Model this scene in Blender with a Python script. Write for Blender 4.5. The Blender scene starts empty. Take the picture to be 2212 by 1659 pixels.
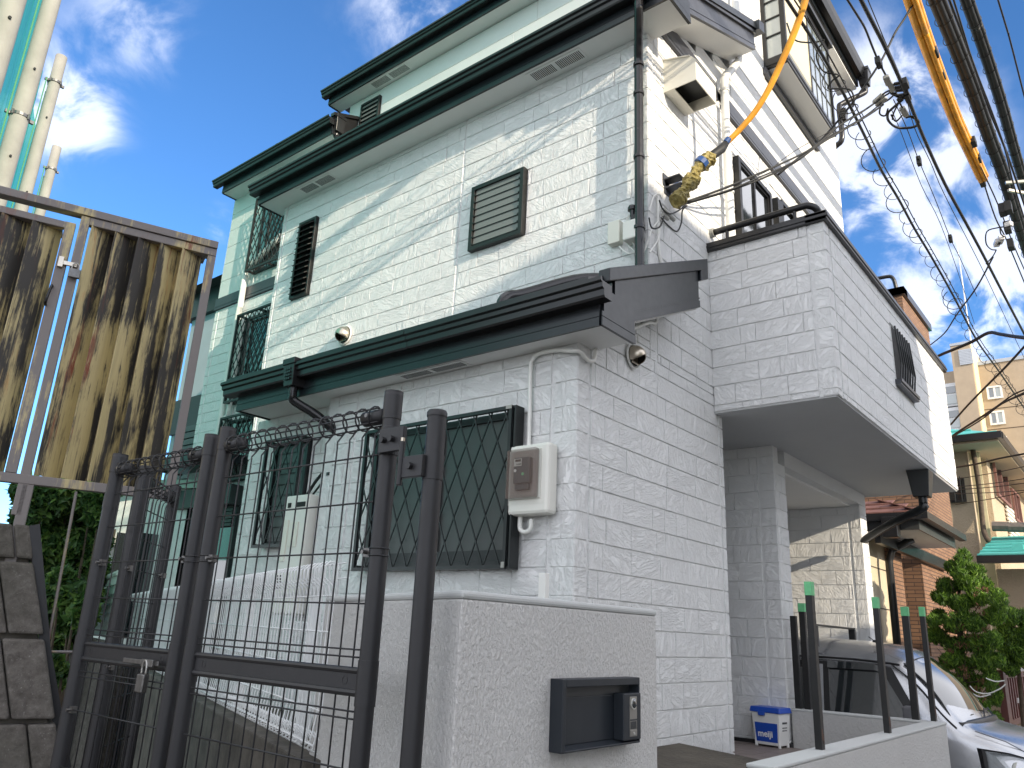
import bpy, math, random
from mathutils import Vector, Matrix
random.seed(7)
SC = bpy.context.scene
COL = SC.collection
rad = math.radians

# ---------------------------------------------------------------- camera
# World: X along the street, Y away from the street, Z up; metres.
AX = [[0.62327987, -0.78072525, 0.04461266], [0.26326123, 0.15576698, -0.95206626], [0.73635299, 0.60514852, 0.30262111]]
FPX = 3073.70996 / 4032 * 2212        # focal length in pixels of a 2212 px wide picture
CAMZ = 1.5
cam = bpy.data.objects.new('camera', bpy.data.cameras.new('camera'))
COL.objects.link(cam)
cam.data.sensor_width = 36
cam.data.lens = FPX / 2212 * 36
cam.data.clip_start = 0.05
cam.data.clip_end = 2000
r_, d_, f_ = [Vector(a) for a in AX]
mw = Matrix(((r_.x, -d_.x, -f_.x, 0), (r_.y, -d_.y, -f_.y, 0), (r_.z, -d_.z, -f_.z, CAMZ), (0, 0, 0, 1)))
cam.matrix_world = mw
SC.camera = cam
SC.render.resolution_x = 1024
SC.render.resolution_y = 768

# ---------------------------------------------------------------- light
SUN_D = Vector((0.25, 1.0, -0.32)).normalized()      # travel direction of the sunlight
elev = math.asin(-SUN_D.z)
azim = math.atan2(-SUN_D.x, -SUN_D.y)
world = bpy.data.worlds.new('World')
SC.world = world
world.use_nodes = True
wn = world.node_tree
wn.nodes.clear()
out = wn.nodes.new('ShaderNodeOutputWorld')
bg = wn.nodes.new('ShaderNodeBackground')
bg.inputs['Strength'].default_value = 0.15
sky = wn.nodes.new('ShaderNodeTexSky')
sky.sky_type = 'NISHITA'
sky.sun_disc = False
sky.sun_elevation = elev
sky.sun_rotation = azim
sky.altitude = 0
sky.air_density = 0.75
sky.dust_density = 0.15
sky.ozone_density = 4.0
wn.links.new(bg.outputs[0], out.inputs['Surface'])
sun = bpy.data.objects.new('sun', bpy.data.lights.new('sun', 'SUN'))
COL.objects.link(sun)
sun.data.energy = 2.15
sun.data.angle = rad(0.55)
sun.data.color = (1.0, 0.87, 0.68)
sun.rotation_euler = (-SUN_D).to_track_quat('Z', 'Y').to_euler()
SC.view_settings.view_transform = 'Standard'
SC.view_settings.look = 'None'
SC.view_settings.gamma = 1
SC.view_settings.use_curve_mapping = False
SC.view_settings.exposure = 1.5
SC.render.engine = 'CYCLES'

# ---------------------------------------------------------------- pixel helpers
def ray(x, y):
    q = Vector(((x - 1106) / FPX, (y - 829.5) / FPX, 1))
    return r_ * q.x + d_ * q.y + f_ * q.z
ORG = Vector((0, 0, CAMZ))
def at(x, y, ax, c):
    r = ray(x, y)
    return ORG + r * ((c - ORG[ax]) / r[ax])
def atd(x, y, dist):
    return ORG + ray(x, y).normalized() * dist
def path(px, d0, d1):
    n = len(px) - 1
    return [atd(p[0], p[1], d0 + (d1 - d0) * i / n) for i, p in enumerate(px)]

def smooth_path(P, sub=5):
    if len(P) < 3: return P
    o = []
    for i in range(len(P) - 1):
        p0 = P[max(i - 1, 0)]; p1 = P[i]; p2 = P[i + 1]; p3 = P[min(i + 2, len(P) - 1)]
        for s in range(sub):
            t = s / sub
            o.append(0.5 * ((2 * p1) + (p2 - p0) * t + (2 * p0 - 5 * p1 + 4 * p2 - p3) * t * t + (3 * p1 - p0 - 3 * p2 + p3) * t ** 3))
    o.append(P[-1])
    return o

# ---------------------------------------------------------------- clouds in the sky
def vm(op, a, b=None):
    n = wn.nodes.new('ShaderNodeMath'); n.operation = op
    for i, v in enumerate((a, b)):
        if v is None: continue
        if hasattr(v, 'is_output'): wn.links.new(v, n.inputs[i])
        else: n.inputs[i].default_value = v
    return n.outputs[0]
tc = wn.nodes.new('ShaderNodeTexCoord')
nz = wn.nodes.new('ShaderNodeTexNoise')
nz.inputs['Scale'].default_value = 11
nz.inputs['Detail'].default_value = 9
nz.inputs['Roughness'].default_value = 0.58
nz.inputs['Distortion'].default_value = 0.45
wn.links.new(tc.outputs['Generated'], nz.inputs['Vector'])
total = None
CLOUDS = [((1895, 190), 0.060, 1.0), ((1880, 290), 0.075, 1.1), ((1930, 400), 0.078, 1.1), ((1900, 520), 0.07, 1.0), ((1990, 300), 0.05, 0.55),
          ((150, 225), 0.030, 1.2), ((140, 280), 0.045, 0.9), ((175, 250), 0.03, 0.7), ((60, 170), 0.06, 0.6),
          ((300, 30), 0.05, 0.38), ((310, 85), 0.035, 0.34), ((250, -20), 0.06, 0.3),
          ((860, 10), 0.07, 0.55), ((950, -20), 0.06, 0.6), ((1010, 20), 0.04, 0.4),
          ((2000, 690), 0.05, 1.2), ((2080, 700), 0.05, 1.1), ((2170, 590), 0.06, 1.0), ((2210, 520), 0.05, 0.9), ((2130, 690), 0.06, 0.8),
          ((460, 487), 0.022, 0.6), ((490, 492), 0.02, 0.55), ((2000, 200), 0.04, 0.3)]
for (px, s, a) in CLOUDS:
    d = ray(*px).normalized()
    dn = wn.nodes.new('ShaderNodeVectorMath'); dn.operation = 'DISTANCE'
    wn.links.new(tc.outputs['Generated'], dn.inputs[0]); dn.inputs[1].default_value = d
    q = vm('DIVIDE', dn.outputs['Value'], s * .95)
    q = vm('MULTIPLY', q, q)
    q = vm('MULTIPLY', q, -0.75)
    q = vm('EXPONENT', q)
    q = vm('MULTIPLY', q, a)
    total = q if total is None else vm('ADD', total, q)
wsp = wn.nodes.new('ShaderNodeMapRange'); wsp.interpolation_type = 'SMOOTHSTEP'; wsp.inputs['From Min'].default_value = .34; wsp.inputs['From Max'].default_value = .70
wn.links.new(nz.outputs['Fac'], wsp.inputs['Value'])
cl = vm('MULTIPLY', total, wsp.outputs['Result'])
ramp = wn.nodes.new('ShaderNodeMapRange'); ramp.interpolation_type = 'SMOOTHSTEP'
ramp.inputs['From Min'].default_value = 0.02; ramp.inputs['From Max'].default_value = 1.05
wn.links.new(cl, ramp.inputs['Value'])
fac = vm('MULTIPLY', ramp.outputs['Result'], 0.50)
# unseen cloud added outside the view to whiten and lift the ambient light
nz2 = wn.nodes.new('ShaderNodeTexNoise'); nz2.inputs['Scale'].default_value = 2.2; nz2.inputs['Detail'].default_value = 8; nz2.inputs['Roughness'].default_value = .6
wn.links.new(tc.outputs['Generated'], nz2.inputs['Vector'])
r2 = wn.nodes.new('ShaderNodeMapRange'); r2.interpolation_type = 'SMOOTHSTEP'; r2.inputs['From Min'].default_value = .36; r2.inputs['From Max'].default_value = .50
wn.links.new(nz2.outputs['Fac'], r2.inputs['Value'])
dd = wn.nodes.new('ShaderNodeVectorMath'); dd.operation = 'DOT_PRODUCT'; wn.links.new(tc.outputs['Generated'], dd.inputs[0]); dd.inputs[1].default_value = f_
r3 = wn.nodes.new('ShaderNodeMapRange'); r3.interpolation_type = 'SMOOTHSTEP'; r3.inputs['From Min'].default_value = .55; r3.inputs['From Max'].default_value = .76; r3.inputs['To Min'].default_value = 1; r3.inputs['To Max'].default_value = 0
wn.links.new(dd.outputs['Value'], r3.inputs['Value'])
fac = vm('MAXIMUM', fac, vm('MULTIPLY', vm('MULTIPLY', r2.outputs['Result'], r3.outputs['Result']), .9))
mixc = wn.nodes.new('ShaderNodeMix'); mixc.data_type = 'RGBA'
wn.links.new(fac, mixc.inputs['Factor'])
hs = wn.nodes.new('ShaderNodeHueSaturation')
hs.inputs['Saturation'].default_value = 1.10
hs.inputs['Value'].default_value = 0.74
wn.links.new(sky.outputs[0], hs.inputs['Color'])
wn.links.new(hs.outputs[0], mixc.inputs['A'])
mixc.inputs['B'].default_value = (4.4, 4.4, 4.6, 1)
wn.links.new(mixc.outputs['Result'], bg.inputs['Color'])

# ---------------------------------------------------------------- materials
class NT:
    def __init__(s, name):
        s.m = bpy.data.materials.new(name); s.m.use_nodes = True
        s.t = s.m.node_tree; s.b = s.t.nodes['Principled BSDF']
        s.out = s.t.nodes['Material Output']
    def n(s, typ, **kw):
        x = s.t.nodes.new(typ)
        for k, v in kw.items():
            if k in x.inputs.keys(): pass
            setattr(x, k, v)
        return x
    def l(s, a, b): s.t.links.new(a, b)
    def math(s, op, a, b=None, c=None):
        x = s.t.nodes.new('ShaderNodeMath'); x.operation = op
        for i, v in enumerate((a, b, c)):
            if v is None: continue
            if hasattr(v, 'is_output'): s.l(v, x.inputs[i])
            else: x.inputs[i].default_value = v
        return x.outputs[0]
    def noise(s, vec, scale, detail=4, rough=.5, dist=0, typ=None):
        x = s.t.nodes.new('ShaderNodeTexNoise')
        x.inputs['Scale'].default_value = scale; x.inputs['Detail'].default_value = detail
        x.inputs['Roughness'].default_value = rough; x.inputs['Distortion'].default_value = dist
        if typ: x.noise_type = typ
        if vec is not None: s.l(vec, x.inputs['Vector'])
        return x.outputs['Fac']
    def ramp(s, fac, stops):
        x = s.t.nodes.new('ShaderNodeValToRGB'); s.l(fac, x.inputs[0])
        e = x.color_ramp.elements
        while len(e) < len(stops): e.new(0.5)
        for i, (p, c) in enumerate(stops):
            e[i].position = p; e[i].color = (c, c, c, 1) if not hasattr(c, '__len__') else (*c[:3], 1)
        return x.outputs['Color']
    def mix(s, fac, a, b, typ='MIX'):
        x = s.t.nodes.new('ShaderNodeMix'); x.data_type = 'RGBA'; x.blend_type = typ
        for k, v in (('Factor', fac), ('A', a), ('B', b)):
            if hasattr(v, 'is_output'): s.l(v, x.inputs[k])
            elif k == 'Factor': x.inputs[k].default_value = v
            else: x.inputs[k].default_value = (*v[:3], 1)
        return x.outputs['Result']
    def geo(s): 
        return s.t.nodes.new('ShaderNodeNewGeometry').outputs['Position']
    def bump(s, h, strength, dist):
        x = s.t.nodes.new('ShaderNodeBump'); x.inputs['Strength'].default_value = strength
        x.inputs['Distance'].default_value = dist
        if isinstance(h, (list, tuple)):
            pass
        s.l(h, x.inputs['Height']); s.l(x.outputs[0], s.b.inputs['Normal'])
        return x

def mat(name, col, rough=.6, metal=0, var=.10, vs=4, bs=60, bd=.0006, rv=.08):
    k = NT(name)
    p = k.geo()
    n = k.noise(p, vs, 5, .6)
    c = k.ramp(n, [(.3, [max(0, x * (1 - var)) for x in col]), (.7, [min(1, x * (1 + var)) for x in col])])
    k.l(c, k.b.inputs['Base Color'])
    k.b.inputs['Metallic'].default_value = metal
    rr = k.math('ADD', k.math('MULTIPLY', k.noise(p, vs * 6, 3), rv * 2), rough - rv)
    k.l(rr, k.b.inputs['Roughness'])
    if bd: k.bump(k.noise(p, bs, 3), .6, bd)
    return k.m

def facade_vec(k, scale=(1, 1)):
    """horizontal-along-wall coordinate (x+y) and height, works on walls along X or Y"""
    g = k.t.nodes.new('ShaderNodeNewGeometry')
    s = k.t.nodes.new('ShaderNodeSeparateXYZ'); k.l(g.outputs['Position'], s.inputs[0])
    return g, s, k.math('ADD', s.outputs[0], s.outputs[1]), s.outputs[2]

def siding_paint():
    k = NT('white_siding_paint')
    g, s, u, z = facade_vec(k)
    oi = k.t.nodes.new('ShaderNodeObjectInfo')
    r = k.math('FRACT', k.math('ADD', oi.outputs['Random'], g.outputs['Random Per Island']))
    ang = k.math('MULTIPLY', k.math('FRACT', k.math('MULTIPLY', r, 7.31)), 3.1416)
    # mostly horizontal or upright grain, some oblique
    ca = k.math('COSINE', ang); sa = k.math('SINE', ang)
    off = k.math('MULTIPLY', r, 37.0)
    a = k.math('ADD', k.math('ADD', k.math('MULTIPLY', u, ca), k.math('MULTIPLY', z, sa)), off)
    b = k.math('SUBTRACT', k.math('MULTIPLY', z, ca), k.math('MULTIPLY', u, sa))
    cb = k.t.nodes.new('ShaderNodeCombineXYZ')
    k.l(k.math('MULTIPLY', a, 8.0), cb.inputs[0]); k.l(k.math('MULTIPLY', b, 24.0), cb.inputs[1]); k.l(off, cb.inputs[2])
    n1 = k.noise(cb.outputs[0], 1.0, 6, .68, .35)
    ridge = k.math('ABSOLUTE', k.math('SUBTRACT', n1, .5))
    ridge = k.math('MINIMUM', k.math('MULTIPLY', ridge, 7.0), .55)
    n3 = k.noise(cb.outputs[0], .45, 3, .5, .5)
    st = k.math('SNAP', k.math('MULTIPLY', n3, 1.6), .22)
    n2 = k.noise(g.outputs['Position'], 70, 5, .65)
    h = k.math('ADD', k.math('ADD', k.math('MULTIPLY', ridge, .9), k.math('MULTIPLY', n2, .5)), k.math('MULTIPLY', st, .7))
    k.bump(h, 1.0, .0062)
    dirt = k.noise(g.outputs['Position'], .9, 4, .6)
    c = k.ramp(dirt, [(.25, (.775, .78, .775)), (.7, (.82, .825, .815))])
    tint = k.math('MULTIPLY', k.math('FRACT', k.math('MULTIPLY', r, 13.7)), .05)
    c2 = k.mix(tint, c, (.45, .47, .47))
    k.l(c2, k.b.inputs['Base Color'])
    k.b.inputs['Roughness'].default_value = .78
    k.b.inputs['Specular IOR Level'].default_value = .3
    return k.m
M = {}
M['siding'] = siding_paint()
def stucco_like(name, col, scale, dist, stretch=1.0, rough=.85, var=.06, strength=.9):
    k = NT(name)
    g, s, u, z = facade_vec(k)
    cb = k.t.nodes.new('ShaderNodeCombineXYZ')
    k.l(u, cb.inputs[0]); k.l(k.math('MULTIPLY', z, stretch), cb.inputs[1])
    k.l(k.math('SUBTRACT', s.outputs[0], s.outputs[1]), cb.inputs[2])
    n = k.noise(cb.outputs[0], scale, 4, .62, .5)
    v = k.math('SMOOTH_MAX', n, .42, .08)
    k.bump(v, strength, dist)
    d = k.noise(g.outputs['Position'], 1.3, 5, .6)
    c = k.ramp(d, [(.3, [x * (1 - var) for x in col]), (.75, [min(1, x * (1 + var)) for x in col])])
    fine = k.noise(cb.outputs[0], scale * 1.3, 3, .5)
    c = k.mix(k.math('MULTIPLY', fine, .30), c, [x * .80 for x in col])
    k.l(c, k.b.inputs['Base Color']); k.b.inputs['Roughness'].default_value = rough
    return k.m
M['stucco_white'] = stucco_like('white_stucco_siding', (.76, .765, .745), 55, .010, rough=.55)
M['stucco_grey'] = stucco_like('grey_sprayed_stucco', (.64, .63, .61), 95, .012, .7, strength=1.0)
M['cap'] = stucco_like('grey_wall_cap_plaster', (.52, .53, .52), 150, .0015)
M['trowel_grey'] = stucco_like('grey_trowelled_plaster', (.50, .495, .48), 30, .012, .8)
M['stucco_beige'] = stucco_like('beige_stucco', (.50, .40, .28), 25, .02)
M['apt'] = stucco_like('tan_apartment_render', (.42, .33, .235), 2.5, .01, var=.10)
M['apt_light'] = mat('pale_yellow_render', (.72, .62, .38), .8)
M['cream_siding'] = stucco_like('cream_block_siding', (.60, .52, .38), 40, .01)
M['bluegrey'] = stucco_like('pale_grey_render', (.42, .45, .50), 45, .008)
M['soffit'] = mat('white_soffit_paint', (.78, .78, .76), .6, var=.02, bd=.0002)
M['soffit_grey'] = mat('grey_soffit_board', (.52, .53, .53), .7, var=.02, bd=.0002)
M['dark'] = mat('black_navy_fascia_paint', (.008, .011, .014), .34, var=.15, bs=15, bd=.0006)
M['gutter'] = mat('dark_brown_black_gutter', (.012, .012, .013), .32, var=.15, bs=10, bd=.0002)
M['belt'] = mat('charcoal_trim_paint', (.040, .044, .055), .35, var=.08)
M['frame'] = mat('dark_bronze_aluminium', (.020, .020, .020), .38, .3, var=.1, bd=0)
M['slat_dark'] = mat('dark_louvre_slat', (.06, .062, .06), .4, .3, var=.1, bd=0)
M['black'] = mat('black_lattice_paint', (.012, .015, .016), .35, var=.1, bd=0)
M['pipe_dark'] = mat('dark_downpipe', (.016, .016, .018), .24, var=.1, bd=0)
M['pipe_white'] = mat('white_painted_pipe', (.76, .76, .72), .4, var=.03, bd=0)
M['hood'] = mat('cream_hood_metal', (.74, .72, .63), .45, var=.03, bd=0)
M['steel'] = mat('brushed_bronze_steel', (.55, .49, .40), .32, 1.0, var=.1, vs=30, bd=0)
M['void'] = mat('dark_opening', (.006, .007, .007), .7, bd=0)
M['room'] = mat('dark_room_behind_glass', (.02, .022, .022), .5, bd=0)
M['kick'] = mat('black_base_trim', (.015, .015, .017), .4, bd=0)
M['found'] = mat('grey_foundation_concrete', (.33, .32, .30), .9, var=.15, bs=40, bd=.002)
M['tile'] = mat('brown_porch_tile', (.20, .165, .15), .55, var=.12, vs=14)
M['gate_paint'] = mat('charcoal_gate_coating', (.015, .015, .017), .5, var=.08, bs=200, bd=.0004)
M['mesh_paint'] = mat('charcoal_mesh_wire', (.014, .014, .016), .5, var=.1, bd=0)
M['white_wire'] = mat('white_mesh_wire', (.80, .82, .82), .35, var=.03, bd=0)
M['zinc'] = mat('galvanised_bolt', (.17, .165, .16), .42, .9, var=.2, vs=40, bd=0)
M['rope'] = mat('black_cable_sheath', (.007, .008, .008), .55, var=.2, vs=30, bd=0)
M['yellow'] = mat('yellow_line_cover', (.72, .32, .02), .45, var=.35, vs=5, bd=0)
M['grey_plastic'] = mat('grey_connector_plastic', (.33, .33, .30), .5, bd=0)
M['blue_tape'] = mat('blue_vinyl_tape', (.02, .07, .22), .4, bd=0)
M['green_tape'] = mat('green_masking_tape', (.14, .48, .22), .6, var=.12, vs=30)
M['post_black'] = mat('black_aluminium_post', (.006, .006, .006), .5, var=.3, vs=6, bd=0)
M['scuff'] = mat('brown_adhesive_residue', (.10, .06, .045), .8, var=.3, vs=40)
M['asphalt'] = mat('grey_asphalt', (.10, .10, .10), .9, var=.2, vs=8, bs=120, bd=.004)
M['soil'] = mat('damp_alley_soil', (.07, .06, .045), .95, var=.35, vs=3, bs=30, bd=.02)
M['curb'] = mat('weathered_concrete_curb', (.085, .075, .062), .95, var=.45, vs=7, bs=60, bd=.006)
M['blue_plastic'] = mat('blue_plastic', (.012, .07, .42), .35, var=.05, bd=0)
M['white_plastic'] = mat('white_plastic', (.78, .78, .76), .4, var=.02, bd=0)
M['meter_case'] = mat('ivory_meter_case', (.74, .73, .67), .4, var=.03, bd=0)
M['meter_dark'] = mat('charcoal_meter_body', (.045, .05, .055), .45, bd=0)
M['meter_panel'] = mat('silver_meter_label', (.55, .55, .5), .5, bd=0)
M['mail'] = mat('navy_grey_mail_unit', (.016, .021, .028), .5, var=.05, bd=0)
M['silver'] = mat('silver_station_panel', (.35, .34, .32), .3, .8, bd=0)
M['carbody'] = mat('silver_metallic_car_paint', (.50, .51, .53), .22, .75, var=.03, bd=0)
M['black_trim'] = mat('black_car_trim', (.012, .012, .013), .4, bd=0)
M['mirror_grey'] = mat('grey_mirror_cap', (.13, .13, .14), .45, bd=0)
M['brown_gate'] = mat('brown_aluminium_gate', (.13, .045, .040), .4, var=.1, bd=0)
M['teal'] = mat('teal_metal_roof', (.10, .46, .42), .45, var=.08, bd=0)
M['redroof'] = mat('reddish_brown_roof_slate', (.20, .095, .08), .7, var=.2, vs=6)
M['kawara'] = mat('grey_brown_roof_tile', (.16, .13, .11), .5, var=.25, vs=12)
M['bark'] = mat('brown_bark', (.09, .065, .045), .9, var=.3, vs=20, bs=60, bd=.004)
M['conc_pole'] = mat('pale_concrete_pole', (.30, .29, .26), .85, var=.12, vs=2.5, bs=60, bd=.002)
M['rope_green'] = mat('green_rope', (.08, .26, .12), .8, bd=0)
M['white_steel'] = mat('white_antenna_steel', (.7, .7, .7), .4, bd=0)
M['curtain'] = mat('white_curtain', (.75, .76, .74), .9, var=.1, vs=12)
M['cream_panel'] = mat('cream_bay_panel', (.60, .54, .38), .5, var=.03, bd=0)

def glass(name, tint, rough=.04, coat=1):
    k = NT(name)
    k.b.inputs['Base Color'].default_value = (*tint, 1)
    k.b.inputs['Roughness'].default_value = rough
    k.b.inputs['Specular IOR Level'].default_value = .9
    k.b.inputs['Metallic'].default_value = 0
    k.b.inputs['Coat Weight'].default_value = coat
    k.b.inputs['Coat Roughness'].default_value = rough
    k.b.inputs['Coat IOR'].default_value = 1.9
    k.bump(k.noise(k.geo(), 3, 2), .3, .004)
    return k.m
M['glass'] = glass('dark_window_glass', (.018, .022, .024))
M['frost'] = glass('wired_frosted_glass', (.16, .158, .15), .45, 0)
M['frost_dark'] = glass('dim_frosted_glass', (.018, .020, .020), .4, .15)
M['glass_pale'] = glass('pale_curtained_glass', (.30, .34, .33), .08)
M['glass_mid'] = glass('grey_apartment_glass', (.10, .12, .13), .08)
def seethrough(name, col, alpha):
    k = NT(name)
    k.b.inputs['Base Color'].default_value = (*col, 1); k.b.inputs['Roughness'].default_value = .12
    k.b.inputs['Alpha'].default_value = alpha
    return k.m
M['smoke'] = seethrough('smoky_meter_cover', (.22, .16, .14), .38)
M['lampglass'] = seethrough('clear_lamp_lens', (.6, .65, .68), .35)

def netting():
    k = NT('green_golf_netting')
    tr = k.t.nodes.new('ShaderNodeBsdfTransparent'); tr.inputs[0].default_value = (.42, .85, .74, 1)
    tl = k.t.nodes.new('ShaderNodeBsdfTranslucent'); tl.inputs[0].default_value = (.10, .56, .42, 1)
    df = k.t.nodes.new('ShaderNodeBsdfDiffuse'); df.inputs[0].default_value = (.07, .42, .34, 1)
    a = k.t.nodes.new('ShaderNodeMixShader'); a.inputs[0].default_value = .5
    k.l(tl.outputs[0], a.inputs[1]); k.l(df.outputs[0], a.inputs[2])
    b = k.t.nodes.new('ShaderNodeMixShader')
    g, s, u, z = facade_vec(k)
    cb = k.t.nodes.new('ShaderNodeCombineXYZ'); k.l(k.math('MULTIPLY', u, .9), cb.inputs[0]); k.l(k.math('MULTIPLY', z, .09), cb.inputs[1])
    n = k.noise(cb.outputs[0], 1.2, 4, .6)
    k.l(k.ramp(n, [(.3, .48), (.7, .80)]), b.inputs[0])
    k.l(tr.outputs[0], b.inputs[1]); k.l(a.outputs[0], b.inputs[2])
    k.l(b.outputs[0], k.out.inputs['Surface'])
    return k.m
M['net'] = netting()

def rusty(name, dark, worn=.5):
    k = NT(name)
    g, s, u, z = facade_vec(k)
    def st(us, zs, sc, off):
        cb = k.t.nodes.new('ShaderNodeCombineXYZ')
        k.l(k.math('MULTIPLY', u, us), cb.inputs[0]); k.l(k.math('MULTIPLY', z, zs), cb.inputs[1]); cb.inputs[2].default_value = off
        return k.noise(cb.outputs[0], sc, 6, .68, .25)
    streak = st(75, 1.1, 1.0, 0)
    patch = st(9.0, 1.3, 1.0, 5)
    edge = st(14, 7, 1.0, 9)
    f1 = k.math('ADD', k.math('MULTIPLY', streak, .38), k.math('ADD', k.math('MULTIPLY', patch, 1.0), k.math('MULTIPLY', edge, .17)))
    m1 = k.ramp(f1, [(worn + .20, 0), (worn + .30, 1)])
    ochre = k.mix(st(80, 3, 1, 13), (.56, .46, .22), (.30, .24, .12))
    c = k.mix(m1, dark, ochre)
    rp = st(13, 1.0, 1.0, 21)
    m2 = k.ramp(rp, [(.585, 0), (.64, 1)])
    m2 = k.math('MULTIPLY', m2, k.math('ADD', k.math('MULTIPLY', m1, .7), .3))
    c = k.mix(m2, c, (.17, .035, .015))
    orange = k.ramp(st(9, 2.4, 1.0, 33), [(.60, 0), (.72, .7)])
    c = k.mix(k.math('MULTIPLY', orange, m1), c, (.42, .19, .05))
    k.l(c, k.b.inputs['Base Color'])
    k.l(k.ramp(m1, [(0, .50), (1, .42)]), k.b.inputs['Roughness'])
    k.b.inputs['Metallic'].default_value = .15
    k.bump(f1, .4, .002)
    return k.m
M['rust_panel'] = rusty('streaked_rusty_sheet', (.036, .032, .027), .525)
M['rust_frame'] = rusty('worn_rusty_steel', (.17, .15, .14), .60)

def blockmat():
    k = NT('weathered_dark_concrete_block')
    p = k.geo()
    n = k.noise(p, 22, 8, .7); n2 = k.noise(p, 2.5, 4, .6); n3 = k.noise(p, 120, 2, .5)
    c = k.ramp(n, [(.32, (.060, .052, .045)), (.6, (.135, .122, .108)), (.8, (.22, .205, .19))])
    c = k.mix(k.ramp(n3, [(.66, 0), (.74, .6)]), c, (.30, .29, .27))
    c = k.mix(k.ramp(n2, [(.45, 0), (.7, .5)]), c, (.05, .048, .035))
    k.l(c, k.b.inputs['Base Color']); k.b.inputs['Roughness'].default_value = .95
    k.bump(n, .9, .012)
    return k.m
M['block'] = blockmat()

def brick(name, c1, c2, mortar, w=.22, h=.055):
    k = NT(name)
    g, s, u, z = facade_vec(k)
    cb = k.t.nodes.new('ShaderNodeCombineXYZ'); k.l(u, cb.inputs[0]); k.l(z, cb.inputs[1])
    b = k.t.nodes.new('ShaderNodeTexBrick'); k.l(cb.outputs[0], b.inputs['Vector'])
    b.inputs['Color1'].default_value = (*c1, 1); b.inputs['Color2'].default_value = (*c2, 1); b.inputs['Mortar'].default_value = (*mortar, 1)
    b.inputs['Scale'].default_value = 1; b.inputs['Brick Width'].default_value = w; b.inputs['Row Height'].default_value = h
    b.inputs['Mortar Size'].default_value = .006; b.inputs['Mortar Smooth'].default_value = .3; b.inputs['Bias'].default_value = -.1
    k.l(b.outputs['Color'], k.b.inputs['Base Color']); k.b.inputs['Roughness'].default_value = .75
    h = k.math('ADD', k.math('MULTIPLY', b.outputs['Fac'], -1.0), k.math('MULTIPLY', k.noise(cb.outputs[0], 60, 3), .4))
    k.bump(h, .9, .006)
    return k.m
M['brick'] = brick('brown_brick_tile', (.27, .15, .085), (.20, .105, .06), (.075, .05, .04))
M['mint'] = mat('pale_mint_corrugated_sheet', (.42, .56, .48), .6, var=.1)

def leafmat(name, a, b, c, trans=.35):
    k = NT(name)
    g = k.t.nodes.new('ShaderNodeNewGeometry')
    n = k.noise(g.outputs['Position'], 2.2, 3, .6)
    f = k.math('ADD', k.math('MULTIPLY', g.outputs['Random Per Island'], .6), k.math('MULTIPLY', n, .5))
    col = k.ramp(f, [(.2, a), (.55, b), (.9, c)])
    k.l(col, k.b.inputs['Base Color']); k.b.inputs['Roughness'].default_value = .55
    t = k.t.nodes.new('ShaderNodeBsdfTranslucent'); k.l(col, t.inputs[0])
    m = k.t.nodes.new('ShaderNodeMixShader'); m.inputs[0].default_value = trans
    k.l(k.b.outputs[0], m.inputs[1]); k.l(t.outputs[0], m.inputs[2]); k.l(m.outputs[0], k.out.inputs['Surface'])
    return k.m
M['conifer'] = leafmat('conifer_foliage', (.028, .055, .012), (.09, .19, .022), (.26, .42, .05))
M['leaf'] = leafmat('broad_leaf_foliage', (.02, .055, .018), (.06, .13, .03), (.17, .27, .05))
M['dead'] = mat('dry_brown_sprig', (.17, .085, .045), .9)
def yellowwrap():
    k = NT('olive_yellow_plastic_wrap')
    p = k.geo()
    n = k.noise(p, 22, 4, .6, 1.0)
    k.l(k.ramp(n, [(.3, (.16, .13, .035)), (.55, (.34, .27, .08)), (.8, (.50, .42, .15))]), k.b.inputs['Base Color'])
    k.b.inputs['Roughness'].default_value = .3
    k.bump(n, 1, .03)
    return k.m
M['wrap'] = yellowwrap()

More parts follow.
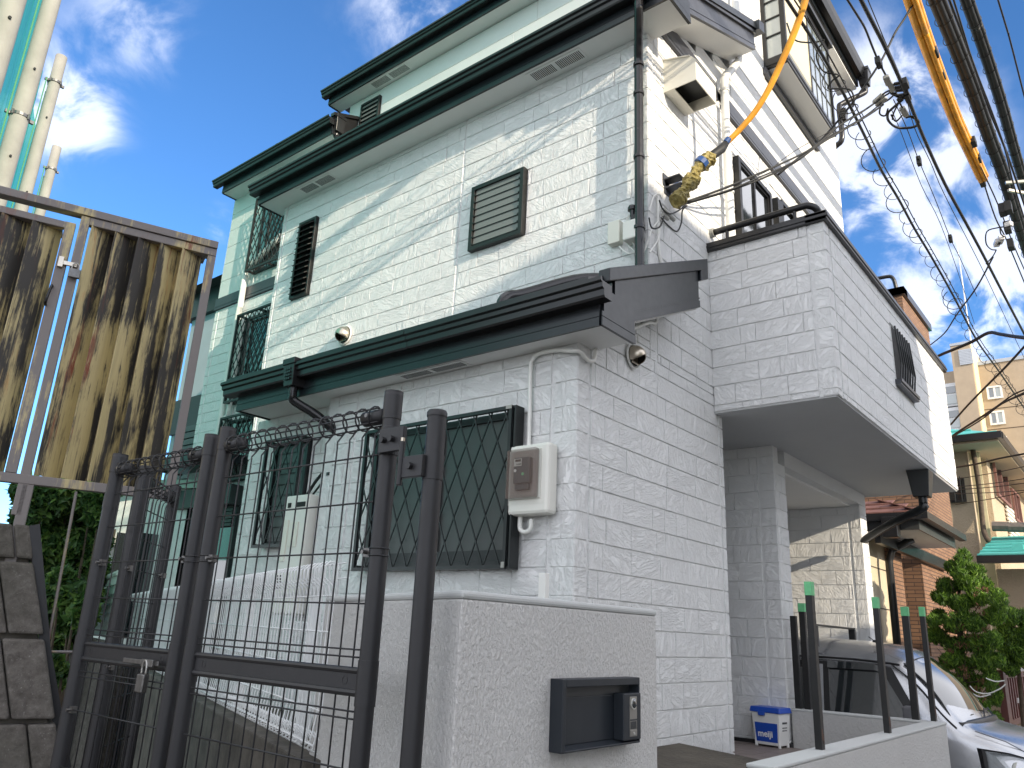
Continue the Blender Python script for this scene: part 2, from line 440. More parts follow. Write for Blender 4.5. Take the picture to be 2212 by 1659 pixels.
# ---------------------------------------------------------------- mesh builder
class MB:
    def __init__(s): s.v = []; s.f = []
    def add(s, vs, fs):
        o = len(s.v); s.v += [Vector(p) for p in vs]; s.f += [tuple(i + o for i in f) for f in fs]
        return s
    def box(s, x0, y0, z0, x1, y1, z1):
        if x0 > x1: x0, x1 = x1, x0
        if y0 > y1: y0, y1 = y1, y0
        if z0 > z1: z0, z1 = z1, z0
        return s.hexa([(x0, y0, z0), (x1, y0, z0), (x1, y1, z0), (x0, y1, z0), (x0, y0, z1), (x1, y0, z1), (x1, y1, z1), (x0, y1, z1)])
    def hexa(s, p):
        return s.add(p, [(0, 3, 2, 1), (4, 5, 6, 7), (0, 1, 5, 4), (1, 2, 6, 5), (2, 3, 7, 6), (3, 0, 4, 7)])
    def bar(s, a, b, w, h, up=(0, 0, 1)):
        a = Vector(a); b = Vector(b); d = (b - a).normalized(); up = Vector(up)
        if abs(d.dot(up)) > .98: up = Vector((0, 1, 0))
        sd = d.cross(up).normalized() * w / 2; u = sd.cross(d).normalized() * h / 2
        return s.hexa([a - sd - u, a + sd - u, b + sd - u, b - sd - u, a - sd + u, a + sd + u, b + sd + u, b - sd + u])
    def tube(s, P, r, n=8, caps=True):
        P = [Vector(p) for p in P]; m = len(P)
        rs = r if hasattr(r, '__len__') else [r] * m
        d0 = (P[1] - P[0]).normalized()
        up = Vector((0, 0, 1)) if abs(d0.z) < .9 else Vector((1, 0, 0))
        nrm = d0.cross(up).normalized()
        V = []
        for i in range(m):
            d = (P[min(i + 1, m - 1)] - P[max(i - 1, 0)])
            if d.length < 1e-9: d = d0
            d.normalize()
            nrm = (nrm - d * nrm.dot(d))
            if nrm.length < 1e-6: nrm = d.orthogonal()
            nrm.normalize(); bn = d.cross(nrm)
            for j in range(n):
                a = 2 * math.pi * j / n
                V.append(P[i] + (nrm * math.cos(a) + bn * math.sin(a)) * rs[i])
        F = []
        for i in range(m - 1):
            for j in range(n):
                F.append((i * n + j, i * n + (j + 1) % n, (i + 1) * n + (j + 1) % n, (i + 1) * n + j))
        if caps:
            F.append(tuple(range(n - 1, -1, -1))); F.append(tuple(range((m - 1) * n, m * n)))
        return s.add(V, F)
    def cyl(s, a, b, r, n=16): return s.tube([a, b], r, n)
    def lathe(s, prof, o, axis, n=16):
        """prof: (radius, distance along axis)"""
        o = Vector(o); ax = Vector(axis).normalized(); e = ax.orthogonal().normalized(); g = ax.cross(e)
        V = []; F = []
        for r, h in prof:
            for j in range(n):
                a = 2 * math.pi * j / n
                V.append(o + ax * h + (e * math.cos(a) + g * math.sin(a)) * r)
        for i in range(len(prof) - 1):
            for j in range(n):
                F.append((i * n + j, i * n + (j + 1) % n, (i + 1) * n + (j + 1) % n, (i + 1) * n + j))
        return s.add(V, F)
    def prism(s, poly, ext):
        """poly: list of 3d points, ext: extrusion vector"""
        n = len(poly); e = Vector(ext)
        V = [Vector(p) for p in poly] + [Vector(p) + e for p in poly]
        F = [tuple(range(n - 1, -1, -1)), tuple(range(n, 2 * n))] + [(i, (i + 1) % n, n + (i + 1) % n, n + i) for i in range(n)]
        return s.add(V, F)
    def quad(s, a, b, c, d): return s.add([a, b, c, d], [(0, 1, 2, 3)])
    def build(s, name, m, parent=None, bevel=0, smooth=False, label=None, cat=None, group=None, kind=None, origin=None):
        me = bpy.data.meshes.new(name)
        if parent is not None:
            o0 = Vector((0, 0, 0)); p = parent
            while p is not None: o0 += p.location; p = p.parent
        elif origin is not None: o0 = Vector(origin)
        else:
            xs = [p.x for p in s.v]; ys = [p.y for p in s.v]; zs = [p.z for p in s.v]
            o0 = Vector(((min(xs) + max(xs)) / 2, (min(ys) + max(ys)) / 2, min(zs)))
        me.from_pydata([tuple(p - o0) for p in s.v], [], s.f)
        me.validate(); me.update()
        import bmesh
        bm = bmesh.new(); bm.from_mesh(me); bmesh.ops.recalc_face_normals(bm, faces=bm.faces); bm.to_mesh(me); bm.free()
        if smooth: 
            for p in me.polygons: p.use_smooth = True
        mats = m if isinstance(m, (list, tuple)) else [m]
        for x in mats: me.materials.append(M[x] if isinstance(x, str) else x)
        o = bpy.data.objects.new(name, me); COL.objects.link(o)
        if parent is not None: o.parent = parent
        else: o.location = o0
        if bevel:
            b = o.modifiers.new('bevel', 'BEVEL'); b.width = bevel; b.segments = 2; b.limit_method = 'ANGLE'; b.angle_limit = rad(40)
        if smooth == 'auto':
            pass
        tag(o, label, cat, group, kind)
        return o
def tag(o, label=None, cat=None, group=None, kind=None):
    if label: o['label'] = label
    if cat: o['category'] = cat
    if group: o['group'] = group
    if kind: o['kind'] = kind
    return o
def thing(name, loc, label, cat, group=None):
    o = bpy.data.objects.new(name, None); COL.objects.link(o); o.location = loc; o.empty_display_size = .1
    return tag(o, label, cat, group)
def dup(o, parent=None, dloc=None):
    c = o.copy(); COL.objects.link(c); c.parent = parent
    for ch in list(o.children): dup(ch, c)
    return c
def inst(name, me, parent, loc, rot=None, scl=None):
    """another object that shares mesh data; loc in world metres"""
    o = bpy.data.objects.new(name, me); COL.objects.link(o)
    o0 = Vector((0, 0, 0)); p = parent
    while p is not None: o0 += p.location; p = p.parent
    o.parent = parent; o.location = Vector(loc) - o0
    if rot: o.rotation_euler = rot
    if scl: o.scale = scl
    return o

# ---------------------------------------------------------------- ground
GZ = -0.15
g = MB(); g.quad((-60, -60, GZ), (400, -60, GZ), (400, 300, GZ), (-60, 300, GZ))
g.build('ground', 'asphalt', kind='structure', origin=(0, 0, GZ))
# strip of bare soil and moss in the passage beside the house
BD = Vector((math.cos(rad(69.0)), math.sin(rad(69.0)), 0)); BO = Vector((1.554, 1.41, 0)); BN = Vector((BD.y, -BD.x, 0))   # BN points to the house side
def bl(t, n=0, z=0): return BO + BD * t + BN * n + Vector((0, 0, z))
g = MB(); g.quad(bl(0, -3.2, GZ + .004), bl(0, -.02, GZ + .004), bl(16, -.02, GZ + .004), bl(16, -3.2, GZ + .004))
g.build('path', 'soil', kind='structure', origin=bl(0, 0, GZ + .004))

# ---------------------------------------------------------------- the white house
HX = 3.557; UX = 4.416; FY = 2.4335; X3 = 6.03; WX = 5.88; EX = 9.54
BX = 5.395; BY = 1.513
house = thing('house', (3.6, 2.45, GZ), 'white block-patterned house with dark eaves and an overhanging balcony', 'house')
RH = .1517; RZ = 2.910
BLK = {}
def block_mesh(axis, L, H, var, stucco=False):
    key = (axis, round(L, 2), round(H, 3), var, stucco)
    if key in BLK: return BLK[key]
    rnd = random.Random(hash(key) % 99991)
    nu, nv = (5, 3) if not stucco else (2, 2)
    L_ = round(L, 2); b = .003; V = []; F = []
    us = [0] + [b] + [b + (L_ - 2 * b) * i / (nu - 1) for i in range(1, nu - 1)] + [L_ - b] + [L_]
    zs = [0] + [b] + [b + (H - 2 * b) * i / (nv - 1) for i in range(1, nv - 1)] + [H - b] + [H]
    for j, z in enumerate(zs):
        for i, u in enumerate(us):
            edge = i in (0, len(us) - 1) or j in (0, len(zs) - 1)
            d = .010 if edge else (rnd.uniform(-.0022, .0018) if not stucco else 0)
            V.append((d, u, z) if axis == 0 else (u, d, z))
    w = len(us)
    for j in range(len(zs) - 1):
        for i in range(w - 1):
            q = (j * w + i, j * w + i + 1, (j + 1) * w + i + 1, (j + 1) * w + i)
            F.append(q if axis == 1 else q[::-1])
    me = bpy.data.meshes.new('siding_block'); me.from_pydata(V, [], F); me.update()
    me.materials.append(M['stucco_white' if stucco else 'siding'])
    BLK[key] = me
    return me
SPECS = []
def wall(label, axis, c, u0, u1, z0, z1, excl=(), seed=1, thick=.12, rh=RH, lens=(.12, .16, .2, .24, .28, .32, .36, .42), stucco=False, blocks=True, seams=(), m=None, z_ref=RZ):
    rnd = random.Random(seed)
    w = MB()
    if axis == 0: w.box(c + .0095, u0 + .005, z0, c + thick, u1 - .005, z1)
    else: w.box(u0 + .005, c + .0095, z0, u1 - .005, c + thick, z1)
    o = w.build('wall', m or ('stucco_white' if stucco else 'siding'), house, label=label)
    if blocks:
        k0 = math.floor((z0 - z_ref) / rh)
        z = z_ref + k0 * rh
        while z < z1 - .01:
            za = max(z, z0) + .0025; zb = min(z + rh, z1) - .0025
            z += rh
            if zb - za < .012: continue
            cuts = [u0]
            u = u0 - rnd.uniform(0, .3)
            while u < u1:
                L = rnd.choice(lens); u += L
                if u0 + .06 < u < u1 - .06: cuts.append(u)
            for s in seams:
                cuts = [q for q in cuts if abs(q - s) > .05] + [s, s + .02]
            cuts = sorted(cuts) + [u1]
            for a, b in zip(cuts[:-1], cuts[1:]):
                segs = [(a, b)]
                for (e0, e1, f0, f1) in excl:
                    ov = min(zb, f1) - max(za, f0)
                    if ov < (zb - za) * .35: continue
                    ns = []
                    for (p, q) in segs:
                        if q <= e0 or p >= e1: ns.append((p, q)); continue
                        if p < e0: ns.append((p, e0))
                        if q > e1: ns.append((e1, q))
                    segs = ns
                for (p, q) in segs:
                    if q - p < .03: continue
                    g_ = .0022
                    L = round(q - p - 2 * g_, 2)
                    if any(abs(p - s) < .001 for s in seams) and L < .05: continue
                    pos = Vector((c, p + g_, za)) if axis == 0 else Vector((p + g_, c, za))
                    SPECS.append((o, axis, L, zb - za, pos, stucco, rnd.randint(0, 3)))
    return o
def flush_blocks(limit=300):
    def score(s):
        o, axis, L, H, pos, st, v = s
        ctr = pos + (Vector((0, L / 2, H / 2)) if axis == 0 else Vector((L / 2, 0, H / 2)))
        d = ctr - ORG
        q = Vector((d.dot(r_), d.dot(d_), d.dot(f_)))
        if q.z < .2: return 0
        px = 1106 + FPX * q.x / q.z; py = 829.5 + FPX * q.y / q.z
        if not (-20 < px < 2230 and -20 < py < 1680): return 0
        if px < 800 and py > 850: return L * H / q.z ** 2 * .1
        return L * H * abs(d.normalized()[axis]) / q.z ** 2
    SP = sorted(SPECS, key=score, reverse=True)
    rest = {}
    for i, (o, axis, L, H, pos, st, v) in enumerate(SP):
        me = block_mesh(axis, max(L, .03), round(H, 3), v, st)
        if i < limit: inst('siding_block', me, o, pos)
        else: rest.setdefault(st, []).append((me, pos))
    for st, lst in rest.items():
        V = []; F = []
        for me, pos in lst:
            k = len(V)
            V += [tuple(x.co + pos) for x in me.vertices]; F += [tuple(i + k for i in p.vertices) for p in me.polygons]
        b = MB(); b.v = [Vector(x) for x in V]; b.f = F
        b.build('siding_panel' if st else 'siding_block', 'stucco_white' if st else 'siding', house, kind='stuff')

# walls ---------------------------------------------------------------
wall('shaded lower side wall with the wide lattice window', 0, HX, FY, 4.60, .754, 3.14, [(2.80, 4.13, 1.82, 2.80)], 3, seams=(2.60, 4.36))
wall('recessed lower side wall with the narrow lattice window', 0, 3.70, 4.60, 5.86, .754, 3.14, [(5.06, 5.56, 2.02, 2.92)], 5)
wall('sunlit upper side wall crossed by cable shadows', 0, UX, FY, 7.09, 3.05, 5.995, [(3.56, 4.15, 4.56, 5.21), (6.41, 6.72, 4.72, 5.68)], 11, seams=(2.50, 4.30, 7.02))
wall('lower side wall behind the recess', 0, UX + .003, 5.86, 7.09, .754, 3.05, [], 12)
wall('street wall beside the balcony', 1, FY, HX, 5.54, .754, 3.30, [], 21, seams=(3.68, 5.46))
b = MB(); b.prism([(3.68, FY + .014, 3.25), (UX + .3, FY + .014, 3.25), (UX + .3, FY + .014, 3.62), (3.68, FY + .014, 3.30)], (0, .09, 0)); b.box(UX + .02, FY + .06, 3.2, 5.9, FY + .16, 6.3); b.box(5.8, FY + .062, 3.2, EX - .02, FY + .162, 8.9); b.build('wall', 'siding', house, label='gable under the lower rake')
wall('gable wall under the lower rake', 1, FY, 3.86, UX, 3.30, 3.42, [], 122)
wall('gable wall under the lower rake, upper part', 1, FY, 4.08, UX, 3.42, 3.60, [], 123)
wall('upper street wall at the corner', 1, FY + .0, UX, 5.855, 3.30, 6.13, [], 22, seams=(4.50,))
wall('upper street wall over the balcony', 1, FY + .002, 5.875, EX, 3.17, 6.13, [(6.0, 6.82, 4.3, 5.76), (6.93, 7.5, 4.3, 5.86)], 23, seams=(7.7,))
for (a_, c2_) in ((4.95, 6.43), (5.30, 6.58), (5.66, 6.74)): wall('gable wall under the upper rake', 1, FY + .003 + (a_ - 4.9) * .01, a_, 6.03, 6.325, c2_, [], 240, stucco=True, rh=.303, lens=(1.5,), z_ref=6.325)
wall('top storey street wall', 1, FY + .002, 6.035, EX, 6.325, 8.95, [(6.98, 8.62, 7.38, 8.68)], 24, rh=.303, lens=(1.5, 1.8), stucco=True, z_ref=6.325)
wall('top storey side wall with the small louvre window', 0, X3, FY, 8.35, 6.7, 8.92, [(7.62, 8.06, 8.35, 8.80)], 25, rh=.303, lens=(2.4, 3.0), stucco=True, z_ref=6.5)
wall('rear wing side wall, upper storeys', 0, WX, 7.0, 10.97, 6.33, 8.13, [(9.42, 10.02, 6.50, 7.76)], 26, rh=.303, lens=(3.6,), stucco=True, z_ref=6.33)
wall('rear wing side wall, lower storeys', 0, WX, 7.0, 10.97, .3, 6.13, [(9.42, 10.02, 3.6, 5.8), (9.40, 11.1, 1.9, 3.6)], 27, lens=(.25, .35, .45), seams=(10.85,))
wall('lower porch wall beside the blue-lidded box', 0, 6.58, FY, 5.2, .754, 3.165, [], 31, seams=(2.56,))
wall('narrow pillar at the porch corner', 1, FY, 6.592, 6.85, .754, 3.02, [], 32, lens=(.2, .3))
wall('carport wall with a patch of sunlight', 0, 9.10, FY, 6.5, -.1, 3.00, [], 33, seams=(2.55,))
wall('front edge of the carport wall', 1, FY, 9.112, 9.34, -.1, 3.02, [], 34, lens=(.2, .3))
wall('back wall of the porch', 1, 5.2, 5.5, 6.58, .754, 3.165, [], 35)
wall('back wall of the carport', 1, 6.4, 6.6, 9.2, -.1, 3.00, [], 36, blocks=False)
wall('return wall of the porch', 1, 4.60, 3.56, 3.82, .754, 3.14, [], 37, blocks=False)
b = MB(); b.box(HX + .012, 4.48, .754, 3.72, 4.60, 3.14); b.box(3.712, 5.78, .754, 4.6, 5.86, 3.14)
b.box(UX + .012, 7.00, .4, WX + .05, 7.09, 5.99)
b.box(WX + .012, 10.85, .3, 10.0, 10.968, 8.13)
b.box(5.42, FY + .012, .754, 5.54, 5.2, 3.165)
b.box(EX - .12, FY + .013, 3.17, EX - .003, 9, 8.95)
b.build('wall', 'siding', house, label='short return walls at the corners')
# balcony -------------------------------------------------------------
wall('balcony end wall', 0, BX, BY, FY, 3.165, 4.535, [], 41, seams=(1.62,))
wall('balcony street face, half sunlit', 1, BY, BX, 9.50, 3.165, 4.535, [(7.14, 7.76, 3.74, 4.30)], 42, seams=(5.50,))
b = MB(); b.box(9.38, BY + .012, 3.165, 9.499, FY, 4.53)
b.build('wall', 'siding', house, label='far end of the balcony')
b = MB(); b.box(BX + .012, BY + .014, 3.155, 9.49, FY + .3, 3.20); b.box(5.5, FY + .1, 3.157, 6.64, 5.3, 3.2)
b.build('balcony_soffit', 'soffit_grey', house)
b = MB(); b.box(6.66, FY + .10, 3.00, 9.20, 6.5, 3.08)
b.build('carport_ceiling', 'soffit', house)
b = MB(); b.box(6.85, FY, 3.02, 9.34, FY + .11, 3.156)
b.build('beam', 'siding', house)
b = MB()   # dark coping on the balcony
b.box(BX - .03, BY - .03, 4.51, BX + .14, FY + .02, 4.585); b.box(BX - .03, BY - .032, 4.512, 9.53, BY + .13, 4.587)
b.box(BX - .037, BY - .038, 4.535, BX - .028, FY + .02, 4.56); b.box(BX - .037, BY - .040, 4.535, 9.53, BY - .031, 4.56)
b.build('coping', 'gutter', house, bevel=.004)
# handrail
hr = MB(); P = [Vector((BX + .06, 2.40, 4.715)), Vector((BX + .06, 2.0, 4.715)), Vector((BX + .06, 1.70, 4.715)), Vector((BX + .065, 1.63, 4.71)), Vector((BX + .09, 1.585, 4.68)), Vector((BX + .12, 1.575, 4.63)), Vector((BX + .12, 1.575, 4.58))]
hr.tube(smooth_path(P, 4), .027, 12)
hro = hr.build('handrail', 'gutter', house, smooth=True)
for y in (2.29, 1.74):
    s = MB(); s.cyl((BX + .06, y, 4.58), (BX + .06, y, 4.70), .014, 10); s.build('handrail_post', 'gutter', hro)
s = MB(); s.cyl((BX + .06, 2.40, 4.715), (BX + .06, FY, 4.715), .040, 14); s.build('wall_flange', 'grey_plastic', hro)
# base trims and foundation
b = MB(); b.box(HX - .02, FY - .022, .735, 5.575, FY + .008, .770); b.box(5.545, FY + .01, .7352, 5.575, 3.0, .7702); b.build('base_trim', 'kick', house, bevel=.004)
b = MB(); b.box(6.555, FY - .02, .735, 6.90, FY + .006, .77); b.box(6.555, FY + .008, .7352, 6.578, 5.0, .7702); b.build('base_trim', 'kick', house, bevel=.004)
b = MB(); b.box(HX + .02, FY + .02, GZ, 5.53, FY + .10, .74); b.box(HX + .022, FY + .1, GZ, HX + .12, 5.8, .74); b.box(6.60, FY + .02, GZ, 6.84, 3.2, .74)
b.build('foundation', 'found', house)
# porch floor tiles
porch = MB(); porch.box(5.60, 2.30, GZ, 6.60, 5.0, .722)
po = porch.build('porch', 'found', house)
tl = bpy.data.meshes.new('floor_tile')
t_ = MB(); t_.box(0, 0, 0, .137, .144, .020)
tl.from_pydata([tuple(v) for v in t_.v], [], t_.f); tl.materials.append(M['tile'])
for i in range(7):
    for j in range(9):
        x = 5.585 + i * .140; y = 2.292 + j * .148
        inst('floor_tile', tl, po, (x, y, .7225))
        if j == 0: inst('floor_tile', tl, po, (x, 2.298, .58), rot=(rad(90), 0, 0)); inst('floor_tile', tl, po, (x, 2.298, .43), rot=(rad(90), 0, 0))

# eaves ---------------------------------------------------------------
def gutter_section(X0, zt, y0, y1, h=.11, w=.115, label=None, name='gutter', seams=()):
    """box gutter running along Y on the -X side; X0 = its back face"""
    b = MB()
    prof = [(0, 0), (-w * .62, 0), (-w * .68, .012), (-w * .70, h * .42), (-w * .84, h * .5), (-w * .86, h * .72), (-w, h * .8), (-w, h), (-w * .9, h), (-w * .86, h * .82), (-.006, h * .8), (0, h)]
    b.prism([(X0 + p[0], y0, zt - h + p[1]) for p in prof], (0, y1 - y0, 0))
    o = b.build(name, 'gutter', house, label=label)
    for y in seams:
        s = MB(); s.prism([(X0 + p[0] * 1.03, y, zt - h - .002 + p[1] * 1.02) for p in prof], (0, .05, 0)); s.build('gutter_joint', 'gutter', o)
    return o
def eave_box(Xf, Xw, y0, y1, zs, hf, label=None, soff=True):
    b = MB()
    b.box(Xf - .018, y0, zs - .012, Xf, y1, zs + hf)
    b.box(Xf - .024, y0 - .001, zs - .016, Xf - .017, y1, zs + .034); b.box(Xf - .022, y0 - .001, zs + .040, Xf - .017, y1, zs + .068)
    b.box(Xf, y0 - .018, zs - .012, Xw, y0, zs + hf); b.box(Xf - .024, y0 - .024, zs - .0158, Xw, y0 - .017, zs + .034); b.box(Xf - .022, y0 - .022, zs + .040, Xw, y0 - .017, zs + .068)
    b.box(Xf, y1, zs - .012, Xw, y1 + .018, zs + hf)
    o = b.build('fascia', 'dark', house, label=label)
    s = MB(); s.box(Xf + .001, y0 + .001, zs, Xw, y1 - .001, zs + .02); s.build('soffit', 'soffit', o)
    return o
def soffit_vent(par, x0, x1, y0, y1, z):
    v = MB(); v.box(x0, y0, z - .006, x1, y1, z - .001)
    o = v.build('soffit_vent', 'soffit', par)
    s = MB(); n = int((y1 - y0 - .04) / .016)
    for i in range(n):
        y = y0 + .02 + i * .016
        if abs(i - n / 2) < 1.2: continue
        s.box(x0 + .02, y, z - .0075, x1 - .02, y + .007, z - .0062)
    s.build('vent_slots', 'void', par, kind='stuff')
SL = .43
def pent_roof(xa, xb, y0, y1, za, rake_y, x_start, label, m='gutter', cap_end=None):
    """sloping roof sheet rising to +X with its rake board on the street side"""
    b = MB()
    b.prism([(xa, y0, za), (xb, y0, za + SL * (xb - xa)), (xb, y0, za + SL * (xb - xa) + .03), (xa, y0, za + .03)], (0, y1 - y0, 0))
    o = b.build('pent_roof', m, house, label=label)
    return o
# lower pent roof and eave
e = eave_box(3.39, HX + .17, 2.17, 5.69, 3.14, .215, 'dark eave over the lower side wall')
soffit_vent(e, 3.425, 3.53, 3.25, 3.85, 3.14)
b = MB(); b.box(3.41, 2.20, 3.30, 3.72, 5.68, 3.33); b.build('roof_board', 'gutter', e)
gl = gutter_section(3.372, 3.36, 2.09, 5.80, label='gutter of the lower pent roof', seams=(3.62,))
gl2 = pent_roof(3.30, UX, 2.20, 5.78, 3.37, 0, 0, 'lower pent roof')
b = MB()   # rake board with cap, rising towards the main wall
def rake(b, xa, xb, y, zbot, h, t=.02, s=SL):
    b.prism([(xa, y, zbot), (xb, y, zbot + s * (xb - xa)), (xb, y, zbot + s * (xb - xa) + h), (xa, y, zbot + h)], (0, t, 0))
rake(b, 3.55, 4.655, 2.18, 3.19, .275, .022, .465)
rake(b, 3.55, 4.660, 2.174, 3.187, .052, .006, .465); rake(b, 3.55, 4.660, 2.176, 3.25, .012, .004, .465)
b.build('rake_board', 'dark', house, label='rake board of the lower pent roof')
b = MB(); rake(b, 3.45, 4.77, 2.155, 3.42, .085, .075, .465); rake(b, 4.66, 4.775, 2.158, 3.905, .10, .26, .465)
b.build('rake_cap', 'dark', house, bevel=.006, label='cap over the lower rake board')
b = MB(); b.prism([(3.6, 2.20, 3.20), (4.655, 2.20, 3.69), (4.655, 2.20, 3.71), (3.6, 2.20, 3.22)], (0, .23, 0)); b.build('soffit', 'soffit', house)
# upper pent roof and eave
e = eave_box(4.20, UX + .09, 2.13, 7.28, 5.99, .19, 'dark eave over the sunlit side wall')
soffit_vent(e, 4.235, 4.37, 2.95, 3.50, 5.99); soffit_vent(e, 4.235, 4.37, 6.10, 6.65, 5.99)
gutter_section(4.182, 6.20, 2.08, 7.36, label='gutter above the sunlit side wall', seams=(5.6,))
pent_roof(4.12, X3, 2.16, 7.3, 6.20, 0, 0, 'upper pent roof')
b = MB(); rake(b, 4.50, 6.03, 2.18, 6.15, .215, .02, .452); rake(b, 4.50, 6.035, 2.174, 6.147, .045, .006, .452); rake(b, 4.5, 6.035, 2.176, 6.203, .012, .004, .452)
b.build('rake_board', 'belt', house, label='rake board of the upper pent roof')
b = MB(); rake(b, 4.45, 6.13, 2.15, 6.36, .07, .08, .452); rake(b, 6.02, 6.15, 2.12, 7.05, .11, .1, .3)
b.build('rake_cap', 'dark', house, label='cap over the upper rake board')
b = MB(); b.prism([(4.52, 2.20, 6.155), (6.03, 2.20, 6.84), (6.03, 2.20, 6.86), (4.52, 2.20, 6.175)], (0, .24, 0)); b.build('soffit', 'soffit', house)
# top roof
e = eave_box(5.83, X3 + .02, 2.2, 8.60, 8.93, .20, 'top eave over the side wall')
soffit_vent(e, 5.85, 6.0, 7.0, 7.75, 8.93)
gutter_section(5.812, 9.14, 2.15, 8.68, label='top gutter', seams=(5.7,))
b = MB(); b.box(5.8, 2.05, 9.10, 9.95, 8.7, 9.16); b.build('top_roof', 'gutter', house)
b = MB(); b.box(5.9, 2.16, 8.93, 9.90, 2.19, 9.10); b.build('fascia', 'dark', house, label='top fascia facing the street')
b = MB(); b.box(5.9, 2.19, 8.90, 9.90, FY + .01, 8.925); b.build('soffit', 'soffit', house)
b = MB(); b.prism([(6.0, 2.15, 9.0), (6.0, 2.08, 9.0), (6.0, 2.05, 9.06), (6.0, 2.03, 9.12), (6.0, 2.15, 9.12)], (3.95, 0, 0)); b.build('gutter', 'gutter', house, label='street gutter under the top roof')
# rear wing roof
e = eave_box(5.63, WX + .02, 8.14, 10.92, 8.12, .20, 'eave of the rear wing')
gutter_section(5.612, 8.35, 8.10, 11.1, label='gutter of the rear wing', seams=(9.3,))
b = MB(); rake(b, 5.63, 6.10, 8.11, 8.10, .30, .02, .42); rake(b, 5.58, 6.12, 8.08, 8.38, .05, .08, .42); b.build('rake_board', 'gutter', house, label='rake board of the rear wing')
b = MB(); b.prism([(5.6, 8.12, 8.36), (6.2, 8.12, 8.62), (6.2, 8.12, 8.66), (5.6, 8.12, 8.40)], (0, 2.9, 0)); b.build('pent_roof', 'gutter', house, label='roof of the rear wing')
# belts
b = MB(); b.box(4.60, FY - .022, 6.135, 5.66, FY + .008, 6.32); b.box(4.60, FY - .027, 6.135, 5.66, FY - .02, 6.165); b.box(4.60, FY - .027, 6.172, 5.66, FY - .02, 6.18); b.build('belt_board', 'belt', house)
b = MB(); b.box(5.88, FY - .022, 6.135, EX, FY + .008, 6.315); b.box(5.88, FY - .027, 6.135, EX, FY - .02, 6.16); b.box(5.88, FY - .027, 6.168, EX, FY - .02, 6.176); b.build('belt_board', 'belt', house)
b = MB(); b.box(WX - .022, 7.0, 6.135, WX + .008, 10.99, 6.33); b.box(WX - .027, 7.0, 6.135, WX - .02, 10.99, 6.17); b.box(WX - .027, 7.0, 6.18, WX - .02, 10.99, 6.19); b.build('belt_board', 'belt', house)

# downspout boxes and pipes -------------------------------------------
def rain_box(x, y, zt, sx=.15, sy=.16, h=.22):
    b = MB()
    b.hexa([(x - sx * .36, y - sy * .36, zt - h), (x + sx * .36, y - sy * .36, zt - h), (x + sx * .36, y + sy * .36, zt - h), (x - sx * .36, y + sy * .36, zt - h),
            (x - sx * .46, y - sy * .46, zt - .05), (x + sx * .46, y - sy * .46, zt - .05), (x + sx * .46, y + sy * .46, zt - .05), (x - sx * .46, y + sy * .46, zt - .05)])
    b.box(x - sx / 2, y - sy / 2, zt - .048, x + sx / 2, y + sy / 2, zt)
    o = b.build('rain_box', 'gutter', house, bevel=.004)
    p = MB()
    for q in range(4):
        for w in range(3): p.box(x - sx * .49, y - .032 + w * .024, zt - .17 + q * .026, x - sx * .37 - .006, y - .014 + w * .024, zt - .155 + q * .026)
    p.build('relief_panel', 'pipe_dark', o)
    return o
rain_box(3.32, 4.86, 3.40, .15, .15, .215)
def pipe(P, r, m, name='downpipe', label=None, brackets=(), sub=4, smooth=True):
    b = MB(); b.tube(smooth_path([Vector(p) for p in P], sub), r, 12)
    o = b.build(name, m, house, smooth=True, label=label)
    for q in brackets:
        c = MB(); c.cyl(Vector(q) - Vector((0, 0, .012)), Vector(q) + Vector((0, 0, .012)), r * 1.22, 14); c.build('pipe_clamp', m, o, smooth=False)
    return o
pipe([(3.32, 4.86, 3.20), (3.32, 4.86, 3.12), (3.34, 4.85, 3.08), (3.45, 4.72, 2.985), (3.55, 4.655, 2.90), (3.60, 4.645, 2.84), (3.60, 4.645, 2.3), (3.60, 4.645, .8)], .034, 'pipe_dark', label='dark downpipe in the recess', brackets=[(3.60, 4.645, 2.55), (3.60, 4.645, 1.7)])
rain_box(4.12, 2.345, 6.22, .15, .16, .16)
pipe([(4.13, 2.345, 6.06), (4.13, 2.345, 5.99), (4.15, 2.355, 5.94), (4.30, 2.445, 5.76), (4.345, 2.47, 5.68), (4.345, 2.47, 5.5), (4.345, 2.47, 4.4), (4.345, 2.47, 3.88)], .034, 'pipe_dark', label='tall dark downpipe at the house corner', brackets=[(4.345, 2.47, 5.40), (4.345, 2.47, 4.85), (4.345, 2.47, 4.27), (4.345, 2.47, 5.66)])
pipe([(4.345, 2.47, 3.90), (4.33, 2.46, 3.88), (4.2, 2.62, 3.86), (3.95, 2.75, 3.78), (3.55, 2.86, 3.55), (3.44, 2.88, 3.50), (3.38, 2.885, 3.44), (3.375, 2.885, 3.36)], .036, 'pipe_dark', label='dark pipe lying on the lower pent roof')
rain_box(5.70, 8.13, 8.42, .17, .17, .26)
pipe([(5.70, 8.13, 8.16), (5.70, 8.12, 8.08), (5.78, 7.9, 7.95), (5.86, 7.6, 7.8)], .036, 'pipe_dark', label='short bent pipe under the rear wing gutter')
pipe([(5.70, 2.36, 2.3 + 2.24), (5.70, 2.36, 5.4), (5.70, 2.36, 6.30), (5.71, 2.36, 6.38), (5.80, 2.36, 6.50), (6.03, 2.36, 6.78), (6.08, 2.36, 6.9), (6.08, 2.36, 7.3), (6.08, 2.36, 8.9)], .036, 'pipe_white', label='white downpipe on the street wall', brackets=[(5.70, 2.36, 5.2), (5.70, 2.36, 6.25)])
rain_box(9.86, 2.07, 9.13, .16, .16, .26)
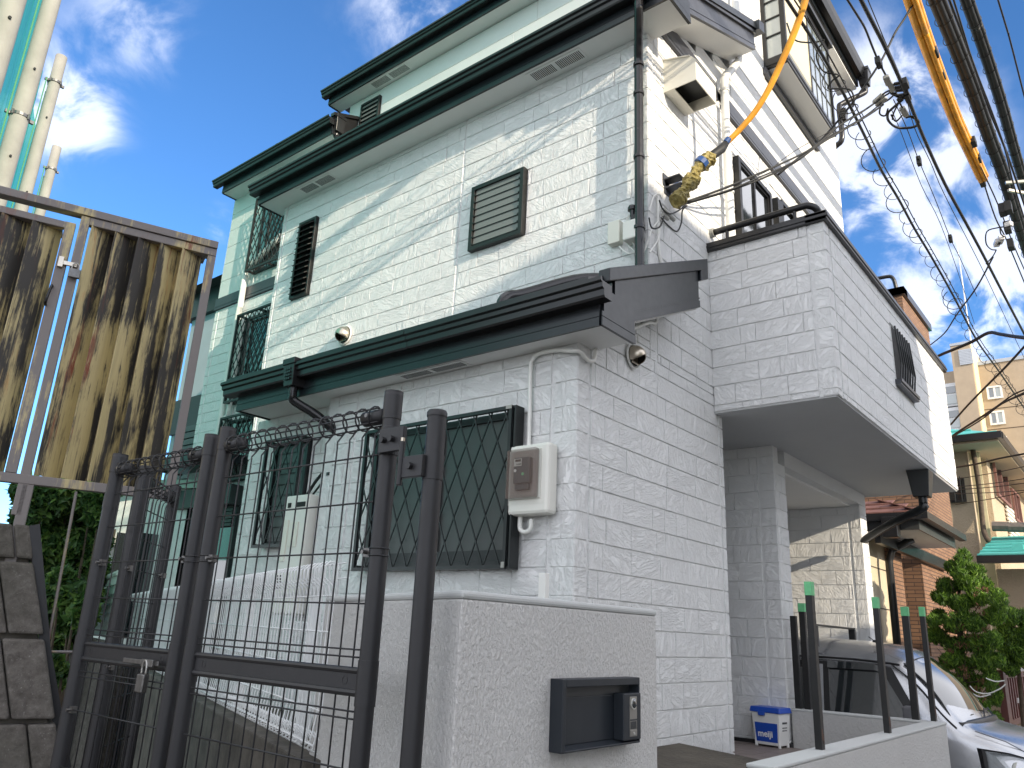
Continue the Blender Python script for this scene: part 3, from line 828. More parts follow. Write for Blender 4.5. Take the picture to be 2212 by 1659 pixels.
pipe([(9.86, 2.07, 8.88), (9.86, 2.07, 8.80), (9.84, 2.10, 8.75), (9.62, 2.32, 8.55), (9.58, 2.36, 8.45), (9.58, 2.36, 8.0), (9.58, 2.45, 7.9), (9.58, 2.6, 7.8)], .036, 'pipe_dark', label='bent dark pipe at the far end of the top gutter')
rain_box(9.60, 2.33, 8.42, .12, .12, .16)
# wing white pipes
pipe([(WX - .06, 9.35, 6.95), (WX - .07, 9.85, 6.72), (WX - .07, 10.12, 6.60), (WX - .07, 10.15, 6.45), (WX - .07, 10.15, 6.0), (WX - .07, 10.17, 5.6), (WX - .07, 10.2, 2.0)], .045, 'pipe_white', label='white angled downpipe on the rear wing', sub=3)
pipe([(WX - .06, 10.02, 5.75), (WX - .06, 10.02, 5.0), (WX - .06, 10.02, 4.25), (WX - .06, 10.12, 4.1), (WX - .06, 10.12, 2)], .035, 'pipe_white', label='second white pipe on the rear wing')
# balcony drain with hopper
b = MB(); X_, Y_ = 8.22, 1.62
b.hexa([(X_ - .07, Y_ - .07, 2.90), (X_ + .07, Y_ - .07, 2.90), (X_ + .07, Y_ + .07, 2.90), (X_ - .07, Y_ + .07, 2.90), (X_ - .10, Y_ - .10, 3.154), (X_ + .10, Y_ - .10, 3.154), (X_ + .10, Y_ + .10, 3.154), (X_ - .10, Y_ + .10, 3.154)])
b.build('rain_box', 'black', house, bevel=.006, label='black hopper under the balcony')
pipe([(X_, Y_, 2.92), (X_, Y_, 2.83), (X_, Y_ + .02, 2.79), (8.45, 1.95, 2.71), (8.9, 2.33, 2.62), (8.95, 2.38, 2.58)], .040, 'black', label='black drainpipe slanting back from the hopper')
# white conduits ------------------------------------------------------
def bx(pts): return [at(x, y, a, c) for (x, y, a, c) in pts]
c1 = bx([(1142, 972, 0, 3.53), (1144, 900, 0, 3.53), (1146, 800, 0, 3.53), (1150, 777, 0, 3.53), (1165, 764, 0, 3.53), (1200, 757, 0, 3.53)]) + [Vector((3.525, 2.46, 3.08)), Vector((3.54, 2.41, 3.07)), Vector((3.62, 2.405, 3.04)), Vector((3.68, 2.405, 3.06)), Vector((3.70, 2.405, 3.14))]
pipe(c1, .0125, 'pipe_white', name='conduit', label='white conduit from the meter up under the eave', sub=5)
pipe([(3.70, 2.405, 3.30), (3.8, 2.405, 3.305), (4.05, 2.405, 3.37), (4.35, 2.405, 3.53), (4.43, 2.405, 3.55), (4.47, 2.405, 3.62), (4.47, 2.40, 3.75)], .0125, 'pipe_white', name='conduit', label='white conduit below the rake board')
pipe([(4.53, 2.42, 4.60), (4.53, 2.42, 4.3), (4.54, 2.42, 4.15), (4.60, 2.42, 4.02), (4.66, 2.42, 3.96)], .0115, 'pipe_white', name='conduit', label='white conduit on the upper street wall')

# windows ---------------------------------------------------------------
def ring(b, axis, c, u0, u1, z0, z1, w, d0, d1):
    """rectangular frame; d0..d1 offset outwards (towards -axis)"""
    def bxx(ua, ub, za, zb):
        if axis == 0: b.box(c - d1, ua, za, c - d0, ub, zb)
        else: b.box(ua, c - d1, za, ub, c - d0, zb)
    bxx(u0, u0 + w, z0, z1); bxx(u1 - w, u1, z0, z1); bxx(u0 + w, u1 - w, z0, z0 + w); bxx(u0 + w, u1 - w, z1 - w, z1)
def pane(axis, c, u0, u1, z0, z1, d, m, parent, name='pane', t=.004):
    b = MB()
    if axis == 0: b.box(c - d - t, u0, z0, c - d, u1, z1)
    else: b.box(u0, c - d - t, z0, u1, c - d, z1)
    return b.build(name, m, parent)
def lattice(win, axis, c, u0, u1, z0, z1, d, step, slope, r=.004, m='black'):
    """crossing diagonal bars clipped to the rectangle"""
    for s in (1, -1):
        k = u0 - (z1 - z0) / slope
        k = math.floor((u0 - (z1 - z0) / slope) / step) * step
        while k < u1 + (z1 - z0) / slope:
            # line u = k + s*(z-z0)/slope (s=1) ; for s=-1 start at k going left
            pts = []
            for z in (z0, z1):
                pts.append((k + s * (z - z0) / slope, z))
            (ua, za), (ub, zb) = pts
            # clip in u
            t0, t1 = 0, 1
            du = ub - ua
            for lim, sg in ((u0, 1), (u1, -1)):
                # sg*(u-lim)>=0
                fa = sg * (ua - lim); fb = sg * (ub - lim)
                if fa < 0 and fb < 0: t0 = 2
                elif fa < 0: t0 = max(t0, fa / (fa - fb))
                elif fb < 0: t1 = min(t1, fa / (fa - fb))
            if t1 - t0 > .03:
                A = (ua + du * t0, za + (zb - za) * t0); B = (ua + du * t1, za + (zb - za) * t1)
                off = d + (.003 if s > 0 else -.003)
                b = MB()
                pa = (c - off, A[0], A[1]) if axis == 0 else (A[0], c - off, A[1])
                pb = (c - off, B[0], B[1]) if axis == 0 else (B[0], c - off, B[1])
                b.bar(pa, pb, r * 1.9, r * 1.9, (1, 0, 0) if axis == 0 else (0, 1, 0))
                b.build('lattice_bar', m, win)
            k += step
def window(label, axis, c, u0, u1, z0, z1, w=.035, proud=.03, m='frame', trim=None, back='room'):
    b = MB(); ring(b, axis, c, u0, u1, z0, z1, w, -.01, proud)
    o = b.build('window', m, house, bevel=.002, label=label)
    pane(axis, c, u0 + .01, u1 - .01, z0 + .01, z1 - .01, .001, back, o, 'backing')
    return o
# louvre window on the sunlit wall
w = window('square louvre window of frosted glass slats', 0, UX, 3.57, 4.15, 4.575, 5.195, .038, .05)
pane(0, UX, 3.60, 4.12, 4.60, 5.17, .016, 'frost', w)
for i in range(8):
    z = 4.628 + i * .068
    b = MB(); b.hexa([(UX - .034, 3.615, z - .001), (UX - .030, 3.615, z - .001), (UX - .030, 4.105, z - .001), (UX - .034, 4.105, z - .001),
                      (UX - .032, 3.615, z + .067), (UX - .028, 3.615, z + .067), (UX - .028, 4.105, z + .067), (UX - .032, 4.105, z + .067)])
    so = b.build('glass_slat', 'frost', w)
    b = MB(); b.box(UX - .050, 3.606, z - .006, UX - .038, 3.622, z + .008); b.box(UX - .050, 4.098, z - .006, UX - .038, 4.114, z + .008); b.box(UX - .039, 3.622, z - .003, UX - .0345, 4.098, z + .003)
    b.build('slat_clip', 'frame', w)
# narrow louvre
w = window('tall narrow louvre window with open slats', 0, UX, 6.42, 6.72, 4.75, 5.66, .03, .035)
for i in range(13):
    z = 4.79 + i * .066
    b = MB(); b.hexa([(UX - .075, 6.455, z), (UX - .068, 6.455, z - .006), (UX - .068, 6.685, z - .006), (UX - .075, 6.685, z),
                      (UX - .012, 6.455, z + .046), (UX - .006, 6.455, z + .040), (UX - .006, 6.685, z + .040), (UX - .012, 6.685, z + .046)])
    b.build('glass_slat', 'slat_dark', w)
# side vents (white soffit-coloured sealant beads are left to the paint)
# wide lattice window
w = window('wide window behind a dark diamond lattice', 0, HX, 2.835, 4.12, 1.845, 2.775, .045, .03, 'black')
pane(0, HX, 2.89, 3.46, 1.94, 2.73, .008, 'frost_dark', w); pane(0, HX, 3.52, 4.07, 1.94, 2.73, .016, 'frost_dark', w)
b = MB(); b.box(HX - .035, 3.45, 1.89, HX - .005, 3.53, 2.73); b.box(HX - .028, 2.88, 1.885, HX - .005, 4.08, 1.95); b.build('sash', 'black', w)
b = MB(); ring(b, 0, HX, 2.825, 4.13, 1.835, 2.785, .022, .085, .11); ring(b, 0, HX, 2.80, 2.835, 1.835, 2.785, .012, .02, .10)
for (y, z) in ((2.84, 1.86), (2.84, 2.76), (4.1, 1.86), (4.1, 2.76)): b.box(HX - .10, y - .012, z - .012, HX - .02, y + .012, z + .012)
lf = b.build('lattice_frame', 'black', w)
lattice(w, 0, HX, 2.845, 4.11, 1.855, 2.765, .097, .125, 2.35)
b = MB(); b.box(HX - .115, 2.828, 1.84, HX - .09, 2.85, 1.872); b.box(HX - .112, 2.826, 2.765, HX - .07, 2.87, 2.787); b.build('end_cap', 'grey_plastic', w)
# narrow lattice window in the recess
w = window('narrow window behind a dark diamond lattice', 0, 3.70, 5.07, 5.53, 2.05, 2.90, .035, .03, 'black')
pane(0, 3.70, 5.12, 5.48, 2.1, 2.86, .008, 'frost_dark', w)
for i in range(9):
    b = MB(); b.box(3.70 - .022, 5.12, 2.12 + i * .085, 3.70 - .012, 5.48, 2.125 + i * .085); b.build('glazing_line', 'black', w)
b = MB(); ring(b, 0, 3.70, 5.06, 5.54, 2.04, 2.91, .022, .085, .11)
for (y, z) in ((5.07, 2.06), (5.07, 2.89), (5.52, 2.06), (5.52, 2.89)): b.box(3.60, y - .012, z - .012, 3.69, y + .012, z + .012)
b.build('lattice_frame', 'black', w)
lattice(w, 0, 3.70, 5.08, 5.52, 2.06, 2.89, .097, .15, 2.35)
# three lattice windows on the wing
for (z0, z1, lb) in ((6.52, 7.75, 'top lattice window on the rear wing'), (4.45, 5.78, 'middle lattice window on the rear wing'), (3.30, 4.20, 'low lattice window on the rear wing')):
    w = window(lb, 0, WX, 9.0, 10.02, z0, z1, .04, .03, 'black')
    pane(0, WX, 9.05, 9.97, z0 + .05, z1 - .05, .01, 'glass', w)
    b = MB(); ring(b, 0, WX, 8.99, 10.04, z0 - .02, z1 + .02, .03, .13, .16)
    for (y, z) in ((10.0, z0), (10.0, z1), (9.5, z0), (9.5, z1)): b.box(WX - .15, y - .015, z - .015, WX - .02, y + .015, z + .015)
    b.build('lattice_frame', 'frame', w)
    lattice(w, 0, WX, 9.01, 10.02, z0, z1, .145, .115, 1.95, r=.0055, m='frame')
# shuttered garden window low on the wing
w = window('low wide window under a roller shutter box', 0, WX, 9.45, 10.95, 1.1, 2.95, .05, .05, 'black')
pane(0, WX, 9.5, 10.15, 1.15, 2.70, .02, 'glass', w); pane(0, WX, 10.25, 10.9, 1.15, 2.70, .012, 'frost_dark', w)
b = MB(); b.box(WX - .20, 9.42, 2.95, WX - .01, 10.98, 3.22); b.build('shutter_box', 'black', w, bevel=.01)
for i in range(6):
    b = MB(); b.box(WX - .075, 9.5, 2.93 - i * .05, WX - .055, 10.9, 2.97 - i * .05); b.build('shutter_slat', 'frame', w)
b = MB(); b.box(WX - .55, 9.42, 3.52, WX, 11.15, 3.56); b.box(WX - .57, 9.40, 3.50, WX - .53, 11.17, 3.62); b.box(WX - .55, 11.12, 3.5, WX, 11.16, 3.62); b.box(WX - .55, 9.4, 3.5, WX, 9.44, 3.62); b.build('awning', 'dark', house, label='small dark awning over the low garden window')
# top storey louvre
w = window('small louvre window under the top eave', 0, X3, 7.64, 8.05, 8.36, 8.79, .035, .035)
for i in range(5):
    z = 8.40 + i * .072
    b = MB(); b.hexa([(X3 - .036, 7.68, z), (X3 - .030, 7.68, z), (X3 - .030, 8.01, z), (X3 - .036, 8.01, z), (X3 - .014, 7.68, z + .07), (X3 - .008, 7.68, z + .07), (X3 - .008, 8.01, z + .07), (X3 - .014, 8.01, z + .07)])
    b.build('glass_slat', 'frost', w)
    b = MB(); b.box(X3 - .04, 7.67, z - .004, X3 - .03, 8.02, z + .004); b.build('slat_clip', 'frame', w)
# sliding window over the balcony
w = window('dark sliding window above the balcony', 1, FY, 6.01, 6.82, 4.3, 5.76, .045, .05, 'frame')
for (a, b_, d) in ((6.06, 6.40, .022), (6.42, 6.77, .012)):
    pane(1, FY, a, b_, 4.35, 5.70, d, 'glass', w)
    q = MB(); ring(q, 1, FY, a - .012, b_ + .012, 4.33, 5.72, .03, d, d + .02); q.build('sash', 'frame', w)
w = window('small dark window right of the sliding window', 1, FY, 7.10, 7.55, 4.3, 5.84, .04, .05, 'frame')
pane(1, FY, 7.15, 7.5, 4.35, 5.78, .02, 'glass', w)
b = MB(); b.box(6.955, FY - .06, 4.3, 7.08, FY - .002, 5.79); b.build('shutter_case', 'frame', w)
# balcony grille window
w = window('barred opening in the balcony face', 1, BY, 7.15, 7.75, 3.76, 4.29, .02, .003, 'siding', back='void')
for i in range(7):
    b = MB(); x = 7.19 + i * .085
    b.tube([(x, BY - .03, 3.77), (x + .03, BY - .045, 3.94), (x - .02, BY - .045, 4.10), (x, BY - .03, 4.28)], .008, 6); b.build('grille_bar', 'black', w)
b = MB(); b.box(7.12, BY - .045, 3.715, 7.79, BY + .0, 3.76); b.box(7.12, BY - .055, 3.735, 7.79, BY - .044, 3.765); b.build('sill', 'belt', w)
b = MB(); b.box(7.12, BY - .012, 4.29, 7.78, BY - .001, 4.30); b.build('head_flashing', 'siding', w)
# bay window
bay = MB(); bay.box(6.98, 2.185, 7.385, 8.62, FY, 7.43); bay.box(6.98, 2.185, 8.62, 8.62, FY, 8.70); bay.box(6.975, 2.18, 7.40, 7.02, 2.235, 8.66); bay.box(8.58, 2.18, 7.40, 8.62, 2.235, 8.66)
bay.box(6.975, 2.395, 7.40, 7.01, FY, 8.66); bay.box(6.972, 2.178, 7.40, 7.0, FY, 7.49); bay.box(6.98, 2.178, 7.43, 8.62, 2.20, 7.47)
bo = bay.build('bay_window', 'frame', house, bevel=.004)
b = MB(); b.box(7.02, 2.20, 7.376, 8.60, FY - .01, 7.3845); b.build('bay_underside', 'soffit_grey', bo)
b = MB(); b.box(7.0, 2.235, 7.49, 7.006, 2.395, 8.62); b.build('pane', 'glass_pale', bo)
for z in (7.78, 8.01, 8.24, 8.47):
    b = MB(); b.box(6.985, 2.235, z - .007, 7.0, 2.395, z + .007); b.build('glazing_bar', 'frame', bo)
b = MB(); b.box(7.03, 2.196, 7.47, 7.80, 2.204, 8.62); b.build('bay_panel', 'cream_panel', bo)
b = MB(); b.box(7.84, 2.200, 7.50, 8.56, 2.206, 8.60); b.build('pane', 'glass_pale', bo)
b = MB(); b.box(7.80, 2.188, 7.47, 7.84, 2.21, 8.62)
b.build('mullion', 'frame', bo)
for x in (8.02, 8.20, 8.38): b = MB(); b.box(x - .005, 2.194, 7.5, x + .005, 2.200, 8.6); b.build('glazing_bar', 'frame', bo)
for z in (7.78, 8.05, 8.32): b = MB(); b.box(7.84, 2.192, z - .005, 8.56, 2.1995, z + .005); b.build('glazing_bar', 'frame', bo)
b = MB(); b.box(6.93, 2.40, 7.29, 8.66, FY, 7.37); b.build('bay_ledge', 'belt', bo)
b = MB(); b.box(6.95, 2.14, 8.70, 8.66, FY, 8.76); b.build('bay_roof', 'frame', bo)
# vent hoods
hd = MB(); x0, x1, y0 = 4.67, 5.03, 2.155
for (xa, xb) in ((x0, x0 + .008), (x1 - .008, x1)):
    hd.prism([(xa, FY - .001, 5.60), (xa, y0, 5.60), (xa, y0, 5.775), (xa, y0 + .05, 5.83), (xa, FY - .001, 5.90)], (xb - xa, 0, 0))
hd.box(x0 + .008, y0, 5.60, x1 - .008, y0 + .008, 5.775)
hd.hexa([(x0, y0 - .004, 5.772), (x1, y0 - .004, 5.772), (x1, y0 + .05, 5.832), (x0, y0 + .05, 5.832), (x0, y0 - .006, 5.780), (x1, y0 - .006, 5.780), (x1, y0 + .045, 5.842), (x0, y0 + .045, 5.842)])
hd.hexa([(x0 - .01, y0 + .045, 5.832), (x1 + .01, y0 + .045, 5.832), (x1 + .01, FY - .001, 5.902), (x0 - .01, FY - .001, 5.902), (x0 - .01, y0 + .045, 5.842), (x1 + .01, y0 + .045, 5.842), (x1 + .01, FY - .001, 5.912), (x0 - .01, FY - .001, 5.912)])
hd.box(x0 + .008, FY - .09, 5.60, x1 - .008, FY - .001, 5.608)
hd.build('vent_hood', 'hood', house, label='square cream vent hood')
b = MB(); b.box(x0 + .012, y0 + .012, 5.70, x1 - .012, FY - .002, 5.71); b.build('hood_duct', 'room', house)
def round_vent(ctr, nrm, r, label):
    n = Vector(nrm)
    b = MB(); b.lathe([(0, .004), (r * 1.06, .004), (r * 1.08, .012), (r * .98, .016)], ctr, nrm, 28)
    o = b.build('round_vent', 'pipe_white', house, smooth=True, label=label)
    # hooded steel dome, open at the bottom
    V = []; F = []; N1, N2 = 20, 12
    e = Vector((0, 0, 1)); sd = n.cross(e)
    C = Vector(ctr)
    d = MB()
    rows = []
    for i in range(N2 + 1):
        th = math.pi / 2 * i / N2
        row = []
        for j in range(N1 + 1):
            ph = rad(-38) + rad(256) * j / N1          # open gap at the bottom
            rr = r * .9 * math.cos(th) if i < N2 else 0
            dep = .012 + r * 1.05 * math.sin(th)
            row.append(C + n * dep + (sd * math.cos(ph) + e * math.sin(ph)) * rr)
        rows.append(row)
    V = [p for row in rows for p in row]; W_ = N1 + 1
    F = [(i * W_ + j, i * W_ + j + 1, (i + 1) * W_ + j + 1, (i + 1) * W_ + j) for i in range(N2) for j in range(N1)]
    d.add(V, F); dd = d.build('vent_dome', 'steel', o, smooth=True)
    sm = dd.modifiers.new('solid', 'SOLIDIFY'); sm.thickness = .003
    k = MB(); k.lathe([(0, .0145), (r * .86, .0145)], ctr, nrm, 20); k.build('vent_mouth', 'void', o)
    for i in range(5):
        q = MB(); z = -r * .62 + i * r * .2
        q.bar(C + n * .02 + sd * (-r * .5) + e * z, C + n * .02 + sd * (r * .5) + e * z, .004, .012); q.build('vent_fin', 'steel', o)
    return o
round_vent(at(746, 725, 0, UX - .01), (-1, 0, 0), .092, 'round steel vent on the sunlit side wall')
round_vent(at(1366, 770, 1, FY - .01), (0, -1, 0), .078, 'round steel vent on the street wall')
# service entrance hardware near the corner
b = MB(); p = at(1334, 508, 0, UX); b.box(UX - .06, p.y - .05, p.z - .09, UX, p.y + .05, p.z + .09); b.build('junction_box', 'hood', house, bevel=.006, label='slim grey junction box')
b = MB(); p = at(1366, 500, 0, UX - .05); b.box(UX - .10, p.y - .055, p.z - .08, UX - .001, p.y + .055, p.z + .07); b.build('junction_box', 'meter_case', house, bevel=.01, label='cream junction box behind the downpipe')
b = MB(); p = at(1366, 455, 0, UX - .06); b.lathe([(.0, .04), (.028, .035), (.034, .02), (.034, .0), (.02, -.005), (.016, -.05), (.014, -.11)], p, (0, 0, 1), 16); b.box(UX - .07, p.y - .05, p.z - .18, UX - .001, p.y + .0, p.z - .04); b.build('service_cap', 'pipe_dark', house, smooth=False)
for (pp, lb) in ((((1357, 465), (1350, 490), (1360, 505), (1352, 520), (1362, 535), (1378, 548)), 'a'), (((1362, 462), (1356, 480), (1368, 500), (1358, 515), (1372, 530)), 'b'), (((1372, 545), (1358, 548), (1345, 540), (1338, 532)), 'c'), (((1402, 515), (1396, 530), (1390, 545), (1378, 552)), 'd')):
    b = MB(); b.tube(smooth_path([at(x, y, 0, UX - .035) for x, y in pp], 5), .006, 6); b.build('white_cable', 'pipe_white', house)
def bracket(px, w=.09, lab=None, m='belt'):
    p = at(px[0], px[1], 1, FY)
    b = MB(); b.box(p.x - w / 2, FY - .14, p.z - .012, p.x + w / 2, FY - .0, p.z); b.box(p.x - w / 2, FY - .012, p.z - .05, p.x + w / 2, FY - .0, p.z + .05)
    return b.build('wire_bracket', m, house, bevel=.003)
bracket((1437, 392)); bracket((1440, 410))
for (x, y) in ((1437, 458), (1437, 468), (1450, 470)):
    p = at(x, y, 1, FY - .06); b = MB(); b.cyl(p - Vector((.04, 0, 0)), p + Vector((.04, 0, 0)), .016, 10); b.build('insulator', 'grey_plastic', house, smooth=False)
for pp in (((1424, 432), (1432, 452), (1448, 462), (1470, 452), (1484, 438)), ((1428, 470), (1442, 486), (1462, 500), (1472, 480), (1474, 455), (1484, 444)), ((1402, 470), (1408, 492), (1425, 490), (1434, 468))):
    b = MB(); b.tube(smooth_path([at(x, y, 1, FY - .09) for x, y in pp], 5), .006, 6); b.build('drip_loop', 'rope', house)
for pp in (((1403, 455), (1412, 425), (1424, 420), (1430, 430)), ((1403, 512), (1406, 500), (1420, 480), (1430, 470)), ((1428, 490), (1420, 520), (1404, 545))):
    b = MB(); b.tube(smooth_path([at(x, y, 1, FY - .02) for x, y in pp], 5), .005, 6); b.build('white_cable', 'pipe_white', house)
flush_blocks(300)

# ---------------------------------------------------------------- electricity meter
my0, my1, mz0, mz1 = 2.545, 2.835, 2.13, 2.535
mt = thing('electricity_meter', (HX, 2.69, 2.13), 'ivory electricity meter case with a smoky window, beside the wide lattice window', 'electricity meter')
b = MB(); b.box(HX - .105, my0, mz0, HX - .012, my1, mz1); b.build('case', 'meter_case', mt, bevel=.02)
b = MB(); b.box(HX - .112, my0 + .05, 2.215, HX - .10, my1 - .012, 2.50); b.build('window_base', 'meter_panel', mt, bevel=.004)
b = MB(); b.box(HX - .155, my0 + .058, 2.215, HX - .1125, my1 - .02, 2.50); b.build('smoky_cover', 'smoke', mt, bevel=.012)
b = MB(); b.box(HX - .145, my0 + .105, 2.30, HX - .113, my1 - .07, 2.45); b.box(HX - .135, my0 + .115, 2.265, HX - .1135, my1 - .075, 2.30); mb_ = b.build('meter_body', 'meter_dark', mt, bevel=.006)
b = MB(); b.box(HX - .1475, my0 + .16, 2.40, HX - .1455, my1 - .075, 2.442); b.build('label_plate', 'meter_panel', mb_)
b = MB(); b.box(HX - .149, my0 + .165, 2.425, HX - .1477, my0 + .205, 2.438); b.build('display', 'glass', mb_)
for i in range(4):
    b = MB(); b.box(HX - .1485, my0 + .163 + i * .009, 2.405, HX - .1476, my0 + .168 + i * .009, 2.414); b.build('print_mark', 'meter_dark', mb_)
b = MB(); b.cyl((HX - .1475, my0 + .205, 2.375), (HX - .1455, my0 + .205, 2.375), .009, 14); b.build('dial', 'pipe_white', mb_)
b = MB(); b.cyl((HX - .1475, my0 + .15, 2.352), (HX - .1455, my0 + .15, 2.352), .009, 14); b.build('seal', 'green_tape', mb_)
for i in range(3):
    b = MB(); b.box(HX - .1065, my0 + .02, 2.188 + i * .011, HX - .1045, my1 - .01, 2.193 + i * .011); b.build('case_rib', 'meter_case', mt)
b = MB(); b.tube(smooth_path([Vector(q) for q in [(HX - .05, 2.775, 2.13), (HX - .05, 2.775, 2.075), (HX - .05, 2.765, 2.05), (HX - .05, 2.735, 2.04), (HX - .05, 2.705, 2.05), (HX - .05, 2.695, 2.075), (HX - .05, 2.695, 2.11)]], 4), .014, 10); b.build('loop_pipe', 'pipe_white', mt, smooth=True)

# ---------------------------------------------------------------- walls of the garden
def xy(v_, z): return (v_.x, v_.y, z)
mw_ = MB()
A = BO; Bp = bl(1.146); 
T1 = 1.597
poly = [xy(A, GZ), xy(Vector((2.585, 1.41, 0)), GZ), xy(Vector((2.585, 1.55, 0)), GZ), xy(Vector((1.66, 1.55, 0)), GZ), xy(Bp + BN * .13, GZ), xy(Bp, GZ)]
mw_.prism(poly, (0, 0, T1 - GZ - .02))
mwall = mw_.build('garden_wall', 'stucco_grey', None, bevel=.006, label='tall grey stucco wall holding the dark mail unit', cat='wall', origin=(1.56, 1.42, GZ))
c_ = MB(); poly = [xy(A + Vector((-.002, -.003, 0)), T1 - .0202), xy(Vector((2.587, 1.407, 0)), T1 - .0202), xy(Vector((2.587, 1.553, 0)), T1 - .0202), xy(Vector((1.662, 1.553, 0)), T1 - .0202), xy(Bp + BN * .132, T1 - .0202), xy(Bp - BN * .003, T1 - .0202)]
c_.prism(poly, (0, 0, .022)); c_.build('cap', 'cap', mwall, bevel=.008)
fw = MB(); fw.box(3.44, 1.34, GZ, 6.72, 1.46, 1.005)
fwall = fw.build('garden_wall', 'stucco_grey', None, bevel=.006, label='low grey stucco wall in front of the porch with black posts', cat='wall')
b = MB(); b.box(3.437, 1.337, 1.005, 6.723, 1.463, 1.022); b.build('cap', 'cap', fwall, bevel=.006)
sw = MB(); sw.box(6.60, 1.463, GZ, 6.72, FY - .02, 1.008)
swall = sw.build('garden_wall', 'trowel_grey', None, bevel=.005, label='short grey plastered wall between porch and van', cat='wall')
b = MB(); b.box(6.597, 1.4635, 1.008, 6.723, FY - .02, 1.024); b.build('cap', 'cap', swall, bevel=.005)
# black posts
def blk_post(px, y, top, label, w=.046, d=.034, n=1, z0=1.022):
    p = at(px[0], px[1], 1, y)
    t = thing('fence_post', (p.x, y, z0), label, 'post', 'black posts left on the low walls')
    for i in range(n):
        b = MB(); b.box(p.x - w / 2, y - d / 2 + i * .055, z0, p.x + w / 2, y + d / 2 + i * .055, top - (.004 if n == 1 else 0)); b.build('post_profile', 'post_black', t, bevel=.002)
    b = MB(); b.box(p.x - w / 2 - .001, y - d / 2 - .001, top - .068, p.x + w / 2 + .001, y + d / 2 + .001 + (n - 1) * .055, top); b.build('green_tape', 'green_tape', t, bevel=.001)
    b = MB(); b.box(p.x - w * .32, y - d / 2 - .002, z0 + .045, p.x - w * .02, y - d / 2, z0 + .095); b.box(p.x + w * .05, y - d / 2 - .002, z0 + .03, p.x + w * .22, y - d / 2, z0 + .075); b.build('glue_patch', 'scuff', t)
    b = MB(); b.box(p.x - w / 2 - .006, y - d / 2 - .006, z0 - .001, p.x + w / 2 + .006, y + d / 2 + .006, z0 + .003); b.build('joint_ring', 'cap', t)
    return t
blk_post((1772, 1619), 1.40, 1.815, 'black post with green tape on top, nearest and tallest on the low wall')
blk_post((1918, 1583), 1.40, 1.812, 'black post with green tape in the middle of the low front wall')
blk_post((2018, 1560), 1.41, 1.818, 'black post with green tape at the outer corner of the low wall')
def blk_post2(x, y, top, label, n=1):
    t = thing('fence_post', (x, y, 1.024), label, 'post', 'black posts left on the low walls')
    for i in range(n):
        b = MB(); b.box(x - .020, y - .024 + i * .075, 1.024, x + .020, y + .024 + i * .075, top - i * .1); b.build('post_profile', 'post_black', t, bevel=.002)
    b = MB(); b.box(x - .022, y - .026, top - .066, x + .022, y + .026, top + .001); b.build('green_tape', 'green_tape', t, bevel=.001)
    return t
blk_post2(6.67, 1.525, 1.815, 'black post with green tape just behind the corner post, on the short wall')
blk_post2(6.67, 2.30, 1.83, 'doubled black post with green tape against the porch pillar', 2)
# small white post behind the tall wall
b = MB(); p0 = at(1173, 1290, 0, 2.95)
b.box(p0.x - .012, p0.y - .02, .75, p0.x + .018, p0.y + .02, at(1173, 1238, 0, 2.95).z); b.build('stub_post', 'pipe_white', None, bevel=.002, label='short white square post standing behind the tall grey wall', cat='post')

# mail unit with intercom -----------------------------------------------
mu = thing('mail_unit', (2.16, 1.41, 1.185), 'dark navy mail slot unit with an intercom camera set in the grey wall', 'mailbox')
mx0, mx1, mz0, mz1 = 1.953, 2.388, 1.183, 1.378
b = MB(); y = 1.41
b.box(mx0, y - .045, mz0, mx0 + .018, y, mz1); b.box(mx1 - .006, y - .045, mz0, mx1, y, mz1); b.box(mx0 + .018, y - .045, mz1 - .022, mx1 - .006, y, mz1)
b.hexa([(mx0 + .018, y - .045, mz0), (mx1 - .006, y - .045, mz0), (mx1 - .006, y, mz0), (mx0 + .018, y, mz0), (mx0 + .018, y - .045, mz0 + .006), (mx1 - .006, y - .045, mz0 + .006), (mx1 - .006, y, mz0 + .016), (mx0 + .018, y, mz0 + .016)])
b.build('frame', 'mail', mu, bevel=.002)
b = MB(); b.box(mx0 + .018, y - .012, mz0 + .014, mx1 - .006, y - .004, mz1 - .052); b.build('flap', 'mail', mu, bevel=.002)
b = MB(); b.box(mx0 + .018, y - .006, mz1 - .056, mx1 - .006, y - .001, mz1 - .022); b.build('slot_shadow_gap', 'meter_dark', mu)
b = MB(); b.box(mx1 - .112, y - .052, mz0 + .012, mx1 - .006, y - .0125, mz1 - .046); st = b.build('station_box', 'mail', mu, bevel=.003)
sx0, sx1 = mx1 - .078, mx1 - .034
b = MB(); b.box(sx0, y - .0535, mz0 + .022, sx1, y - .0521, mz1 - .056); b.build('station_panel', 'silver', st, bevel=.0005)
b = MB(); b.cyl(((sx0 + sx1) / 2, y - .0565, mz1 - .077), ((sx0 + sx1) / 2, y - .0536, mz1 - .077), .017, 24); b.build('camera_ring', 'meter_panel', st)
b = MB(); b.lathe([(.0145, .001), (.012, .004), (.006, .006), (.0, .0065)], ((sx0 + sx1) / 2, y - .0560, mz1 - .076), (0, -1, 0), 24); b.build('camera_lens', 'glass', st, smooth=True)
for i in range(9):
    b = MB(); x = sx0 + .004 + i * .0042; b.box(x, y - .0542, mz0 + .044, x + .0018, y - .0536, mz0 + .066); b.build('speaker_slot', 'meter_dark', st)
b = MB(); b.box(sx0 + .002, y - .0545, mz0 + .068, sx1 - .002, y - .0536, mz0 + .073); b.build('lamp_strip', 'meter_dark', st)
b = MB(); b.box(sx0 + .002, y - .0555, mz0 + .024, sx1 - .002, y - .0536, mz0 + .041); b.build('call_button', 'silver', st, bevel=.001)
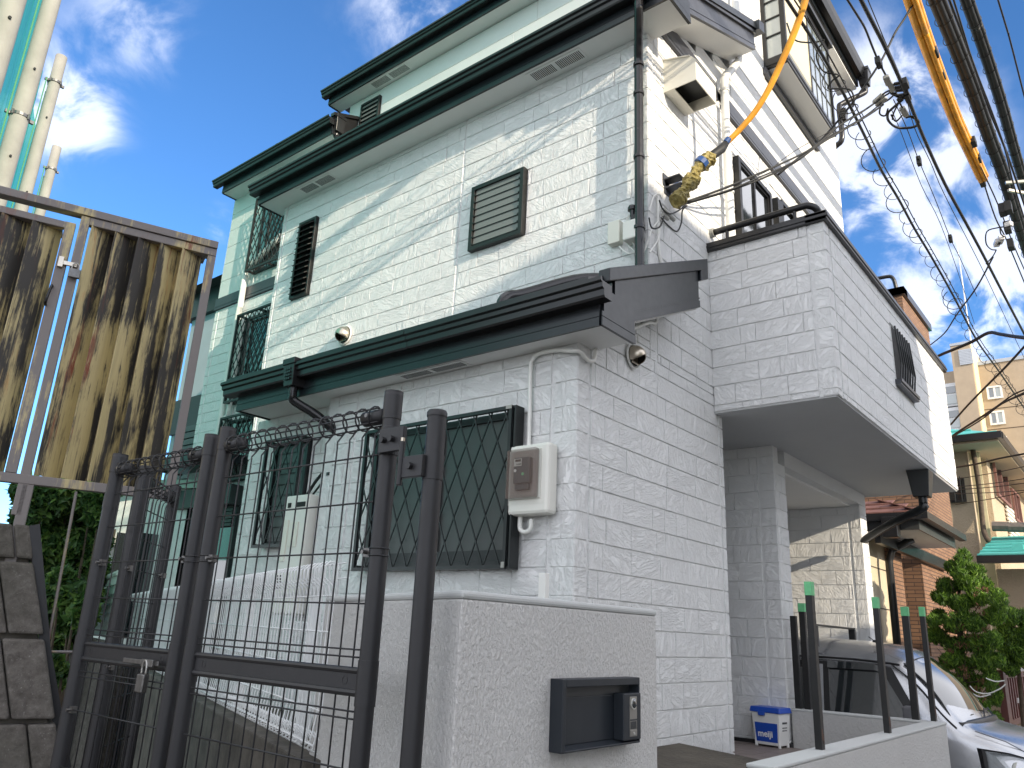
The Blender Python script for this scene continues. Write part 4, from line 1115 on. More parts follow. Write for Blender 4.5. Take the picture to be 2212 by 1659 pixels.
b = MB(); b.cyl(((sx0 + sx1) / 2 - .001, y - .0562, mz0 + .034), ((sx0 + sx1) / 2 - .001, y - .0556, mz0 + .034), .0022, 8); b.cyl(((sx0 + sx1) / 2 + .004, y - .0562, mz0 + .030), ((sx0 + sx1) / 2 + .004, y - .0556, mz0 + .030), .0022, 8); b.build('button_mark', 'pipe_white', st)

# ---------------------------------------------------------------- blue-lidded box
bz = .7435
def boxpt(x, y, X): return at(x, y, 0, X)
bxX = 6.36
pL = at(1626, 1609, 2, bz); pR = at(1687, 1618, 2, bz); pB = at(1704, 1614, 2, bz)
du = (pR - pL); du.z = 0; Lb = du.length; du.normalize(); dn_ = Vector((-du.y, du.x, 0))
if dn_.dot(pB - pR) < 0: dn_ = -dn_
Wb = max(.16, min(.24, (pB - pR).dot(dn_)))
Hb = (at(1687, 1618 - 88, 1, pR.y).z - bz)
sb = thing('storage_box', tuple((pL + pR) / 2), 'white plastic box with a blue lid and blue label on the porch', 'storage box')
def LB(u, w, z): return pL + du * u + dn_ * w + Vector((0, 0, z))
b = MB(); i_ = .008
b.hexa([LB(i_ * 2, i_ * 2, .012), LB(Lb - i_ * 2, i_ * 2, .012), LB(Lb - i_ * 2, Wb - i_ * 2, .012), LB(i_ * 2, Wb - i_ * 2, .012), LB(0, 0, Hb * .86), LB(Lb, 0, Hb * .86), LB(Lb, Wb, Hb * .86), LB(0, Wb, Hb * .86)])
b.build('tub', 'white_plastic', sb, bevel=.006)
b = MB()
for (u, w) in ((.022, .022), (Lb - .022, .022), (Lb - .022, Wb - .022), (.022, Wb - .022)): b.cyl(LB(u, w, 0), LB(u, w, .05), .012, 10)
b.build('feet', 'white_plastic', sb)
b = MB(); b.hexa([LB(-.012, -.012, Hb * .86), LB(Lb + .012, -.012, Hb * .86), LB(Lb + .012, Wb + .012, Hb * .86), LB(-.012, Wb + .012, Hb * .86), LB(-.004, -.004, Hb), LB(Lb + .004, -.004, Hb), LB(Lb + .004, Wb + .004, Hb), LB(-.004, Wb + .004, Hb)])
b.hexa([LB(Lb * .28, -.020, Hb * .78), LB(Lb * .50, -.020, Hb * .78), LB(Lb * .50, -.004, Hb * .78), LB(Lb * .28, -.004, Hb * .78), LB(Lb * .26, -.016, Hb * .88), LB(Lb * .52, -.016, Hb * .88), LB(Lb * .52, 0, Hb * .88), LB(Lb * .26, 0, Hb * .88)])
b.build('lid', 'blue_plastic', sb, bevel=.006)
b = MB()
f0 = lambda u, z: LB(u, i_ * 2 * (1 - (z - .012) / (Hb * .86 - .012)) - .0015, z)
b.quad(f0(.03, .035), f0(Lb - .03, .035), f0(Lb - .022, Hb * .60), f0(.022, Hb * .60)); b.build('label', 'blue_plastic', sb)
def text(body, size, mname, parent, origin, ux, nrm, extrude=.0006, offset=0, align='LEFT'):
    cu = bpy.data.curves.new('lettering', 'FONT'); cu.body = body; cu.size = size; cu.extrude = extrude; cu.offset = offset; cu.align_x = align; cu.resolution_u = 3
    o = bpy.data.objects.new('lettering', cu); COL.objects.link(o)
    ux = Vector(ux).normalized(); nz_ = Vector(nrm).normalized(); uy = nz_.cross(ux)
    bpy.context.view_layer.update()
    me = bpy.data.meshes.new_from_object(o)
    bpy.data.objects.remove(o); bpy.data.curves.remove(cu)
    Mx = Matrix((ux, uy, nz_)).transposed()
    for v in me.vertices: v.co = Mx @ v.co
    me.materials.append(M[mname])
    return inst('lettering', me, parent, origin)
text('meiji', .066, 'white_plastic', sb, f0(Lb * .19, Hb * .25) - dn_ * .002, du, -dn_, .0008, .0018)
for i, (h_, w_) in enumerate(((.72, .10), (.58, .09), (.50, .09))):
    b = MB()
    rn = random.Random(i)
    u = .05
    while u < Wb - .05:
        a = rn.uniform(.004, .008); b.box(0, 0, 0, .001, .001, .001) if False else None
        p = pL + du * (Lb - i_ * 2 * (1 - h_) + .0012) + dn_ * u + Vector((0, 0, Hb * .86 * h_)); b.bar(p, p + dn_ * a, .001, .007 if i else .014); u += a + .003
    b.build('small_print', 'meter_dark', sb, kind='stuff')

# ---------------------------------------------------------------- silver van
van = thing('van', (7.9, 2.6, GZ), 'silver van nose-out in the carport under the balcony', 'van')
vx0, vx1 = 7.12, 8.58; vc = (vx0 + vx1) / 2
# stations along Y: y, sill z, belt z, rail z, rail inset, shoulder z, centre z, nose bulge
ST = [(4.6, .10, .93, 1.40, .14, 1.50, 1.56, 0), (3.6, .10, .93, 1.41, .14, 1.52, 1.585, 0), (2.5, .10, .93, 1.41, .14, 1.52, 1.585, 0), (2.0, .10, .93, 1.405, .14, 1.51, 1.57, 0), (1.80, .10, .93, 1.39, .15, 1.48, 1.535, -.02), (1.70, .10, .93, 1.37, .16, 1.43, 1.475, -.05),
      (1.55, .10, .93, 1.20, .12, 1.25, 1.28, -.09), (1.36, .10, .91, .965, .08, .985, 1.0, -.12), (1.28, .10, .86, .935, .07, .96, .975, -.12), (1.05, .10, .80, .87, .06, .91, .93, -.13), (.93, .12, .70, .80, .06, .85, .875, -.14), (.87, .15, .58, .70, .05, .76, .78, -.15), (.85, .18, .45, .55, .04, .6, .62, -.16)]
def vsec(s):
    y, si, be, ra, ri, sh, ce, bu = s
    L = [(vx0 + .03, y, si), (vx0 + .0, y, (si + be) / 2), (vx0 + .01, y, be), (vx0 + ri, y + bu * .15, ra), (vx0 + ri + .07, y + bu * .3, (ra + sh) / 2 + .01), (vx0 + ri + .20, y + bu * .6, sh), (vc - .25, y + bu * .92, ce - .006), (vc, y + bu, ce)]
    R = [(2 * vc - x, yy, z) for (x, yy, z) in L[-2::-1]]
    return L + R
b = MB(); V = []; F = []
secs = [vsec(s) for s in ST]; n = len(secs[0])
for s in secs: V += s
for i in range(len(secs) - 1):
    for j in range(n - 1): F.append((i * n + j, i * n + j + 1, (i + 1) * n + j + 1, (i + 1) * n + j))
F.append(tuple(range((len(secs) - 1) * n, len(secs) * n)))
b.add(V, F); body = b.build('body', 'carbody', van, smooth=True)
sdv = body.modifiers.new('sub', 'SUBSURF'); sdv.levels = 2; sdv.render_levels = 2
# left side glass, belt to rail
def side(y, z, o=.006):
    t = min(1, max(0, (z - .93) / .47)); return Vector((vx0 + .01 + .135 * t - o, y, z))
def sidepoly(pts, m, name, parent, o=.006, th=.004):
    P = [side(y, z, o) for y, z in pts]; q = MB(); q.prism(P, (-th, 0, 0)); return q.build(name, m, parent, bevel=0)
sidepoly([(4.4, .955), (1.60, .955), (1.62, 1.03), (1.80, 1.36), (1.92, 1.385), (4.4, 1.385)], 'black_trim', 'window_surround', van, .012)
sidepoly([(2.28, .985), (1.66, .985), (1.86, 1.31), (1.93, 1.325), (2.30, 1.325)], 'glass', 'front_side_window', van, .018)
sidepoly([(4.2, .985), (2.40, .985), (2.42, 1.325), (4.2, 1.325)], 'glass', 'rear_side_window', van, .018)
sidepoly([(2.355, .96), (2.325, .96), (2.345, 1.36), (2.375, 1.36)], 'carbody', 'door_pillar', van, .024)
b = MB(); b.tube(smooth_path([side(4.4, 1.41, .008), side(2.4, 1.415, .008), side(1.9, 1.40, .012), side(1.74, 1.385, .008)], 3), .010, 6); b.build('roof_rail', 'black_trim', van)
b = MB(); b.tube(smooth_path([side(1.80, 1.385, .004), Vector((vx0 + .12, 1.62, 1.24)), Vector((vx0 + .075, 1.46, 1.05)), Vector((vx0 + .05, 1.36, .955))], 4), .006, 6); b.build('pillar_seal', 'black_trim', van)
# wind deflector over side windows
sidepoly([(2.30, 1.335), (1.92, 1.335), (1.83, 1.31), (1.86, 1.36), (1.93, 1.385), (2.30, 1.39)], 'glass', 'window_visor', van, .05)
# windscreen
wsV = []; wsF = []
def wspt(u, t):   # u 0..1 across, t 0..1 up
    c = 1 - (2 * u - 1) ** 2
    yb = 1.40 - .125 * c; yt = 1.735 - .07 * c
    zb = .965 + .035 * c; zt = 1.385 + .06 * c
    xl0, xl1 = vx0 + .10, vx0 + .185
    xa = xl0 + (xl1 - xl0) * t; x = xa + (2 * (vc - xa)) * u
    y = yb + (yt - yb) * t - .035 * math.sin(math.pi * t); z = zb + (zt - zb) * t + .02 * math.sin(math.pi * t)
    return Vector((x, y - .02, z + .012))
N = 16
for i in range(9):
    for j in range(N + 1): wsV.append(wspt(j / N, i / 8))
for i in range(8):
    for j in range(N): wsF.append((i * (N + 1) + j, i * (N + 1) + j + 1, (i + 1) * (N + 1) + j + 1, (i + 1) * (N + 1) + j))
b = MB(); b.add(wsV, wsF); b.build('windscreen', 'glass', van, smooth=True)
b = MB(); edge = [wspt(j / 20, 0) for j in range(21)]; edge = [p + Vector((0, -.03, -.01)) for p in edge]
b.tube(edge, .028, 8); b.build('cowl', 'black_trim', van, smooth=True)
b = MB(); b.tube([wspt(0, t / 6) + Vector((-.006, 0, 0)) for t in range(7)] + [wspt(j / 10, 1) for j in range(1, 11)] + [wspt(1, 1 - t / 6) for t in range(1, 7)], .007, 6); b.build('windscreen_seal', 'black_trim', van)
for (a, c, lb) in ((.30, .62, 1), (.55, .88, 2)):
    b = MB(); p = wspt(a, 0) + Vector((0, -.04, .0)); b.tube([p, wspt((a + c) / 2, .10) + Vector((0, -.02, .015)), wspt(c, .08) + Vector((0, -.015, .01))], .006, 6); b.tube([wspt(a - .1, .06) + Vector((0, -.012, .012)), wspt(c, .05) + Vector((0, -.012, .012))], .004, 5); b.build('wiper', 'black_trim', van)
# antenna stub, roof rack, mirror, headlight
b = MB(); b.hexa([(vx0 + .34, 1.93, 1.55), (vx0 + .37, 1.93, 1.55), (vx0 + .37, 1.99, 1.555), (vx0 + .34, 1.99, 1.555), (vx0 + .35, 1.96, 1.575), (vx0 + .36, 1.96, 1.575), (vx0 + .36, 1.985, 1.575), (vx0 + .35, 1.985, 1.575)]); b.tube([(vx0 + .355, 1.975, 1.565), (vx0 + .355, 2.02, 1.60)], .004, 5); b.build('antenna', 'black_trim', van)
for y in (2.42, 3.5):
    b = MB(); b.box(vx0 + .12, y - .016, 1.672, vx1 - .12, y + .016, 1.69); b.box(vx0 + .16, y - .03, 1.50, vx0 + .20, y + .03, 1.675); b.box(vx1 - .20, y - .03, 1.50, vx1 - .16, y + .03, 1.675); b.build('roof_rack_bar', 'black_trim', van, bevel=.004)
b = MB(); b.box(vx0 - .10, 1.62, .99, vx0 - .0, 1.70, 1.09); b.box(vx0 - .01, 1.65, 1.0, vx0 + .05, 1.69, 1.03); b.build('door_mirror', 'mirror_grey', van, bevel=.022)
hl = [Vector((vx0 - .014, 1.20, .835)), Vector((vx0 - .002, 1.02, .825)), Vector((vx0 + .06, .90, .795)), Vector((vx0 + .16, .85, .74)), Vector((vx0 + .15, .82, .62)), Vector((vx0 + .03, .88, .60)), Vector((vx0 - .018, 1.02, .635)), Vector((vx0 - .022, 1.19, .70))]
b = MB(); b.prism(hl, (.05, .05, 0)); b.build('headlight_surround', 'black_trim', van)
ctr = sum(hl, Vector()) / 8
hl2 = [ctr + (p - ctr) * .90 + Vector((-.012, -.010, 0)) for p in hl]
b = MB(); b.prism(hl2, (.03, .03, 0)); hlo = b.build('headlight', 'lampglass', van, bevel=.008)
b = MB(); b.lathe([(.0, 0), (.05, -.0), (.055, -.01), (.0, -.012)], ctr + Vector((-.006, -.008, 0)), (-.8, -.6, 0), 18); b.build('reflector', 'meter_panel', hlo, smooth=True)
b = MB(); b.tube([(vx0 + .06, 1.24, .945), (vx0 + .065, 1.05, .895), (vx0 + .10, .93, .83)], .003, 5); b.build('bonnet_gap', 'black_trim', van)
for (y, s) in ((1.25, 1), (3.9, 1)):
    for x in (vx0 + .02, vx1 - .20):
        b = MB(); b.cyl((x, y, GZ + .28), (x + .18, y, GZ + .28), .28, 28); wo = b.build('wheel', 'black_trim', van)
        b = MB(); b.cyl((x - .004, y, GZ + .28), (x + .184, y, GZ + .28), .18, 24); b.build('rim', 'silver', wo)

# ---------------------------------------------------------------- mesh gate
GX = 1.5; PT = 2.17
HZ = [at(x, y, 0, GX).z for x, y in ((504, 1030), (489, 1115), (475, 1206), (461, 1297), (453, 1379), (445, 1392), (430, 1487), (432, 1501), (413, 1588))]
HZ += [HZ[-1] - .2, HZ[-1] - .4, HZ[-1] - .55]
RAILZ = at(600, 1452, 0, GX).z
PITCH = .0578
wire_me = {}
def shared(name, key, builder, m):
    if key not in wire_me:
        b = MB(); builder(b); me = bpy.data.meshes.new(name); me.from_pydata([tuple(p) for p in b.v], [], b.f)
        me.materials.append(M[m])
        for p in me.polygons: p.use_smooth = len(p.vertices) == 4
        wire_me[key] = me
    return wire_me[key]
def mesh_leaf(root, P0, P1, top, rail=True, bottom=GZ + .05, rdia=.0027):
    """mesh panel between two posts; P0,P1 on the ground plane"""
    P0 = Vector(P0); P1 = Vector(P1); d = (P1 - P0); L = d.length; d.normalize(); nrm = Vector((-d.y, d.x, 0))
    rz = math.atan2(d.y, d.x)
    zt = top - .075     # coil centre
    R = .034
    def up(z): return Vector((0, 0, z))
    # vertical wires (curving into the coil)
    def vb(b): b.tube([(0, -.0, bottom), (0, 0, zt - .075), (.004, -.002, zt - .055), (.012, -R * .9, zt - .02)], rdia, 6)
    vme = shared('mesh_wire', ('v', round(top, 3), rdia), vb, 'mesh_paint')
    def rb(b):
        pts = [(math.cos(a) * R * .0 + a * .0013, math.sin(a) * R, math.cos(a) * R) for a in [i * 2 * math.pi / 14 for i in range(15)]]
        b.tube(pts, rdia, 5, caps=False)
    rme = shared('coil_ring', ('r', rdia), rb, 'mesh_paint')
    n = int((L - .05) / PITCH); s0 = (L - (n - 1) * PITCH) / 2
    for i in range(n):
        s = s0 + i * PITCH
        inst('mesh_wire', vme, root, P0 + d * s, rot=(0, 0, rz))
        inst('coil_ring', rme, root, P0 + d * s + up(zt), rot=(0, 0, rz))
    def hb(b): b.tube([(0, 0, 0), (L - .05, 0, 0)], rdia, 6)
    hme = shared('cross_wire', ('h', round(L, 3), rdia), hb, 'mesh_paint')
    for z in HZ: inst('cross_wire', hme, root, P0 + d * .025 + nrm * .006 + up(z), rot=(0, 0, rz))
    for k in range(4):
        a = rad(45 + 90 * k); inst('cross_wire', hme, root, P0 + d * .025 + nrm * (math.sin(a) * (R - .004)) + up(zt + math.cos(a) * (R - .004)), rot=(0, 0, rz))
    for s in (0.02, L - .10):
        b = MB(); b.cyl(P0 + d * s + up(zt), P0 + d * (s + .085) + up(zt), .024, 14); so = b.build('pipe_sleeve', 'gate_paint', root, smooth=True)
        b = MB(); q = P0 + d * (s + .05) + up(zt + .002); b.cyl(q - nrm * -.02, q + nrm * .032, .007, 8); b.build('bolt', 'zinc', so)
    if rail:
        b = MB()
        b.tube([P0 + d * .0 + up(RAILZ + .026), P1 + up(RAILZ + .026)], .009, 8); b.tube([P0 + up(RAILZ - .030), P1 + up(RAILZ - .030)], .010, 8)
        b.bar(P0 + up(RAILZ), P1 + up(RAILZ), .006, .056)
        ro = b.build('middle_rail', 'gate_paint', root)
        for s in (.075, L - .075):
            b = MB(); q = P0 + d * s + up(RAILZ); b.lathe([(.0, -.030), (.006, -.030), (.009, -.018), (.011, -.006), (.011, .004)], q, nrm, 10); b.build('bolt', 'zinc', ro)
def gpost(root, p, r, top, collars=(), name='post', m='gate_paint', screws=True):
    b = MB(); b.tube([(p[0], p[1], GZ), (p[0], p[1], top - .012)], r, 24); b.lathe([(r * 1.07, -.012), (r * 1.08, .0), (r * .95, .006), (0, .008)], (p[0], p[1], top - .012), (0, 0, 1), 24)
    o = b.build(name, m, root, smooth=True)
    em = o.modifiers.new('es', 'EDGE_SPLIT'); em.split_angle = rad(35)
    for (z0, z1) in collars:
        b = MB(); b.cyl((p[0], p[1], z0), (p[0], p[1], z1), r * 1.075, 24); c = b.build('collar', m, o, smooth=True); em = c.modifiers.new('es', 'EDGE_SPLIT'); em.split_angle = rad(35)
    return o
def clip(root, p, z, r, d):
    b = MB()
    for dz in (-.010, .010): b.tube([(p[0] + math.cos(a) * (r + .002), p[1] + math.sin(a) * (r + .002), z + dz) for a in [i * 2 * math.pi / 16 for i in range(17)]], .002, 5, caps=False)
    o = b.build('wire_clip', 'gate_paint', root)
    q = Vector((p[0], p[1], z)) + Vector(d) * (r + .012); b = MB(); b.cyl(q, q + Vector((-.03, 0, 0)), .006, 8); b.box(q.x - .014, q.y - .012, z - .012, q.x + .006, q.y + .012, z + .012); b.build('bolt', 'zinc', o)
PR = .0262
g1 = thing('mesh_gate', (GX, 2.1, GZ), 'near leaf of the charcoal mesh gate, hinged to the post by the grey wall', 'gate', 'leaves of the charcoal mesh gate')
Y1, Y2, Y3, Y4 = 1.685, 2.565, 2.665, 3.385
gpost(g1, (GX, Y1), PR, PT, [(PT - .09, PT - .005), (RAILZ - .06, RAILZ + .055)])
gpost(g1, (GX, Y2), PR, PT, [(PT - .09, PT - .005), (RAILZ - .06, RAILZ + .055)])
mesh_leaf(g1, (GX, Y1 + .01, 0), (GX, Y2 - .01, 0), PT)
clip(g1, (GX, Y2), HZ[2], PR, (0, -1, 0)); clip(g1, (GX, Y1), HZ[2], PR, (0, 1, 0))
g2 = thing('mesh_gate', (GX, 3.0, GZ), 'far leaf of the charcoal mesh gate, padlocked in the middle', 'gate', 'leaves of the charcoal mesh gate')
gpost(g2, (GX, Y3), PR, PT - .015, [(PT - .10, PT - .02), (RAILZ - .06, RAILZ + .055)])
gpost(g2, (GX, Y4), PR + .003, PT - .015, [(PT - .10, PT - .02), (RAILZ - .06, RAILZ + .055), (HZ[0] - .06, HZ[0] + .0)])
mesh_leaf(g2, (GX, Y3 + .01, 0), (GX, Y4 - .01, 0), PT - .015)
clip(g2, (GX, Y3), HZ[2], PR, (0, 1, 0)); clip(g2, (GX, Y4), HZ[2], PR, (0, -1, 0)); clip(g2, (GX, Y4), HZ[8], PR, (0, -1, 0))
# latch plate and sliding bolt
b = MB(); q = Vector((GX - .03, Y3 + .17, RAILZ - .012)); b.box(q.x - .004, q.y - .12, q.z - .010, q.x + .004, q.y + .13, q.z + .006); b.box(q.x - .014, q.y - .10, q.z - .014, q.x, q.y - .02, q.z + .010); b.build('latch_bolt', 'zinc', g2, bevel=.002)
b = MB(); q = Vector((GX - .045, Y3 + .115, RAILZ - .035))
b.tube(smooth_path([q + Vector((0, -.014, -.02)), q + Vector((0, -.014, .015)), q + Vector((0, 0, .03)), q + Vector((0, .014, .015)), q + Vector((0, .014, -.02))], 3), .004, 8)
b.build('shackle', 'silver', None, label='round steel shackle', kind=None) if False else None
pl_ = thing('padlock', tuple(q + Vector((0, 0, -.075))), 'small brass-grey padlock hanging on the middle of the mesh gate', 'padlock')
b.build('shackle', 'silver', pl_, smooth=True)
b = MB(); b.box(q.x - .011, q.y - .024, q.z - .075, q.x + .011, q.y + .024, q.z - .015); b.build('lock_body', 'zinc', pl_, bevel=.004)
# free-standing hinge post with hinge
hp = thing('gate_post', (GX, 1.502, GZ), 'single round charcoal post between the mesh gate and the grey wall', 'post')
gpost(hp, (GX + .004, 1.502), .0268, 2.088, [(at(915, 1012, 0, GX).z - .035, at(915, 1012, 0, GX).z + .035)])
hz = at(915, 1012, 0, GX).z
b = MB(); b.box(GX - .040, 1.502, hz - .03, GX - .024, 1.592, hz + .03); b.cyl((GX - .038, 1.588, hz - .05), (GX - .038, 1.588, hz + .075), .0085, 14); b.build('hinge', 'gate_paint', hp, bevel=.002)
b = MB(); b.cyl((GX - .038, 1.588, hz + .03), (GX - .038, 1.588, hz + .085), .006, 12); b.build('hinge_pin', 'steel', hp)
b = MB(); b.cyl((GX - .052, 1.545, hz), (GX - .040, 1.545, hz), .010, 6); b.build('bolt', 'gate_paint', hp)
hz2 = hz + .075
b = MB(); b.cyl((GX, Y1, hz2 - .025), (GX, Y1, hz2 + .06), PR * 1.09, 24); b.box(GX - .042, 1.585, hz2 - .025, GX - .026, Y1, hz2 + .045); hg = b.build('hinge', 'gate_paint', g1, bevel=.002)
for y in (1.66, 1.625): b = MB(); b.cyl((GX - .056, y, hz2 + .01), (GX - .042, y, hz2 + .01), .009, 6); b.build('bolt', 'gate_paint', hg)
# mesh fence running back from the far gate post
f1 = thing('mesh_fence', (1.9, 3.8, GZ), 'charcoal mesh fence turning away behind the far gate post', 'fence')
Pb = at(318, 1005, 2, 2.17); Pc = at(381, 1047, 2, 2.17)
gpost(f1, (Pb.x, Pb.y), PR + .006, 2.17, [(2.05, 2.16), (1.86, 1.93)]); gpost(f1, (Pc.x, Pc.y), PR, 2.17, [(2.05, 2.16)])
mesh_leaf(f1, (Pb.x, Pb.y, 0), (Pc.x, Pc.y, 0), 2.17, rail=False)
for z in (HZ[2], HZ[6]): clip(f1, (Pb.x, Pb.y), z, PR, (0, -1, 0)); clip(f1, (Pc.x, Pc.y), z, PR, (0, -1, 0))

# ---------------------------------------------------------------- white mesh fence on its curb
b = MB(); t0, t1 = 1.0, 9.5
b.prism([bl(t0, -.06, GZ), bl(t0, .10, GZ), bl(t0, .10, 1.05), bl(t0, -.06, 1.05)], BD * (t1 - t0))
b.build('curb_wall', 'curb', None, bevel=.008, label='stained concrete curb wall carrying the white mesh fence', cat='wall', origin=bl(t0, 0, GZ))
g = MB(); g.prism([bl(t0 + .16, .10, .90), bl(t0 + .16, 2.6, .90), bl(t0 + .16, 2.6, GZ), bl(t0 + .16, .10, GZ)], BD * 8.0); g.build('yard', 'soil', kind='structure')
wf = thing('mesh_fence', tuple(bl(1.2, 0, 1.05)), 'low white mesh fence with looped top along the concrete curb', 'fence')
brz = math.atan2(BD.y, BD.x)
def wb(b):
    b.tube([(0, .022, 1.135), (0, -.018, 1.09), (0, -.020, 1.07), (0, .0, 1.062), (0, .022, 1.075), (0, .010, 1.13), (0, 0, 1.20), (0, 0, 1.60), (0, .012, 1.635), (0, .050, 1.665), (0, .052, 1.70), (0, .030, 1.722), (0, .0, 1.715), (0, -.004, 1.60)], .0032, 5)
wme = shared('fence_wire', 'ww', wb, 'white_wire')
nW = int((8.3 - 1.05) / .05)
for i in range(nW): inst('fence_wire', wme, wf, bl(1.05 + i * .05 if i < 200 else 0), rot=(0, 0, brz))
def hb(b): b.tube([(0, 0, 0), (2.42, 0, 0)], .0032, 5)
hme = shared('fence_rail_wire', 'wh', hb, 'white_wire')
for k in range(3):
    for (n_, z) in ((.0, 1.20), (0, 1.34), (0, 1.47), (0, 1.60), (.048, 1.668), (.03, 1.722), (.022, 1.077), (-.018, 1.09)):
        inst('fence_rail_wire', hme, wf, bl(1.05 + k * 2.43, n_, z), rot=(0, 0, brz))
for t in (1.42, 2.60, 3.75, 4.9, 6.1, 7.3):
    b = MB(); c = bl(t, .045, 0); e1 = BD * .022; e2 = BN * .022
    b.prism([c - e1 - e2 + Vector((0, 0, 1.02)), c + e1 - e2 + Vector((0, 0, 1.02)), c + e1 + e2 + Vector((0, 0, 1.02)), c - e1 + e2 + Vector((0, 0, 1.02))], (0, 0, .66)); b.build('fence_post', 'white_wire', wf, bevel=.003)
# second, lower white fence return behind
wf2 = thing('mesh_fence', tuple(bl(1.5, .7, .9)), 'second white mesh fence seen low behind the first', 'fence')
for i in range(46): inst('fence_wire', wme, wf2, bl(1.30 + i * .05, .55, -.22), rot=(0, 0, brz))
for (n_, z) in ((.0, 1.20), (0, 1.34), (0, 1.47), (0, 1.60), (.048, 1.668), (.03, 1.722)): inst('fence_rail_wire', hme, wf2, bl(1.30, .55 + n_, z - .22), rot=(0, 0, brz))

# ---------------------------------------------------------------- rusty steel gate on the block wall
AZ = rad(-22)
a_ = ray(462, 532); a_.z = 0; a_.normalize(); RO = a_ * 4.6
RD = Vector((math.cos(AZ), math.sin(AZ), 0)); RN = Vector((RD.y, -RD.x, 0))      # RN towards the camera
def rg(u, n, z): return Vector((RO.x, RO.y, 0)) + RD * u + RN * n + Vector((0, 0, z))
def rgz(x, y):
    r = ray(x, y); nn_ = Vector((-RD.y, RD.x, 0)); t = nn_.dot(RO) / nn_.dot(r); q = r * t
    return (q - RO).dot(RD), q.z + CAMZ
ZB = sum(rgz(*p)[1] for p in ((200, 1045), (360, 1060))) / 2; ZT = sum(rgz(*p)[1] for p in ((200, 470), (440, 530))) / 2
rgate = thing('rusty_gate', tuple(rg(-.4, 0, ZB)), 'rusty paint-streaked steel sheet gate leaning against the sky at the left', 'gate')
def rbox(b, u0, u1, n0, n1, z0, z1):
    p = [rg(u0, n0, z0), rg(u1, n0, z0), rg(u1, n1, z0), rg(u0, n1, z0), rg(u0, n0, z1), rg(u1, n0, z1), rg(u1, n1, z1), rg(u0, n1, z1)]; return b.hexa(p)
UG = rgz(160, 475)[0]; UG0 = rgz(117, 900)[0]
u_l = rgz(106, 750)[0]; u_r = rgz(145, 750)[0]
gapc = (u_l + u_r) / 2
R1 = 0.02; W_ = .045
b = MB(); rbox(b, -2.6, R1 - .0, -.04, .03, ZT - .01, ZT + .035); b.build('top_rail', 'rust_frame', rgate, bevel=.003)
b = MB(); rbox(b, gapc + .012, R1, -.02, .02, ZT - .058, ZT - .012); rbox(b, gapc + .03, R1 - .05, -.14, -.02, ZT - .057, ZT - .04); b.build('frame_top', 'rust_frame', rgate, bevel=.003)
b = MB(); rbox(b, R1 - .045, R1, -.02, .02, ZB, ZT - .06); b.build('frame_side', 'rust_frame', rgate, bevel=.003)
b = MB(); rbox(b, gapc + .012 - .045, gapc + .012, -.02, .02, ZB - .2, ZT - .012); b.build('frame_side', 'rust_frame', rgate, bevel=.003)
b = MB(); rbox(b, -2.6, R1, -.022, .022, ZB - .045, ZB + .002); b.build('bottom_rail', 'rust_frame', rgate, bevel=.003)
b = MB(); rbox(b, gapc - .10, gapc - .05, -.02, .02, ZB + .003, ZT - .07); rbox(b, -2.6, gapc - .05, -.018, .018, ZT - .11, ZT - .071); rbox(b, -2.6, gapc - .11, -.14, -.018, ZT - .109, ZT - .09); b.build('frame_side', 'rust_frame', rgate, bevel=.003)
b = MB(); rbox(b, R1 - .42, R1 - .03, -.16, -.02, ZT - .01, ZT + .012); b.build('top_plate', 'rust_frame', rgate)
def pleats(u0, u1, n, z0, z1):
    w = (u1 - u0) / n
    for i in range(n):
        a = u0 + i * w; b = MB()
        d0, d1 = .02, -.055
        P = [rg(a, d0, z0), rg(a + w - .004, d1, z0), rg(a + w - .004, d1 - .003, z0), rg(a, d0 - .003, z0)]
        b.prism(P, Vector((0, 0, z1 - z0)))
        # short return fold
        P = [rg(a, d0, z0), rg(a - .004, d1 + .0, z0), rg(a - .008, d1, z0), rg(a - .003, d0, z0)]
        b.prism(P, Vector((0, 0, z1 - z0)))
        b.build('panel', 'rust_panel', rgate)
pleats(gapc + .028, R1 - .065, 5, ZB + .006, ZT - .0575)
pleats(gapc - .095 - 1.15, gapc - .105, 8, ZB + .006, ZT - .1095)
b = MB(); u, z = rgz(130, 570); rbox(b, gapc - .085, gapc + .0, .022, .034, z - .012, z + .012); rbox(b, gapc - .09, gapc - .065, .022, .04, z - .03, z + .03); b.build('hasp', 'steel', rgate, bevel=.002)
pd = thing('padlock', tuple(rg(gapc + .0, .045, z - .075)), 'grey padlock hanging from the hasp of the rusty gate', 'padlock')
b = MB(); rbox(b, gapc - .03, gapc + .025, .036, .056, z - .08, z - .03); b.build('lock_body', 'zinc', pd, bevel=.003)
b = MB(); b.tube(smooth_path([rg(gapc - .02, .046, z - .035), rg(gapc - .018, .046, z - .005), rg(gapc - .003, .046, z + .006), rg(gapc + .012, .046, z - .005), rg(gapc + .014, .046, z - .035)], 3), .0035, 6); b.build('shackle', 'silver', pd)
b = MB(); z = rgz(110, 640)[1]; b.tube(smooth_path([rg(gapc - .09, .02, z + .05), rg(gapc - .09, .06, z + .04), rg(gapc - .095, .065, z), rg(gapc - .10, .06, z - .05), rg(gapc - .10, .02, z - .06)], 3), .007, 6); b.build('handle', 'black_trim', rgate)
